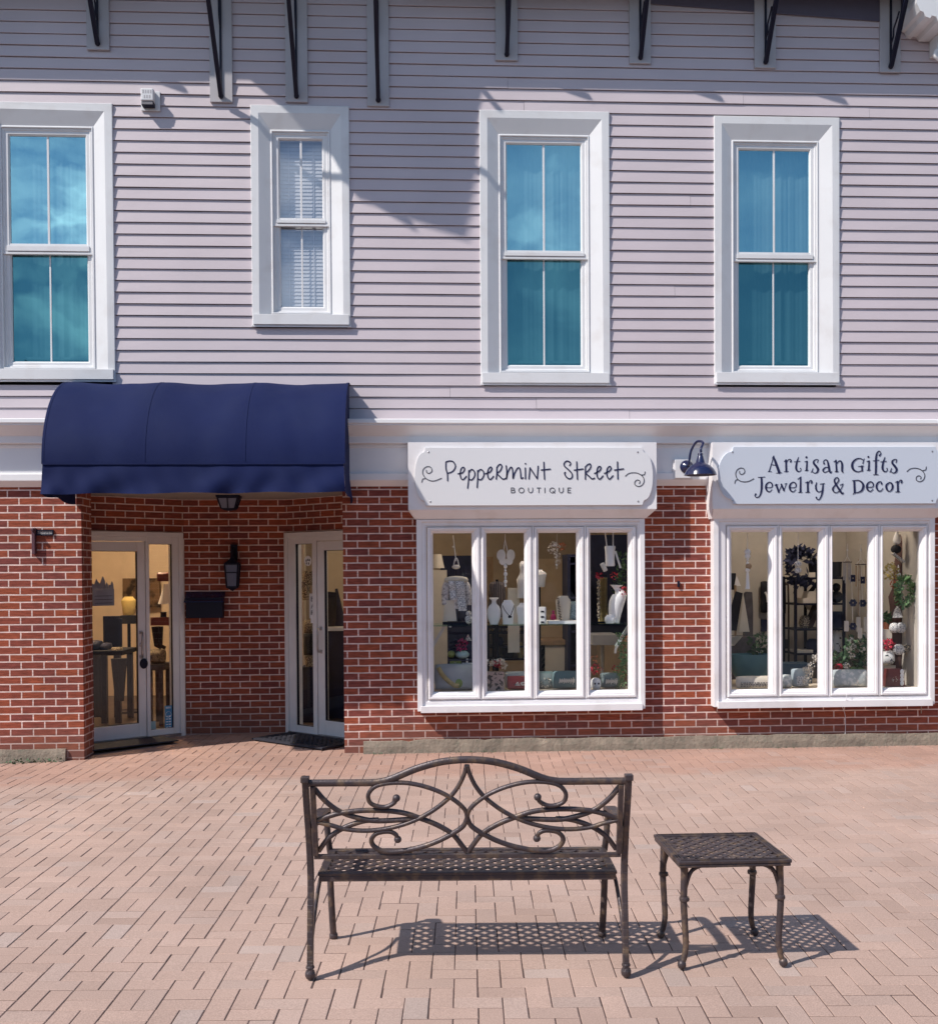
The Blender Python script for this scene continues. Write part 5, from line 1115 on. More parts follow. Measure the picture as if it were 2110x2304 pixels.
lp=MB(); lp.tube([(xc+.055*math.cos(2*math.pi*i/16)*1.6,.17+.055*math.sin(2*math.pi*i/16),zt-.04-.015*math.sin(2*math.pi*i/16)) for i in range(17)],.026,8)
skirt=MB(); skirt.add([(xc-.11,.13,zt-(zt-ZS)*.5),(xc-.02,.12,zt-(zt-ZS)*.5),(xc+.0,.12,ZS+.03),(xc-.13,.13,ZS+.03)],[(0,1,2,3)])
goods('scarf_mannequin','white knit coat and patterned scarf on a small dress form standing on the glass shelf','mannequin',(xc,.2,ZS),[('stand',p1,BLACKM),('coat',coat,KNIT,True),('scarf',sc1,LACE),('scarf_loop',lp,CREAM,True),('skirt',skirt,CREAM)])
h0=a1(428,165,.2); b=MB(); b.tube([(h0.x,.2,h0.z),(xc-.0,.2,zt+.14)],.004,6); b.tube(crom([(xc-.025,.2,zt+.09),(xc-.012,.2,zt+.15),(xc,.2,zt+.17),(xc+.016,.2,zt+.15),(xc+.028,.2,zt+.09)],5),.005,6)
k=MB(); k.ball((xc,.2,zt+.085),.022,12,sx=1.8); k.ball((h0.x,.2,a1(428,290,.2).z),.010,10)
goods('hanging_ring','white beaded hanging ornament above the coat on the dress form','ornament',(xc,.2,zt+.07),[('cord',b,LINEN),('bead',k,WHITEP,True)])
x0,x1,zb,zt=R(a1,795,945,840,1135,.16); goods('necklace_bust','rounded white display bust, leftmost of the busts on the glass shelf','display bust',None,[('b',bust(MB(),(x0+x1)/2,ZS,x1-x0,zt-ZS,.16,0),LINEN,True)])
x0,x1,zb,zt=R(a1,950,1090,865,1130,.14); xc=(x0+x1)/2; w=x1-x0
b=bust(MB(),xc,ZS,w,zt-ZS,.14,1); c=MB(); c.tube(crom([(xc-w*.44,.10,zt-.05),(xc-w*.25,.075,zt-.10),(xc+w*.10,.066,zt-.145),(xc+w*.3,.075,zt-.10),(xc+w*.46,.10,zt-.05)],6),.0035,6)
g=MB(); g.ball((xc+w*.06,.066,zt-.155),.013,10); g.ball((xc+w*.16,.066,zt-.155),.011,10)
goods('necklace_bust','white display bust wearing a dark necklace with a round pendant','display bust',(xc,.14,ZS),[('bust',b,LINEN,True),('chain',c,BLACKM),('pendant',g,BLACKM,True)])
x0,x1,zb,zt=R(a1,1110,1260,895,1130,.16); goods('necklace_bust','plain white display bust half hidden by the middle mullion of the first bay','display bust',None,[('b',bust(MB(),(x0+x1)/2,ZS,x1-x0,zt-ZS,.16,2),LINEN,True)])
x0,x1,zb,zt=R(a2,60,240,535,725,.6); xc=(x0+x1)/2; st=MB(); st.tube([(xc,.6,.55),(xc,.6,zb+.02)],.02,10); st.box(xc-.10,xc+.10,.5,.7,.55,.58)
goods('necklace_bust','draped white bust raised high on a stand behind the third casement','display bust',(xc,.6,.55),[('bust',bust(MB(),xc,zb,x1-x0,zt-zb,.6,2),LINEN,True),('stand',st,BLACKM)])
x0,x1,zb,zt=R(a2,335,500,820,1085,.16); xc=(x0+x1)/2; w=x1-x0; bd=MB()
for i in range(18): 
    f=i/17; bd.ball((xc-w*(.40-.14*f)+.004*math.sin(i*3),.095,zt-.02-(zt-ZS-.06)*f),.012,8)
goods('necklace_bust','cream display bust draped with strings of dark beads on the white tray','display bust',(xc,.16,ZS),[('bust',bust(MB(),xc,ZS+.03,w,zt-ZS-.03,.16,1),CREAM,True),('bead_string',bd,LEOP,True)])
x0,x1,zb,zt=R(a2,255,620,1085,1120,.12); goods('display_tray','long white tray on the glass shelf under the cream bust','tray',None,[('b',MB().box(x0,x1,.06,.26,ZS+.001,ZS+.026),LINEN)])
x0,x1,zb,zt=R(a2,480,600,880,1085,.2); b=MB(); cushion(b,(x0+x1)/2,(ZS+.03+zt)/2,x1-x0,zt-ZS-.03,.06,.2,lean=.1); goods('printed_pouch','rounded teal printed pouch beside the cream bust','pouch',None,[('b',b,TEALP,True)])
x0,x1,zb,zt=R(a2,160,228,940,1120,.15); b=MB().box(x0,x1,.12,.18,ZS+.001,zt); c=MB(); xm=(x0+x1)/2
for i in range(3): c.box(xm-.02,xm+.01,.1165,.1195,zt-.05-.05*i,zt-.035-.05*i)
goods('card_stand','upright white jewellery card stand left of the tray on the glass shelf','card stand',(xm,.15,ZS),[('card',b,LINEN),('earring',c,BLACKM)])
x0,x1,zb,zt=R(a2,285,335,965,1075,.3); goods('perfume_bottle','small magenta bottle behind the tray on the glass shelf','bottle',None,[('b',MB().lathe([(.025,0),(.027,.05),(.02,.075),(.01,.085),(.014,.10),(.012,.115)],((x0+x1)/2,.3,ZS+.001),14),PINKP,True)])
x0,x1,zb,zt=R(a1,565,630,1005,1130,.12); b=MB(); b.ball(((x0+x1)/2,.12,ZS+.045),.036,14,sz=1.2); b.ball(((x0+x1)/2,.115,ZS+.10),.027,12); goods('owl_figurine','small pale owl figurine at the foot of the dress form','figurine',None,[('b',b,LACE,True)])
# -- hanging pieces, first bay
p=a1(990,215,.1); q=a1(1000,395,.1); bt=MB(); 
for s in (-1,1):
    bt.lathe([(.001,-.004),(.055,-.002),(.055,.002),(.001,.004)],(q.x+s*.045,.1,q.z+.012),14,sx=.8,sy=1.0,rot=Matrix.Rotation(math.pi/2,3,'X') @ Matrix.Rotation(s*.4,3,'Y')); bt.lathe([(.001,-.004),(.035,-.002),(.035,.002),(.001,.004)],(q.x+s*.03,.1,q.z-.045),12,rot=Matrix.Rotation(math.pi/2,3,'X'))
co=MB(); co.tube([(p.x,.1,a1(990,150,.1).z),(p.x,.1,p.z)],.003,6); co.tube([(p.x,.1,p.z),(q.x-.03,.1,q.z+.02)],.003,6); co.tube([(p.x,.1,p.z),(q.x+.02,.1,q.z+.02)],.003,6)
goods('butterfly_ornament','pale butterfly ornament hanging on cords behind the second casement','ornament',tuple(q),[('wings',bt,WHITEP,True),('cord',co,LINEN)])
q=a1(993,490,.1); b=MB()
for i in range(6): b.ball((q.x,.1,q.z-.036*i-.01),.017 if i % 2 == 0 else .011,10,sz=1.3)
b.tube([(q.x,.1,a1(990,410,.1).z),(q.x,.1,q.z-.2)],.002,6)
goods('crystal_drop','string of clear crystal drops hanging below the butterfly ornament','ornament',None,[('b',b,LINEN,True)])
q=a2(350,300,.1); b=petals(MB(),(q.x-.03,.1,q.z),.05,40,rnd,.6); petals(b,(q.x,.1,q.z-.07),.035,26,rnd,.6); petals(b,(q.x+.01,.1,q.z-.13),.022,16,rnd,.7); o=petals(MB(),(q.x+.045,.1,q.z+.01),.036,26,rnd,.6); c=MB(); c.tube([(q.x,.1,a2(350,150,.1).z),(q.x-.005,.1,a2(345,530,.1).z)],.002,6); c.ball((q.x-.005,.1,a2(345,485,.1).z),.009,8); c.ball((q.x-.005,.1,a2(345,520,.1).z),.006,8)
goods('flower_mobile','hanging spray of cream and orange flowers behind the third casement','ornament',tuple(q),[('cream_flowers',b,WHITEP),('orange_flowers',o,ORANGE),('string',c,LINEN)])
x0,x1,zb,zt=R(a2,875,970,280,500,.12); xc=(x0+x1)/2; b=MB(); b.lathe([(.04,0),(.046,.01),(.043,.06),(.046,.14),(.052,zt-zb-.01),(.046,zt-zb)],(xc,.12,zb),20); s=MB(); s.tube([(xc-.03,.12,zt),(xc-.05,.12,zt+.16)],.006,6); s.tube([(xc+.03,.12,zt),(xc+.03,.12,zt+.16)],.006,6); s.tube([(xc+.05,.12,zt-.05),(xc+.10,.12,zt-.21)],.010,6)
goods('hanging_vessel','white ceramic cylinder hung by cords at the top of the fourth casement','vessel',(xc,.12,zb),[('body',b,LINEN,True),('cord',s,LINEN)])
x0,x1,zb,zt=R(a2,820,890,460,560,.10); b=MB(); cushion(b,(x0+x1)/2,(zb+zt)/2,(x1-x0)*.75,zt-zb,.03,.10,lean=0,rot=.45,ex=2); goods('white_pendant','white oval pendant hanging beside the ceramic cylinder','ornament',None,[('b',b,WHITEP,True)])
x0,x1,zb,zt=R(a2,930,1055,690,1105,.12); xc=(x0+x1)/2; b=MB(); H=zt-ZS; n=18
path=crom([(xc-.02,.12,ZS+.004),(xc-.015,.12,ZS+H*.25),(xc+.0,.12,ZS+H*.5),(xc+.03,.12,ZS+H*.72),(xc+.012,.12,ZS+H*.84),(xc+.0,.12,ZS+H*.90),(xc-.0,.12,ZS+H*.97)],5); rr=[.045,.047,.05,.054,.057,.06,.063,.066,.068,.070,.071,.071,.070,.068,.065,.062,.056,.048,.04,.034,.028,.027,.026,.026,.027,.03,.035,.042,.05,.056,.058]
b.tube(path,rr[:len(path)],18); v=petals(MB(),(xc+.06,.06,zt-.07),.036,30,rnd,.6)
goods('body_form_vase','white sculpted vase with a red flower on the right end of the glass shelf','vase',(xc,.12,ZS),[('vase',b,LINEN,True),('flower',v,REDP)])
goods('round_box','small round white pot at the foot of the sculpted vase','pot',None,[('b',MB().lathe([(.04,0),(.052,.02),(.052,.05),(.03,.075),(.01,.08)],(a2(920,1060,.1).x,.09,ZS+.001),16),LINEN,True)])
x0,x1,zb,zt=R(a2,770,890,600,1095,.24); b=MB(); n=26; vs=[]; fs=[]
for i in range(n+1):
    f=i/n; y=.24+.016*math.sin(f*38); vs += [(x0+.03+(x1-x0-.03)*f,y,zt-.02),(x0+.02+(x1-x0-.02)*f,y+.006,ZS+.01)]
fs=[(2*i,2*i+1,2*i+3,2*i+2) for i in range(n)]; b.add(vs,fs); r=MB(); 
for i in range(22): r.ball((x0+.02+.006*math.sin(i*2.1),.20,zt-.03-(zt-ZS-.08)*i/21),.014,8)
f_=petals(MB(),(x0+.02,.19,zt+.0),.035,28,rnd,.6); rod=MB(); rod.bar((x0,.245,zt),(x1,.245,zt),.012,.012); rod.bar((x1-.01,.25,zt),(x1-.01,.25,ZS),.012,.012)
goods('necklace_rack','mustard pleated scarf and bead strings hanging from a rack behind the fourth casement','rack',(x0,.24,ZS),[('scarf',b,GOLD,True),('bead_string',r,LEOP,True),('rose',f_,REDP),('rod',rod,BLACKM)])
g=MB(); 
for i in range(26):
    f=i/25; x=a2(1050+50*math.sin(f*6),0,.16).x; leaves(g,(x+.02,.22,a2(1050,360+460*f,.16).z),.07,.02,9,rnd,.03)
r=petals(MB(),(a2(965,605,.15).x,.15,a2(965,605,.15).z),.035,26,rnd,.6,flat=.6)
goods('ivy_garland','green ivy garland with red berries above the shelf at the right of the first bay','garland',tuple(a2(1060,820,.16)),[('foliage',g,LEAF),('berries',r,REDP)])
g=MB()
for i in range(30):
    f=i/29; x=a2(1050+25*math.sin(f*5),0,.14).x; leaves(g,(x,.17,a2(1050,1250+570*f,.14).z),.045,.02,10,rnd,.026)
r=petals(MB(),(a2(1085,1290,.12).x,.12,a2(1085,1290,.12).z),.04,30,rnd,.5); v=MB(); v.tube(crom([tuple(a2(1000,1360,.13)),tuple(a2(985,1390,.13)),tuple(a2(978,1440,.13))],5),.012,8)
goods('flower_garland','pale green trailing garland with an orange bloom below the glass shelf at the right','garland',tuple(a2(1050,1830,.14)),[('foliage',g,LEAFL),('bloom',r,ORANGE),('tendril',v,WHITEP,True)])
# -- first bay, on the floor of the window
def cush(name,label,f,x0,x1,y0,y1,Y,m,zl,t=.10,lean=.2,rot=0,extra=None,ex=2.6):
    xa,xb,zb,zt=R(f,x0,x1,y0,y1,Y); b=MB(); h=max(.05,zt-zl); cushion(b,(xa+xb)/2,zl+h/2+.004,xb-xa,h,t,Y,lean=lean,rot=rot,ex=ex)
    parts=[('cover',b,m,True)]+(extra((xa+xb)/2,zl+h/2,xb-xa,h,Y-t/2) if extra else []); return goods(name,label,'cushion',((xa+xb)/2,Y,zl),parts)
cush('cushion','white cushion with a lemon stripe in the lower left corner of the first bay',a1,225,660,1560,1850,.20,GREYC,ZL,extra=lambda xc,zc,w,h,y:[('stripe',(lambda b:(b.tube(crom([(xc-w*.40,y+.0,zc+h*.40),(xc-w*.28,y-.012,zc+.02),(xc-w*.05,y-.018,zc-h*.25),(xc+w*.1,y-.016,zc-h*.32)],6),.022,8,flat=.4),b)[1])(MB()),GOLD,True),('green_patch',(lambda b:(b.ball((xc+w*.10,y+.004,zc-h*.22),.045,14,sy=.4),b)[1])(MB()),GREENT,True)])
cush('cushion','grey cushion standing behind the red lettered one in the second casement',a1,985,1330,1640,1850,.32,GREYC,ZL)
def letters(xc,zc,w,h,y):
    b=MB(); u=min(w,h)*.2; cvf=lambda X,Z:(X,Z); k=0
    for st in ([(xc-w*.22,zc-u*.5),(xc-w*.15,zc+u*.5),(xc-w*.08,zc-u*.5),(xc-w*.22,zc-u*.45)],[(xc+w*.06,zc+u*.4),(xc-w*.01,zc+u*.3),(xc-w*.03,zc),(xc,zc-u*.4),(xc+w*.07,zc-u*.4)],[(xc+w*.22,zc-u*.5),(xc+w*.13,zc+u*.3),(xc+w*.17,zc+u*.5),(xc+w*.20,zc+u*.25),(xc+w*.12,zc-u*.2),(xc+w*.16,zc-u*.5),(xc+w*.24,zc-u*.1)]):
        ribbon(b,st,y-.012-k*.0002,depth=.004,w=.014,conv=cvf,smoothit=(k>0)); k+=1
    return [('white_letters',b,WHITEP)]
cush('cushion','red cushion with white letters at the bottom of the second casement',a1,1010,1320,1690,1860,.16,REDC,ZL,extra=letters)
x0,x1,zb,zt=R(a1,795,975,1640,1845,.16); goods('printed_box','square floral printed box under the white and red roses','box',None,[('b',MB().box(x0,x1,.10,.24,ZL+.002,zt),FLORAL)])
r=MB(); w_=MB(); 
for dx,dy,m in ((.0,0,w_),(.06,.02,w_),(.10,-.05,r),(.13,.03,w_),(.16,-.06,w_),(.08,-.02,r)): 
    q=a1(830+dx*900,1540-dy*400,.15); petals(m,(q.x,.16,q.z),.036,34,rnd,.6)
goods('rose_bunch','bunch of white and dark red roses lying on the floral box','flowers',tuple(a1(890,1610,.16)),[('white_roses',w_,WHITEP),('red_roses',r,REDP)])
q=a1(412,1455,.25); goods('ceramic_pumpkin','small olive ceramic pumpkin, left of the pale blue one','pumpkin',None,[('b',pumpkin(MB(),(q.x,.30,q.z),.036,1.0),OLIVE,True)])
q=a1(530,1458,.25); goods('ceramic_pumpkin','pale blue ceramic pumpkin on the stacked tiles in the first casement','pumpkin',None,[('b',pumpkin(MB(),(q.x,.28,q.z),.066,.62),PALEBL,True)])
x0,x1,zb,zt=R(a1,395,515,1515,1612,.25); b=MB().box(x0,x1,.24,.30,zb,zt); c=MB(); petals(c,((x0+x1)/2,.236,(zb+zt)/2),.022,14,rnd,.6,flat=.2)
goods('green_tile','square green tile with a white flower below the olive pumpkin','tile',((x0+x1)/2,.27,zb),[('tile',b,GREENT),('flower_motif',c,WHITEP)])
q=a1(580,1555,.25); b=MB(); b.box(q.x-.048,q.x+.048,.24,.262,q.z-.010,q.z+.010); b.box(q.x-.009,q.x+.009,.2405,.2615,q.z-.052,q.z-.0102); b.box(q.x-.009,q.x+.009,.2405,.2615,q.z+.0102,q.z+.05); goods('white_cross','small white wall cross beside the green tile','cross',None,[('b',b,LINEN)])
st=MB(); x0,x1,zb,zt=R(a1,380,640,1610,1640,.28); st.box(x0,x1,.20,.36,ZL+.002,zb); st.box(x0,x1,.34,.358,zb+.0002,zb+.45); st.box(x0+.002,x1-.002,.22,.338,a1(500,1505,.28).z-.010,a1(500,1505,.28).z-.002)
goods('display_block','dark navy stepped block holding the pumpkins and tile in the first casement','display stand',None,[('b',st,DBLUE)])
q=a1(520,1355,.24); goods('magenta_flowers','cluster of magenta flowers above the pale blue pumpkin','flowers',None,[('b',petals(MB(),(q.x,.26,q.z),.06,80,rnd,.4),PINKP)])
q=a1(450,1350,.28); goods('blue_flowers','dark violet flowers just left of the magenta cluster','flowers',None,[('b',petals(MB(),(q.x,.29,q.z),.055,70,rnd,.4),DBLUE)])
x0,x1,zb,zt=R(a1,555,630,1235,1305,.3); b=MB(); b.prism([(x0,zb),(x1,zb),((x0+x1)/2,zt)],.3,.33); goods('white_house','tiny white gabled house ornament under the glass shelf','figurine',None,[('b',b,LACE)])
def script(seed, m=WHITEP):
    def f(xc,zc,w,h,y):
        r2=random.Random(seed); b=MB(); k=0; x=xc-w*.26
        while x < xc+w*.26:
            hh=h*(.10+.10*r2.random()); ribbon(b,[(x,zc-hh),(x+w*.02,zc+hh),(x+w*.045,zc-hh*.6),(x+w*.06,zc+hh*.4)],y-.014-k*.0002,depth=.006,w=.007,conv=lambda X,Z:(X,Z)); x+=w*.085; k+=1
        return [('script_lettering',b,m)]
    return f
cush('cushion','grey green cushion at the left of the third casement, printed with pale flowers',a2,40,350,1640,1850,.24,GREYT,ZL,extra=lambda xc,zc,w,h,y:[('flower_print',petals(MB(),(xc+w*.08,y-.004,zc-h*.12),.05,34,rnd,.35,flat=.15),WHITEP)],ex=2.0)
cush('cushion','domed teal grey cushion with white script in the third casement',a2,300,580,1635,1850,.18,mat('teal_cloth',(.13,.20,.205),.9,var=.06),ZL,extra=script(4),ex=2.0)
cush('cushion','teal grey cushion with white script in the fourth casement',a2,815,1030,1655,1830,.20,GREYT,ZL,extra=script(9),ex=2.0)
x0,x1,zb,zt=R(a2,725,815,1700,1820,.12); xc=(x0+x1)/2; b=MB(); b.lathe([(.03,0),(.045,.01),(.050,.05),(.046,.085),(.03,.10),(.026,.105)],(xc,.12,ZL+.002),18); e=MB(); e.ball((xc-.016,.075,ZL+.058),.010,8); e.ball((xc+.018,.075,ZL+.058),.010,8)
v=petals(MB(),(xc,.12,ZL+.19),.055,70,rnd,.4); v2=petals(MB(),(xc-.01,.11,ZL+.29),.04,34,rnd,.4)
goods('face_vase','white vase with two dark dots holding red and cream flowers in the fourth casement','vase',(xc,.12,ZL),[('pot',b,LINEN,True),('dots',e,BLACKM),('red_flowers',v,REDP),('cream_flowers',v2,ORANGE)])
q=a2(975,1600,.3); goods('red_flower','single red bloom above the script cushion of the fourth casement','flower',None,[('b',petals(MB(),(q.x,.3,q.z),.032,36,rnd,.5),REDP)])
# -- deeper in the boutique
x0,x1,zb,zt=R(a1,225,345,370,520,1.1); xc=(x0+x1)/2-.03; w=(x1-x0); sh_=MB(); sh_.lathe([(w*.68,0),(w*.42,zt-zb)],(xc,1.1,zb),24); b=MB(); b.box(xc-.06,xc+.10,1.02,1.18,.022,zb-.02)
goods('floor_lamp','cream shaded lamp on a tall cream column at the left edge of the first casement','lamp',(xc,1.1,.022),[('shade',sh_,CREAM,True),('column',b,CREAM)])
x0,x1,zb,zt=R(a1,320,650,385,1100,2.4); b=MB().box(x0,x1,2.4,2.9,.024,zt); c=MB(); 
for i in range(9): xx=x0+(x1-x0)*(i+.5)/9; c.tube([(xx,2.38,zt-.12),(xx,2.38,.6)],.05,8)
goods('wardrobe','dark navy wardrobe of hanging clothes deep behind the first casement','wardrobe',((x0+x1)/2,2.6,.024),[('carcass',b,DBLUE),('hanging_clothes',c,DBLUE,True)])
x0,x1,zb,zt=R(a1,815,1000,665,905,.7); xc=(x0+x1)/2; b=MB(); vs=[];fs=[];n=20
for i,(f,w_) in enumerate(((0,.22),(.06,.40),(.15,.48),(.6,.50),(1.6,.52))):
    for j in range(n): a=2*math.pi*j/n; vs.append((xc+(x1-x0)*w_*math.cos(a),.75+.10*math.sin(a),zt-(zt-zb)*f))
for i in range(4):
    for j in range(n): fs.append((i*n+j,i*n+(j+1)%n,(i+1)*n+(j+1)%n,(i+1)*n+j))
b.add(vs,fs); s=MB(); s.tube([(xc,.75,.03),(xc,.75,zt+.02)],.014,8)
goods('striped_jacket','dark striped jacket on a stand behind the second casement','jacket',(xc,.75,.024),[('jacket',b,STRIPE,True),('pole',s,BLACKM)])
t=thing('wire_rack','low black metal rack of small goods behind the second casement','shelf',(.72,.95,.024))
x0,x1,zb,zt=R(a1,800,1290,1140,1560,.95); zs=[a1(1000,y,.95).z for y in (1150,1215,1365,1500)]
b=MB()
for xx in (x0,x0+(x1-x0)*.16,x1):
    for yy in (.85,1.15): b.box(xx-.010,xx+.010,yy-.010,yy+.010,.024,zs[0]+.05)
b.build('upright',BLACKM,t)
for z in zs: 
    b=MB(); b.box(x0+.0105,x1-.0105,.8505,1.1495,z-.010,z+.006); b.build('shelf_board',BLACKM,t)
bx=MB(); bx.box(x0,x1,1.16,1.17,zs[3],zs[0]); bx.build('back_panel',ROOMD,t)
for i,(fx,si,r_,h_,m,lb) in enumerate(((.25,2,.05,.09,DBLUE,'dark blue bowl on the middle shelf of the low black rack'),(.55,2,.03,.05,TAN,'small tan pot on the middle shelf of the low black rack'),(.45,3,.06,.10,BLACKC,'black basket on the bottom shelf of the low black rack'),(.72,3,.035,.16,GOLD,'brass cat-sized figurine on the bottom shelf of the low black rack'),(.25,1,.02,.07,TAN,'tiny tan bottle on the upper shelf of the low black rack'),(.5,1,.03,.06,LACE,'lace-patterned cup on the upper shelf of the low black rack'))):
    goods(('bowl','pot','basket','figurine','bottle','cup')[i],lb,('bowl','pot','basket','figurine','bottle','cup')[i],None,[('b',MB().lathe([(r_*.7,0),(r_,h_*.4),(r_*.9,h_*.8),(r_*.6,h_)],(x0+(x1-x0)*fx,.95,zs[si]+.007),16),m,True)])
x0,x1,zb,zt=R(a2,160,480,1290,1345,1.6); b=MB(); b.box(x0,x1,1.5,2.0,zb,zt); L=MB()
for xx in (x0+.03,x1-.03):
    for yy in (1.54,1.96): L.box(xx-.02,xx+.02,yy-.02,yy+.02,.024,zb-.0005)
dr=MB(); dr.box(x0+.02,x1-.06,1.52,1.98,.25,zb-.002)
goods('wooden_table','small wooden table with a pale drawer front behind the third casement','table',((x0+x1)/2,1.75,.024),[('top',b,TAN),('leg_frame',L,BLACKM),('drawer',dr,CREAM)])
x0,x1,zb,zt=R(a2,465,600,370,1530,1.3); t=thing('tall_cabinet','tall dark narrow cabinet behind the third mullion of the first bay','cabinet',((x0+x1)/2,1.5,.024))
b=MB(); b.box(x0,x0+.03,1.3,1.7,.024,zt); b.box(x1-.03,x1,1.3,1.7,.024,zt); b.box(x0+.0305,x1-.0305,1.69,1.70,.024,zt-.03); b.box(x0+.0305,x1-.0305,1.3,1.69,zt-.03,zt); b.build('carcass',DBLUE,t)
for i in range(5): z=.3+.36*i; MB().box(x0+.0305,x1-.0305,1.31,1.688,z,z+.02).build('shelf_board',DBLUE,t)
x0,x1,zb,zt=R(a2,720,1010,1240,1345,1.0); b=MB(); b.box(x0,x1,.9,1.4,zb,zt); L=MB(); L.lathe([(.05,.0),(.03,.03),(.022,.08),(.03,.14),(.018,.3),(.022,zb-.03)],((x0+x1)/2,1.15,.024),12)
goods('pedestal_table','white cloth-topped pedestal table behind the fourth casement','table',((x0+x1)/2,1.15,.024),[('top',b,GREYC),('pedestal',L,CREAM,True)])
x0,x1,zb,zt=R(a2,720,1110,160,620,2.2); b=MB(); b.box(x0,x1,2.2,2.6,.9,zt); goods('coat_rail','dark mass of coats hanging high behind the fourth casement','coats',None,[('b',b,DBLUE)])
b=MB(); b.box(a1(780,500,3.0).x,a1(860,500,3.0).x,3.0,3.06,.024,a1(820,400,3.0).z); goods('door_panel','narrow tan door edge far back behind the second casement','door',None,[('b',b,TAN)])
b=MB(); zt=a2(250,480,5.1).z; x0=a2(160,500,5.1).x; x1=a2(420,500,5.1).x; b.box(x0,x1,5.12,5.19,.024,zt); b.box(x0-.05,x1+.05,5.10,5.1195,zt,zt+.08); goods('panelled_door','panelled door in the far wall seen through the third casement','door',None,[('b',b,ROOM)])

# -- second bay
p=a3(343,150,.1); b=MB(); b.tube([(p.x,.1,p.z),(p.x,.1,a3(343,720,.1).z)],.0035,6); k=MB()
for y,r in ((345,.03),(392,.028),(430,.014),(470,.016),(540,.022)): k.ball((p.x,.1,a3(343,y,.1).z),r,12)
k2=MB(); k2.ball((p.x+.01,.1,a3(343,500,.1).z),.030,12); ts=MB(); ts.lathe([(.012,0),(.018,-.12),(.022,-.16)],(p.x,.1,a3(343,565,.1).z),10)
goods('bead_hanger','long string of white beads with a tassel behind the leftmost gift casement','ornament',(p.x,.1,a3(343,720,.1).z),[('cord',b,LINEN),('bead',k,LINEN,True),('tan_bead',k2,TAN,True),('tassel',ts,LINEN)])
p=a3(888,140,.1); b=MB(); b.tube([(p.x,.1,p.z),(p.x,.1,a3(888,560,.1).z)],.003,6); k=MB()
for y in (475,545): k.ball((p.x,.1,a3(888,y,.1).z),.035,14,sz=.8)
ts=MB(); ts.lathe([(.010,0),(.022,-.08)],(p.x,.1,a3(888,570,.1).z),10)
goods('bead_hanger','string with two patterned beads behind the second gift casement','ornament',(p.x,.1,a3(888,640,.1).z),[('cord',b,LINEN),('bead',k,LACE,True),('tassel',ts,BLACKM)])
x0,x1,zb,zt=R(a3,120,365,770,1210,.75); t=thing('model_sailboat','model sailboat with cream and black sails in the leftmost gift casement','model boat',(x0,.75,ZL2+.2))
b=MB(); b.prism([(x0+.17,zt-.02),(x0+.165,zt-.10),(x1-.11,zb),(x1-.0,zb)],.75,.765); b.build('cream_sail',CREAM,t)
b=MB(); b.prism([(x0+.10,zt+.0),(x0+.17,zt-.02),(x1-.125,zb+.01),(x0-.02,zb+.02)],.772,.785); b.build('black_sail',BLACKC,t)
b=MB(); b.tube([(x0+.10,.79,zt+.06),(x0+.10,.79,zb-.06)],.012,8); b.build('mast',TAN,t)
b=MB(); b.add([(x0-.05,.70,zb-.05),(x1-.06,.77,zb-.04),(x0-.05,.86,zb-.05),(x0+.0,.72,zb-.14),(x1-.15,.77,zb-.14),(x0+.0,.83,zb-.14)],[(0,1,2),(0,3,4,1),(1,4,5,2),(2,5,3,0),(3,5,4)]); b.build('hull',CREAM,t)
x0,x1,zb,zt=R(a3,130,270,575,755,.9); b=MB(); b.box(x0,x1-.05,.9,.95,zb,zt); c=MB(); c.prism([(x1-.07,zb+.04),(x1-.005,zb+.04),(x1-.05,zb+.15)],.88,.895)
goods('black_banner','black and white pennant hanging above the model sailboat','banner',(x0,.9,zb),[('cloth',b,BLACKC),('white_tip',c,LINEN)])
x0,x1,zb,zt=R(a3,320,405,775,1460,1.2); b=MB(); b.prism([(x0,zt-.02),(x0+.02,zt),(x1-.01,zt-.005),(x1,zt-.2),(x1-.01,ZL2-.3),(x0-.02,ZL2-.3)],1.2,1.26); goods('driftwood_plank','tall grey driftwood plank behind the model sailboat','plank',None,[('b',b,DWOOD)])
x0,x1,zb,zt=R(a3,100,420,1265,1420,1.0); b=MB(); b.box(x0,x1,.95,1.3,ZL2-.3,zt); goods('wood_crate','weathered grey wooden crate under the model sailboat','crate',None,[('b',b,DWOOD)])
for (xa,xb,ya,yb_,m,lb) in ((482,570,660,1005,BLACKC,'dark carved oval mask hanging beside the leftmost mullion of the gift bay'),(650,758,690,1020,DBLUE,'second dark oval mask partly hidden by the leftmost gift mullion')):
    x0,x1,zb,zt=R(a3,xa,xb,ya,yb_,1.68); b=MB(); cushion(b,(x0+x1)/2,(zb+zt)/2,x1-x0,zt-zb,.10,1.68,lean=0,ex=2.0); c=MB(); c.tube(crom([(x0+.03,1.61,zt-.12),((x0+x1)/2,1.60,zt-.16),((x0+x1)/2+.01,1.60,zb+.12)],6),.012,6); goods('wall_mask',lb,'mask',((x0+x1)/2,1.68,zb),[('face',b,m,True),('pale_line',c,LINEN)])
x0,x1,zb,zt=R(a3,497,555,1075,1205,1.70); goods('small_frame','small dark framed picture low on the gift room wall','picture',None,[('b',MB().box(x0,x1,1.70,1.735,zb,zt),DBLUE)])
q=a3(490,1370,.55); g=leaves(MB(),(q.x,.55,q.z),.11,.12,140,rnd,.045); b=MB(); b.lathe([(.06,0),(.08,.10),(.075,.12)],(q.x-.0,.55,q.z-.22),14)
goods('potted_plant','leafy green potted plant above the teal tub','plant',(q.x,.55,q.z-.22),[('foliage',g,LEAF),('pot',b,TEAL,True)])
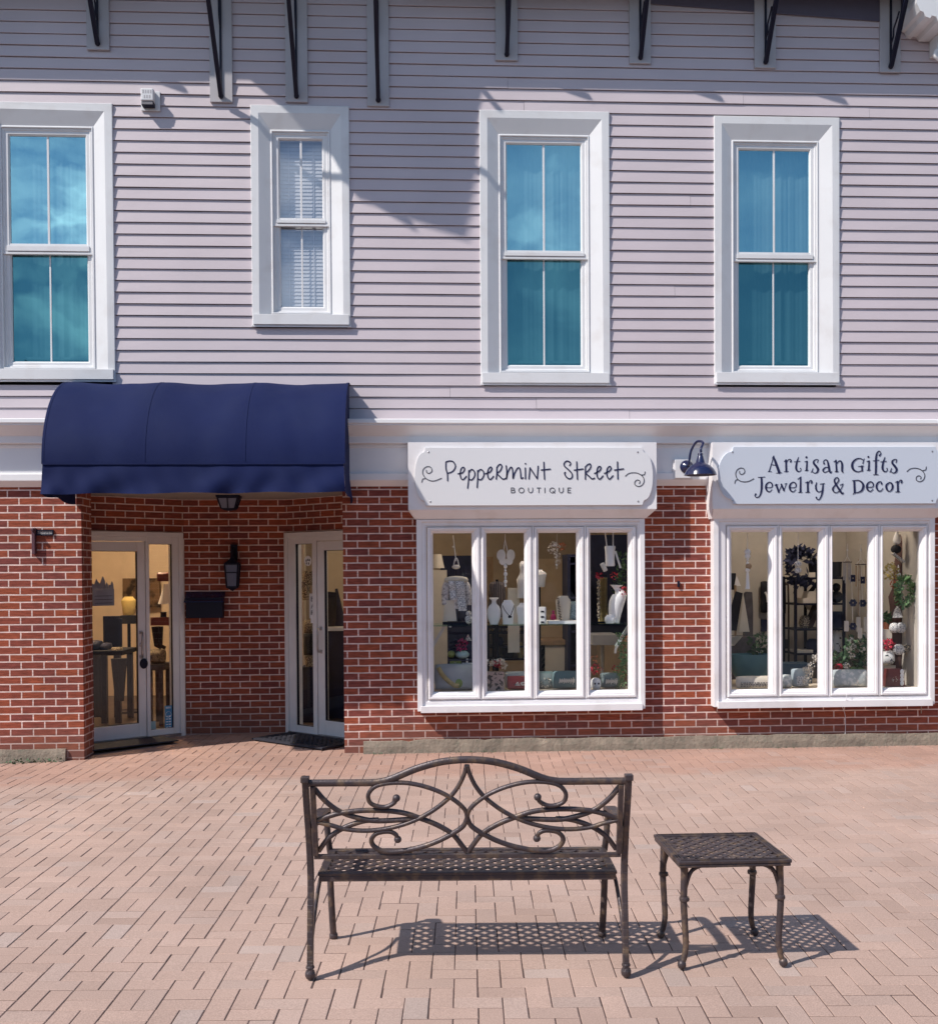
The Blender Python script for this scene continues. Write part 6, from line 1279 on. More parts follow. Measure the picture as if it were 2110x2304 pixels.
x0,x1,zb,zt=R(a3,170,640,1455,1690,.35); xc=(x0+x1)/2; w=(x1-x0)/2; b=MB(); H=zt-ZL2-.02; b.lathe([(w*.55,0),(w*.86,H*.35),(w*.97,H*.8),(w*1.0,H),(w*.94,H),(w*.90,H*.85),(w*.4,H*.4)],(xc,.42,ZL2+.02),32,sy=.62); goods('teal_tub','wide oval teal tub in the leftmost gift casement','tub',None,[('b',b,TEAL,True)])
x0,x1,zb,zt=R(a3,690,1020,1550,1700,.55); goods('teal_bench','low dark teal painted bench behind the second gift casement','bench',None,[('b',MB().box(x0,x1,.5,.75,ZL2+.002,zt),mat('dark_teal',(.045,.085,.13),.6,var=.1))])
def textlines(xc,zc,w,h,y):
    b=MB(); r2=random.Random(8)
    for i in range(3):
        x=xc-w*.42; z=zc-h*.02-i*h*.13
        while x<xc+w*.36: l=w*(.02+.04*r2.random()); b.box(x,x+l,y-.012+.0002*i,y-.006,z,z+h*.07); x+=l+w*.025
    return [('printed_text',b,INKG)]
cush('cushion','beige cushion printed with rows of small dark text in front of the teal tub',a3,215,690,1690,1850,.10,PAPER,ZL2,extra=textlines,t=.08)
cush('cushion','small lace patterned grey cushion at the left of the second gift casement',a3,690,820,1675,1850,.14,MARBLE,ZL2,ex=2.0)
cush('cushion','round pale blue cushion with a lace heart in the second gift casement',a3,815,1000,1610,1850,.20,mat('pale_blue_cloth',(.36,.42,.45),.9,var=.05),ZL2,ex=1.9,extra=lambda xc,zc,w,h,y:[('lace_heart',(lambda b:(cushion(b,xc,zc-h*.14,w*.6,h*.55,.03,y-.002,lean=.1,ex=2.0),b)[1])(MB()),LACE,True)])
b=MB(); pp=[(1090,1500),(1040,1570),(985,1620),(1010,1680),(985,1740),(1075,1480),(1000,1600),(1020,1640)]
for x,y in pp: q=a3(x,y,.10); petals(b,(q.x,.11,q.z),.034,26,rnd,.6)
goods('shell_garland','white flower garland climbing beside the second gift mullion','garland',None,[('b',b,WHITEP)])
x0,x1,zb,zt=R(a3,690,785,645,1620,1.5); xc=x0; b=MB(); b.tube(crom([(x1,1.5,ZL2-.3),(x1,1.5,zt-.16),(x1-.03,1.5,zt-.05),(x0+.02,1.5,zt),(x0-.05,1.5,zt-.02)],8),.010,6); b.box(x0-.05,x1+.0,1.48,1.56,a3(740,1390,1.5).z,a3(740,1290,1.5).z); goods('arched_stand','tall thin arched metal stand with a shelf box behind the leftmost gift mullion','stand',None,[('b',b,BROWN)])
# black etagere, seen through two casements
x0=a3(860,0,.95).x; x1=a4(232,1000,.95).x; zz=[a3(950,y,.95).z for y in (625,905,1180,1445)]
t=thing('black_etagere','black four-tier etagere standing behind the second and third gift casements','shelf',((x0+x1)/2,1.1,.024)); b=MB()
for xx in (x0,(x0*.5+x1*.5)-.02,x1):
    for yy in (.95,1.30): b.box(xx-.013,xx+.013,yy-.013,yy+.013,.024,zz[0]+.012)
b.build('upright',BLACKM,t)
for z in zz: MB().box(x0+.0135,x1-.0135,.9505,1.2995,z-.016,z+.004).build('shelf_board',BLACKM,t)
def on(f,x,z,shape,m,name,lb,cat,Y=1.08,sm=True):
    q=f(x,0,Y); b=MB(); shape(b,q.x,Y,z+.005); return goods(name,lb,cat,None,[('b',b,m,sm)])
q=a3(930,500,1.0); b=MB()
for i in range(260):
    a=rnd.uniform(.2,5.6); r=.15+.05*rnd.random(); p=Vector((q.x+.0+r*.75*math.cos(a),1.0,q.z+r*1.0*math.sin(a))); leaves(b,p,.02,.02,1,rnd,.06)
goods('feather_wreath','dark feathery wreath leaning on top of the black etagere','wreath',None,[('b',b,DBLUE)])
on(a3,1000,zz[0],lambda b,x,y,z:b.box(x-.035,x+.035,y-.1,y-.095,z,z+.05),PAPER,'price_card','cream price card on the top tier of the etagere','card',1.05,False)
on(a3,1060,zz[0],lambda b,x,y,z:b.lathe([(.03,0),(.05,.05),(.06,.14),(.03,.18),(.01,.22)],(x,y,z),12),BLACKC,'dark_figurine','dark figurine beside the price card on the etagere','figurine')
on(a3,1020,zz[1],lambda b,x,y,z:(b.box(x-.12,x+.14,y-.12,y+.1,z,z+.05),b.prism([(x-.07,z+.05),(x+.10,z+.05),(x+.08,z+.12),(x-.05,z+.12)],y-.1,y+.06)),PAPER,'jewellery_box','cream jewellery box with a sloping lid on the second tier of the etagere','box',1.08,False)
on(a3,1060,zz[1],lambda b,x,y,z:b.bar((x-.05,y,z+.10),(x+.05,y,z+.22),.10,.015),BLACKC,'picture_easel','dark tilted picture stand above the cream jewellery box','frame',1.15,False)
on(a3,965,zz[2],lambda b,x,y,z:b.lathe([(.05,0),(.07,.05),(.05,.11),(.03,.13)],(x,y,z),14),LEOP,'patterned_bag','spotted gold bag on the third tier of the etagere','bag')
on(a3,1048,zz[2],lambda b,x,y,z:b.bar((x-.05,y,z+.02),(x+.05,y,z+.24),.14,.05),BROWN,'brown_purse','brown purse leaning on the third tier of the etagere','purse',1.08,False)
on(a3,1048,zz[2]+.19,lambda b,x,y,z:b.ball((x-.01,y+.05,z+.04),.05,14),CREAM,'cream_ball','cream round ornament above the brown purse','ornament',1.16)
on(a3,1050,zz[3],lambda b,x,y,z:b.lathe([(.05,0),(.08,.06),(.07,.11),(.04,.14)],(x,y,z),14),DBLUE,'blue_pot','dark blue pot on the bottom tier of the etagere','pot')
on(a3,920,zz[3],lambda b,x,y,z:b.box(x-.08,x+.09,y-.1,y+.1,z,z+.03),PAPER,'folded_cloth','folded cream cloth on the bottom tier of the etagere','cloth',1.08,False)
on(a4,150,zz[0],lambda b,x,y,z:b.lathe([(.05,0),(.055,.14),(.06,.16)],(x,y,z),12),BLACKC,'black_tin','black tin on top of the etagere in the third gift casement','tin')
on(a4,150,zz[1],lambda b,x,y,z:(b.ball((x,y,z+.06),.07,12,sz=.9),b.ball((x,y,z+.16),.045,12)),BLACKC,'black_bust','black head bust on the second tier in the third gift casement','figurine')
on(a4,160,zz[2],lambda b,x,y,z:b.lathe([(.06,0),(.075,.08),(.06,.15),(.07,.17)],(x,y,z),14),DBLUE,'navy_vase','navy vase on the third tier in the third gift casement','vase')
on(a4,150,zz[3],lambda b,x,y,z:(b.lathe([(.06,0),(.07,.10),(.05,.2),(.03,.24)],(x,y,z),12)),SPOT,'skeleton_figurine','black and white figurine on the bottom tier in the third gift casement','figurine')
# wind chimes and strings in the third casement
def chime(x,y0,yt,yb_,w,lb,m,n):
    q=a4(x,y0,.12); t=thing('wind_chime',lb,'wind chime',(q.x,.12,a4(x,yb_,.12).z)); zt=a4(x,yt,.12).z; zb=a4(x,yb_,.12).z
    b=MB(); b.tube([(q.x,.12,q.z+.06),(q.x,.12,zt+.06)],.002,6); b.ball((q.x,.12,q.z),.009,8)
    for s in (-1,1): b.tube([(q.x,.12,zt+.06),(q.x+s*w*.8,.12,zt)],.002,6)
    b.build('cord',LINEN,t); MB().lathe([(w,0),(w,.008)],(q.x,.12,zt),16,sy=.6).build('ring',BROWN,t)
    for i in range(n):
        xx=q.x-w*.85+w*1.7*i/max(1,n-1); l=(zt-zb)*(.85+.15*(i%2)); MB().tube([(xx,.12+.02*(i%2),zt-.006),(xx,.12+.02*(i%2),zt-l)],.0065,8).build('chime_tube',m,t)
    b=MB(); b.tube([(q.x-.01,.12,zt-.01),(q.x-.01,.12,zb-.38)],.002,6); b.box(q.x-.03,q.x+.012,.118,.124,zb-.46,zb-.36); b.build('wind_tag',PAPER,t)
chime(270,325,460,685,.042,'silver tube wind chime in the third gift casement',STEEL,4)
chime(415,325,485,760,.055,'bamboo toned wind chime right of the silver one',TAN,3)
for x,ys,lb in ((330,(630,895,1150),'string of three dark flower discs hanging right of the silver wind chime'),(435,(650,900),'string of two dark flower discs hanging beside the third gift mullion')):
    q=a4(x,560,.16); b=MB(); b.tube([(q.x-.02,.16,a4(x,470,.16).z),(q.x,.16,a4(x,ys[-1],.16).z)],.002,6); d=MB()
    for y in ys: 
        c=a4(x,y,.16); 
        for k in range(6): a=k*math.pi/3; d.lathe([(.016,-.004),(.016,.004)],(c.x+.022*math.cos(a),.16,c.z+.022*math.sin(a)),8,rot=Matrix.Rotation(math.pi/2,3,'X'))
    goods('disc_string',lb,'ornament',(q.x,.16,a4(x,ys[-1],.16).z),[('cord',b,LINEN),('disc',d,DBLUE)])
x0,x1,zb,zt=R(a4,385,470,1230,1360,.3); goods('gift_card','plain cream card standing above the sunflower pot','card',None,[('b',MB().box(x0,x1,.3,.304,zb,zt),PAPER)])
q=a4(370,1430,.24); g=leaves(MB(),(q.x+.01,.26,q.z),.12,.14,150,rnd,.05,ry=.06); y=MB()
for (x,yy) in ((310,1300),(330,1370),(430,1400),(320,1470),(290,1400)): c=a4(x,yy,.18); petals(y,(c.x,.18,c.z),.026,24,rnd,.7)
dk=MB(); c=a4(325,1315,.16); dk.ball((c.x,.16,c.z),.014,10); b=MB(); x0,x1,zb,zt=R(a4,270,475,1520,1670,.26); b.lathe([((x1-x0)*.40,0),((x1-x0)*.52,.07),((x1-x0)*.45,.13),((x1-x0)*.3,.16)],((x0+x1)/2,.26,ZL2+.02),18,sy=.6)
goods('sunflower_pot','cream sunflowers with dark leaves in a green bowl in the third gift casement','flowers',(q.x,.26,ZL2+.02),[('leaves',g,LEAF),('flowers',y,WHITEP),('seed_head',dk,BROWN,True),('bowl',b,LEAFL,True)])
q=a4(180,1590,.2); r=petals(MB(),(q.x,.2,q.z),.035,30,rnd,.6); g=leaves(MB(),(q.x-.01,.24,a4(180,1510,.2).z),.09,.06,60,rnd,.045,ry=.04); w_=petals(MB(),(a4(245,1570,.2).x,.17,a4(245,1570,.2).z),.03,34,rnd,.6)
goods('mixed_posy','small posy of red and cream flowers in front of the etagere','flowers',(q.x,.2,ZL2),[('red_bloom',r,REDP),('leaves',g,LEAF),('cream_bloom',w_,WHITEP)])
cush('cushion','large white and grey embroidered cushion filling the bottom of the third gift casement',a4,80,490,1620,1850,.14,MARBLE,ZL2,ex=2.1)
# tree-shaped stand hung with gifts, fourth casement
x0,x1,zb,zt=R(a4,670,868,130,1610,.42); b=MB(); H=zt-ZL2; xr=x1; vs=[];fs=[];n=14
for i in range(15):
    f=i/14; wv=(x1-x0)*(.10+.75*f**.8 if f<.42 else .62 if f<.75 else .55)*(1+.10*math.sin(i*2.3)); cx=xr-wv*.5
    for j in range(n): a=2*math.pi*j/n; vs.append((cx+wv*.5*math.cos(a),.45+.07*math.sin(a),zt-H*f))
for i in range(14):
    for j in range(n): fs.append((i*n+j,i*n+(j+1)%n,(i+1)*n+(j+1)%n,(i+1)*n+j))
b.add(vs,fs); goods('tree_stand','dark glittering tree-shaped stand hung with gifts in the rightmost casement','display stand',None,[('b',b,BARK,True)])
def hang(f,x,y,shape,m,name,lb,cat,Y=.30,sm=True):
    q=f(x,y,Y); b=MB(); shape(b,q.x,Y,q.z); return goods(name,lb,cat,None,[('b',b,m,sm)])
hang(a4,805,235,lambda b,x,y,z:(b.ball((x,y,z),.035,12,sz=.8),b.lathe([(.04,0),(.03,.04),(.004,.10)],(x,y,z+.01),12)),LINEN,'gnome_ornament','white pointed gnome ornament at the top of the tree-shaped stand','ornament')
hang(a4,795,315,lambda b,x,y,z:b.ball((x,y,z),.05,12,sz=.9),BLACKC,'black_ornament','black round ornament under the white gnome','ornament')
hang(a4,825,415,lambda b,x,y,z:b.bar((x-.06,y,z+.05),(x+.05,y,z-.04),.05,.02),LACE,'feather_ornament','pale slanting feather ornament on the tree-shaped stand','ornament',.30,False)
hang(a4,740,560,lambda b,x,y,z:petals(b,(x,y,z),.085,120,rnd,.3),YELLOWF,'yellow_posy','bunch of dried yellow flowers on the tree-shaped stand','flowers',.28,False)
hang(a4,820,595,lambda b,x,y,z:(b.ball((x,y,z),.026,12),b.lathe([(.006,.02),(.01,.06),(.004,.10)],(x,y,z),8)),LINEN,'bulb_ornament','white bulb ornament right of the dried yellow flowers','ornament')
hang(a4,780,690,lambda b,x,y,z:petals(b,(x,y,z),.045,50,rnd,.5),ORANGE,'orange_flowers','tuft of orange flowers below the dried yellow bunch','flowers',.3,False)
hang(a4,832,660,lambda b,x,y,z:b.box(x-.012,x+.012,y-.01,y+.01,z-.025,z+.025),LINEN,'gift_tag','small white gift tag beside the orange flowers','tag',.28,False)
hang(a4,825,800,lambda b,x,y,z:b.prism([(x-.045,z-.06),(x+.045,z-.06),(x,z+.08)],y-.02,y+.02),LEOP,'tree_ornament','mottled green tree ornament beside the hanging wreath','ornament',.28,False)
q=a4(935,770,.2); b=MB(); xw=min(a4(935,770,.10).x, BAYS[1]['ix'][1]-.125)+.10
for i in range(340):
    a=rnd.uniform(0,2*math.pi); r=.085+.03*rnd.random(); leaves(b,Vector((xw-.10+r*.85*math.cos(a),.10+.03*math.cos(a),q.z+r*1.25*math.sin(a))),.016,.016,1,rnd,.035)
goods('green_wreath','fresh green leafy wreath hanging at the sunlit end of the gift window','wreath',None,[('b',b,LEAFL)])
hang(a4,810,1000,lambda b,x,y,z:b.prism([(x-.045,z-.05),(x+.045,z-.05),(x+.02,z+.03),(x,z+.06),(x-.02,z+.03)],y-.02,y+.02),LACE,'white_bell','white bell-shaped ornament in the middle of the tree-shaped stand','ornament',.28,False)
hang(a4,775,1165,lambda b,x,y,z:pumpkin(b,(x,y,z),.052,1.0),LACE,'lace_pumpkin','white lace pumpkin on the tree-shaped stand, left of its twin','pumpkin',.28)
hang(a4,850,1165,lambda b,x,y,z:pumpkin(b,(x,y,z),.052,1.05),LACE,'lace_pumpkin','white lace pumpkin on the tree-shaped stand, right of its twin','pumpkin',.27)
hang(a4,825,1400,lambda b,x,y,z:pumpkin(b,(x,y,z),.058,.95),LACE,'lace_pumpkin','lower white lace pumpkin above the spotted cushion','pumpkin',.24)
hang(a4,905,1390,lambda b,x,y,z:b.bar((x-.05,y,z-.02),(x+.05,y,z+.03),.10,.04),LEOP,'spotted_purse','small spotted purse beside the lower lace pumpkin','purse',.26,False)
hang(a4,690,1140,lambda b,x,y,z:b.lathe([(.025,-.04),(.036,0),(.03,.03),(.02,.035)],(x,y,z),14),ORANGE,'orange_pot','small orange pot holding a green sprig in the rightmost casement','pot',.36)
hang(a4,690,1060,lambda b,x,y,z:leaves(b,(x,y,z),.05,.05,70,rnd,.035),LEAF,'green_sprig','green sprig rising from the small orange pot','plant',.36,False)
x0,x1,zb,zt=R(a4,600,722,1180,1295,.36); goods('cream_box','plain cream box under the small orange pot','box',None,[('b',MB().box(x0,x1,.30,.44,zb,zt),PAPER)])
x0,x1,zb,zt=R(a4,600,722,1560,1850,.36); goods('cream_plinth','tall cream plinth under the spotted cushion','plinth',None,[('b',MB().box(x0,x1+.05,.33,.47,ZL2+.002,zt-.01),PAPER)])
hang(a4,710,1350,lambda b,x,y,z:petals(b,(x,y,z),.058,90,rnd,.45),REDP,'red_dahlia','large red dahlia above the spotted cushion','flower',.26,False)
x0,x1,zb,zt=R(a4,640,800,1415,1560,.26); b=MB(); cushion(b,(x0+x1)/2,(zb+zt)/2,x1-x0,zt-zb,.11,.30,lean=.1,ex=2.2); goods('spotted_cushion','black and white spotted cushion in the rightmost casement','cushion',None,[('b',b,SPOT,True)])
x0,x1,zb,zt=R(a4,670,880,1610,1795,.14); w=x1-x0; h=zt-ZL2; b=MB(); b.prism([(x0+w*.12,zt),(x1-w*.14,zt),(x1,ZL2+.004),(x0,ZL2+.004)],.11,.20); e=MB(); petals(e,(x0+w*.44,.107,ZL2+h*.42),.024,22,rnd,.6,flat=.15); l=MB()
for i in range(4): l.ball((x0+w*.82,.105,ZL2+h*(.2+.22*i)),.020,10,sy=.3,sz=1.3)
goods('red_handbag','oxblood handbag with pale emblems at the foot of the tree-shaped stand','handbag',((x0+x1)/2,.15,ZL2),[('body',b,REDL),('emblem',e,WHITEP),('pale_strip',l,LINEN,True)])
q=a4(668,820,1.0); b=MB(); cushion(b,q.x,q.z,.09,.26,.03,1.0,lean=0,ex=2.0,rot=-.2); goods('dark_paddle','dark oval wall ornament left of the tree-shaped stand','ornament',None,[('b',b,DBLUE,True)])

# -- seen through the entrance doors
def doorthing(name,label,cat,f,x0,x1,y0,y1,Y,fn,m,sm=False):
    xa,xb,zb,zt=R(f,x0,x1,y0,y1,Y); b=MB(); fn(b,xa,xb,zb,zt,Y); return goods(name,label,cat,None,[('b',b,m,sm)])
# board hung on the left door glass
u0,z0=UL(213,1364); u1,z1=UL(261,1325); tt=thing('hanging_board','grey wooden board with animal cut-outs hanging inside the left door glass','sign',tuple(A+DL*((u0+u1)/2)+NL*(-.05)+Vector((0,0,z0))))
b=MB(TFL); b.box(u1,u0,.045,.06,z0,z1); b.build('board',LAVEN,tt)
b=MB(TFL)
for k in range(3): b.box(u1+.02,u0-.02,.0425,.0448,z0+.025+.035*k,z0+.029+.035*k)
b.build('ruled_line',DBLUE,tt)
b=MB(TFL); 
for i,(f_,s_) in enumerate(((.12,1.2),(.4,1.5),(.62,.8),(.86,.9))):
    uu=u0+(u1-u0)*f_; b.prism([(uu-.03*s_,z1+.001),(uu+.03*s_,z1+.001),(uu+.024*s_,z1+.05*s_),(uu+.008*s_,z1+.035*s_),(uu-.012*s_,z1+.085*s_),(uu-.026*s_,z1+.05*s_)],.046,.058)
b.build('animal_cutout',LAVEN,tt)
# stickers
BLUEST=mat('blue_sticker',(.07,.26,.46),.4,var=.02)
u0,z0=UL(389,1640); u1,z1=UL(372,1589); tt=thing('window_sticker','tall blue sticker with a white ring low on the left sidelight','sticker',tuple(A+DL*u0+Vector((0,0,z0))))
b=MB(TFL); b.box(min(u0,u1),max(u0,u1),.016,.0185,z0,z1); b.build('sheet',BLUEST,tt)
b=MB(TFL); um=(u0+u1)/2; zr=z0+(z1-z0)*.62; r=.03
b.tube([(um+r*math.cos(2*math.pi*i/18),.0145,zr+r*math.sin(2*math.pi*i/18)) for i in range(19)],.005,6,flat=.3); b.build('ring',LINEN,tt)
b=MB(TFL); wd=abs(u1-u0)
for i in range(5):
    zz_=z0+.012+.028*i; b.box(um-wd*.34,um-wd*.05,.0145,.0158,zz_,zz_+.014); b.box(um+wd*.05,um+wd*.34,.0145,.0158,zz_+.003,zz_+.012)
for i in range(4): b.box(um-wd*.3+wd*.17*i,um-wd*.2+wd*.17*i,.0145,.0158,z1-.03,z1-.012)
b.build('white_marks',LINEN,tt)
u0,z0=UL(352,1641); u1,z1=UL(341,1624); b=MB(TFL); b.box(min(u0,u1),max(u0,u1),.016,.0185,z0,z1); tag(b.build('window_sticker',PALEBL),'small pale square sticker at the bottom of the left sidelight','sticker')
q=onplane(690.5,1262,Bc,NR); uu=(q-Bc).dot(DR); rr=.052; b=MB(TFR); b.prism([(uu+rr*math.cos(2*math.pi*i/24),q.z+rr*math.sin(2*math.pi*i/24)) for i in range(24)],.012,.0155)
tt=thing('window_sticker','round white sticker with dark figures high on the right sidelight','sticker',tuple(q)); b.build('disc',LINEN,tt); b=MB(TFR)
for dx,dz in ((-.02,.0),(.006,.008),(.028,.004),(-.018,-.028),(.014,-.03)): b.prism([(uu+dx-.008,q.z+dz-.008),(uu+dx+.008,q.z+dz-.008),(uu+dx+.004,q.z+dz+.016),(uu+dx-.006,q.z+dz+.012)],.0095,.0118)
b.build('figure_mark',INKG,tt)
u0,z0=UR(688,1392); u1,z1=UR(704,1336); um=(u0+u1)/2; tt=thing('vertical_sign','narrow white sign spelling BAR downwards inside the right sidelight','sign',tuple(Bc+DR*um+Vector((0,0,z0))))
b=MB(TFR); b.box(u0,u1,.05,.06,z0,z1); b.build('board',LINEN,tt,bevel=.003)
b=MB(TFR); h=(z1-z0); cvf=lambda X,Z:(um+X*.022,Z); k=0
for i,L in enumerate(([[(-1,-1),(-1,1)],[(-1,1),(.6,.9),(.8,.4),(-1,.1)],[(-1,.1),(.9,-.1),(.9,-.8),(-1,-1)]],[[(-1,-1),(0,1)],[(0,1),(1,-1)],[(-.5,-.2),(.5,-.2)]],[[(-1,-1),(-1,1)],[(-1,1),(.7,.9),(.8,.3),(-1,.1)],[(-.2,.1),(1,-1)]])):
    zc=z1-h*(.22+.28*i)
    for st in L: ribbon(b,[(x,zc+z*h*.085) for x,z in st],.047-k*.00008,depth=.002,w=.008,conv=cvf,smoothit=False); k+=1
b.build('letters',INKG,tt)
u0,z0=UR(699,1402); u1,z1=UR(708,1384); b=MB(TFR); b.box(u0,u1,.0,.0065,z0,z1); b.f and tag(b.build('paper_notice',LINEN),'small white paper notice stuck by the right door stile','notice')
# dress form and goods
doorthing('painting','rustic brown patterned painting on the warm wall behind the left door','painting',d5,372,695,470,725,4.6,lambda b,xa,xb,zb,zt,Y:b.box(xa,xb,Y,Y+.05,zb,zt),pattern_mat('rustic_print',(.16,.10,.06),(.035,.025,.02),6,.5,.6,'NOISE'))
xa,xb,zb,zt=R(d5,360,490,630,850,3.0); xc=(xa+xb)/2; b=bust(MB(),xc,zb+.08,xb-xa,zt-zb-.08,3.0,1); s=MB(); s.tube([(xc,3.0,.03),(xc,3.0,zb+.09)],.02,8); s.lathe([(.16,0),(.15,.02)],(xc,3.0,.024),16); bs=MB(); bs.box(xc-.10,xc+.13,2.9,3.1,zb-.02,zb+.075)
goods('yellow_dress_form','mustard and white clothed dress form glowing behind the left door','mannequin',(xc,3.0,.024),[('bodice',b,mat('yellow_jersey',(.62,.46,.16),.8,var=.2,scale=9),True),('stand',s,BLACKM),('belt',bs,BLACKC)])
doorthing('hung_coats','row of dark coats hanging behind the left door','coats',d5,240,330,800,1090,2.6,lambda b,xa,xb,zb,zt,Y:[b.tube([(xa+(xb-xa)*i/5,Y,zt-.03*(i%2)),(xa+(xb-xa)*i/5,Y,zb)],.05,8) for i in range(6)],DBLUE,True)
xa,xb,zb,zt=R(d5,80,410,1090,1180,2.2); b=MB().box(xa,xb,2.0,2.6,zb+.06,zb+.11); L=MB()
for xx in (xa+.05,xb-.06,(xa+xb)/2):
    for yy in (2.05,2.55): L.box(xx-.03,xx+.03,yy-.03,yy+.03,.024,zb+.0595)
goods('display_table','dark display table of folded clothes behind the left door','table',((xa+xb)/2,2.3,.024),[('top',b,BLACKC),('leg_frame',L,BLACKM)])
doorthing('folded_clothes','spotted folded clothes on the dark display table','clothes',d5,275,370,1085,1150,2.15,lambda b,xa,xb,zb,zt,Y:cushion(b,(xa+xb)/2,(zb+zt)/2+.02,xb-xa,zt-zb,.2,Y,lean=0),LEOP,True)
doorthing('dark_bags','heap of dark bags at the left end of the display table','bags',d5,90,260,1010,1110,2.25,lambda b,xa,xb,zb,zt,Y:(cushion(b,xa+(xb-xa)*.3,(zb+zt)/2,(xb-xa)*.6,zt-zb,.3,Y,lean=0),cushion(b,xa+(xb-xa)*.75,(zb+zt)/2-.02,(xb-xa)*.5,(zt-zb)*.8,.3,Y+.05,lean=0)),DBLUE,True)
doorthing('black_trousers','pair of black trousers hanging below the display table edge','trousers',d5,295,390,1170,1540,1.95,lambda b,xa,xb,zb,zt,Y:[b.tube([(xa+(xb-xa)*(.3+.4*s),Y,zt),(xa+(xb-xa)*(.34+.32*s),Y,zb)],[.065,.03],8) for s in (0,1)],BLACKC,True)
doorthing('black_curtain','black curtain panel at the left edge of the left door','curtain',d5,85,160,1140,1680,1.9,lambda b,xa,xb,zb,zt,Y:[b.tube([(xa+(xb-xa)*i/4,Y,zt),(xa+(xb-xa)*i/4,Y,zb)],.035,8) for i in range(5)],BLACKC,True)
xa,xb,zb,zt=R(d5,680,790,410,880,2.1); xc=(xa+xb)/2; b=MB(); b.box(xc-.04,xc+.02,2.08,2.12,zb+.05,zt-.45); cp=MB(); cushion(cp,xc+.0,zt-.06,.16,.10,.1,2.1,lean=0); wh=MB(); wh.lathe([(.10,0),(.06,.12),(.03,.22)],(xc+.03,2.1,zt-.36),14); rb=MB(); rb.box(xc-.14,xc+.14,2.05,2.15,zb,zb+.09)
goods('scarf_stand','tall stand with a dark red cap, white collar and red ribbon in the left sidelight','stand',(xc,2.1,zb),[('pole',b,BLACKM),('cap',cp,REDL,True),('collar',wh,LINEN,True),('ribbon',rb,REDL)])
doorthing('pale_blanket','pale folded blanket on a stool in the left sidelight','blanket',d5,610,745,1090,1210,2.0,lambda b,xa,xb,zb,zt,Y:cushion(b,(xa+xb)/2,(zb+zt)/2,xb-xa,zt-zb,.3,Y,lean=0,ex=3.5),LEOP,True)
xa,xb,zb,zt=R(d5,610,780,1210,1290,1.9); doorthing('wooden_stool','dark wooden stool under the pale blanket in the left sidelight','stool',d5,615,770,1212,1700,2.0,lambda b,xa,xb,zb,zt,Y:(b.box(xa,xb,Y-.2,Y+.2,zt-.06,zt),[b.box(xx-.02,xx+.02,yy-.02,yy+.02,.024,zt-.0602) for xx in (xa+.04,xb-.04) for yy in (Y-.16,Y+.16)]),DWOOD)
doorthing('black_boots','pair of black boots hanging by the left sidelight','boots',d5,640,710,890,1080,2.3,lambda b,xa,xb,zb,zt,Y:[b.tube([(xa+(xb-xa)*(.25+.5*s),Y,zt),(xa+(xb-xa)*(.3+.4*s)+.01,Y,zb+.03),(xa+(xb-xa)*(.3+.5*s)+.06,Y,zb)],[.045,.03,.02],8) for s in (0,1)],BLACKC,True)
# right door
xa,xb,zb,zt=R(d6,195,300,420,660,1.9); doorthing('spotted_scarf','spotted animal print scarf with a dark bow in the right sidelight','scarf',d6,195,290,420,660,1.9,lambda b,xa,xb,zb,zt,Y:(cushion(b,(xa+xb)/2,zt-.06,xb-xa,.16,.1,Y,lean=0),b.tube(crom([((xa+xb)/2-.05,Y,zt-.1),(xa+.03,Y,(zb+zt)/2),(xa+.05,Y,zb)],6),.05,8)),LEOP,True)
doorthing('dark_handbag','black handbag with tan straps in the right sidelight','handbag',d6,205,300,950,1145,1.9,lambda b,xa,xb,zb,zt,Y:cushion(b,(xa+xb)/2,(zb+zt)/2,xb-xa,zt-zb,.14,Y,lean=0,ex=4),BLACKC,True)
doorthing('tan_bag','tan patterned bag above the black handbag in the right sidelight','bag',d6,205,300,835,950,1.95,lambda b,xa,xb,zb,zt,Y:cushion(b,(xa+xb)/2,(zb+zt)/2,xb-xa,zt-zb,.14,Y,lean=0,ex=3),LEOP,True)
doorthing('tan_basket','tan patterned basket on the low shelf of the right sidelight','basket',d6,215,300,1150,1240,1.9,lambda b,xa,xb,zb,zt,Y:b.lathe([((xb-xa)*.4,0),((xb-xa)*.5,zt-zb)],((xa+xb)/2,Y,zb),14),LEOP,True)
doorthing('low_shelf','dark low shelf unit behind the right sidelight','shelf',d6,195,420,1240,1760,2.0,lambda b,xa,xb,zb,zt,Y:b.box(xa,xb,Y-.1,Y+.4,.024,zt),DBLUE)
doorthing('cream_column','cream column just inside the right sidelight','column',d6,175,215,170,1750,2.2,lambda b,xa,xb,zb,zt,Y:b.box(xa,xb,Y,Y+.2,.024,2.7),CREAM)
doorthing('dark_garment','long dark garment hanging behind the right door glass','garment',d6,405,460,590,900,2.4,lambda b,xa,xb,zb,zt,Y:b.tube([((xa+xb)/2+.03,Y,zt),((xa+xb)/2-.02,Y,zb)],[.06,.09],10),BLACKC,True)
doorthing('navy_garment','navy pointed garment right of the long dark one','garment',d6,470,560,560,890,2.5,lambda b,xa,xb,zb,zt,Y:b.tube([((xa+xb)/2-.03,Y,zt),((xa+xb)/2,Y,(zt+zb)/2-.1),((xa+xb)/2+.02,Y,zb)],[.015,.06,.16],10),DBLUE,True)
xa,xb,zb,zt=R(d6,400,640,895,925,2.2); b=MB().box(xa,xb,2.1,2.6,zb,zt); L=MB(); L.box(xa+.02,xb-.02,2.15,2.55,.024,zb-.001)
goods('counter','dark shop counter with a white top behind the right door','counter',((xa+xb)/2,2.35,.024),[('top',b,LINEN),('base',L,DBLUE)])
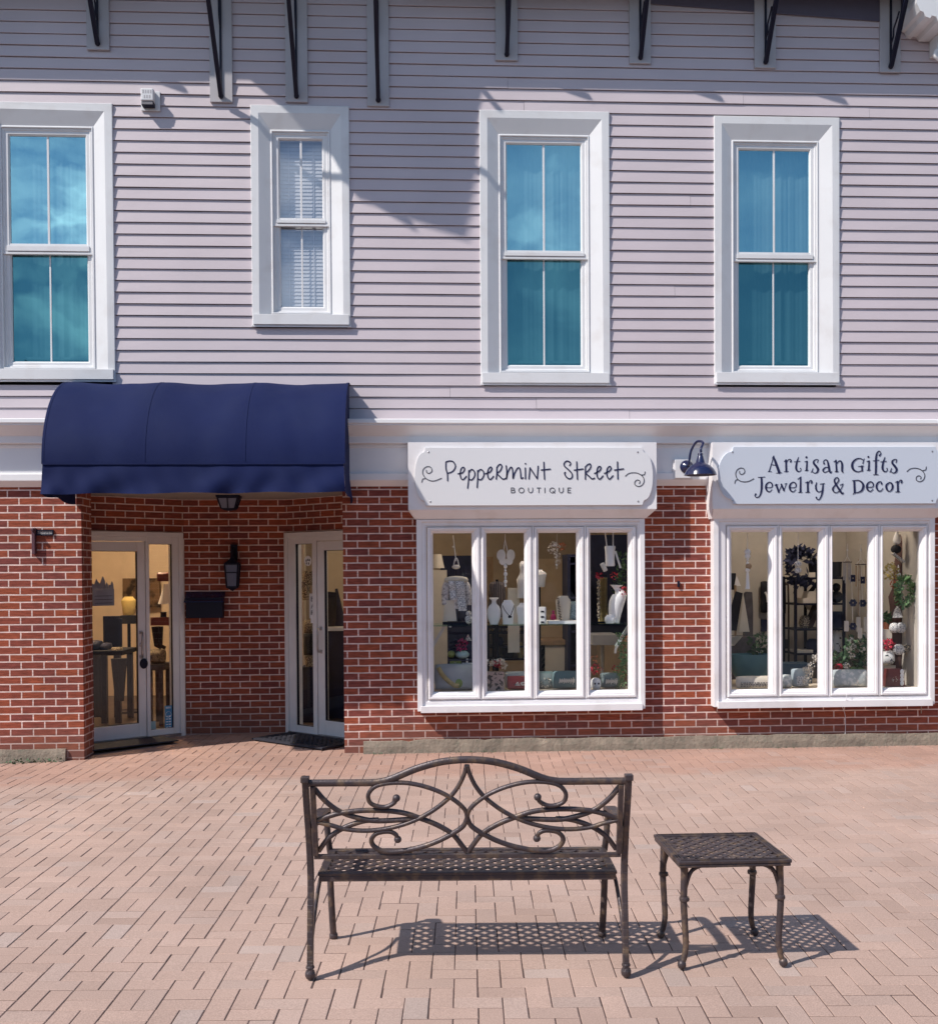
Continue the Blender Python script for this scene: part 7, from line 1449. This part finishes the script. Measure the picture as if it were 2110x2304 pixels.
# small weeds at the foot of the left pier
g=MB(); 
for i in range(9): x=at(20+14*i,1700,-.05).x; leaves(g,(x,-.07,gz(x,-.07)+.02),.025,.018,7,rnd,.022,ry=.02)
tag(g.build('weeds',LEAF),'tuft of small green weeds at the foot of the leftmost brick pier','weeds')

g=MB()
for x0_, x1_, n_ in ((.35,.75,26),(1.9,2.2,10),(2.75,2.9,6),(-.42,-.3,5),(3.4,3.6,6)):
    for i in range(n_): x=rnd.uniform(x0_,x1_); leaves(g,(x,-.065,gz(x,-.06)+.006),.02,.006,3,rnd,.012,ry=.012)
mo=g.build('moss',LEAF); mo['kind']='stuff'; mo['label']='moss tufts along the foot of the wall'
g=MB(); r2=random.Random(31)
for i in range(420):
    x=r2.uniform(-.6,6); y=-.05-abs(r2.gauss(0,.05)); z=gz(x,y)+.001; q=.003+.006*r2.random(); a=r2.uniform(0,6.28); g.quad((x+q*math.cos(a),y+q*math.sin(a),z+.001),(x-q*math.sin(a),y+q*math.cos(a),z+.004),(x-q*math.cos(a),y-q*math.sin(a),z+.002),(x+q*math.sin(a),y-q*math.cos(a),z+.005))
gr=g.build('grit',mat('pale_grit',(.30,.25,.21),.9,var=.3)); gr['kind']='stuff'; gr['label']='loose grit along the foot of the wall'
# a few more goods between the ones in front
x0,x1,zb,zt=R(a1,1020,1145,735,870,.5); goods('linen_board','upright beige linen display board behind the busts in the second casement','display board',None,[('b',MB().box(x0,x1,.50,.53,ZS-.3,zt),CREAM)])
x0,x1,zb,zt=R(a1,1140,1215,575,845,.45); xc=(x0+x1)/2; goods('tall_bust','tall slim white bust behind the first mullion right of the butterfly','display bust',None,[('b',MB().lathe([(.05,0),(.055,.02),(.05,.12),(.058,.18),(.03,.23),(.022,.27),(.03,.30),(.026,.34),(.01,.36)],(xc,.45,zb),16),LINEN,True)])
for k,(x,y,m,lb) in enumerate(((820,1175,GOLD,'gold earrings hanging on the top bar of the low black rack, leftmost group'),(930,1175,LACE,'lace earrings hanging on the top bar of the low black rack, middle group'),(1080,1175,GOLD,'gold earrings hanging on the top bar of the low black rack, rightmost group'))):
    q=a1(x,y,.9); b=MB()
    for i in range(5): b.ball((q.x+.03*i-.06,.88,q.z-.01*(i%2)),.010,8,sz=1.6)
    goods('earrings',lb,'earrings',None,[('b',b,m,True)])
for k,(x,lb) in enumerate(((390,'pale pendant string hanging between the two wind chimes'),(470,'pale pendant string hanging at the right edge of the third gift casement'))):
    q=a4(x,540,.18); b=MB(); b.tube([(q.x,.18,a4(x,420,.18).z),(q.x,.18,a4(x,1040,.18).z)],.0025,6); t2=MB(); t2.box(q.x-.022,q.x+.022,.176,.184,a4(x,1210,.18).z,a4(x,1050,.18).z)
    goods('pendant_string',lb,'ornament',(q.x,.18,a4(x,1210,.18).z),[('cord',b,TAN),('tag',t2,PAPER)])
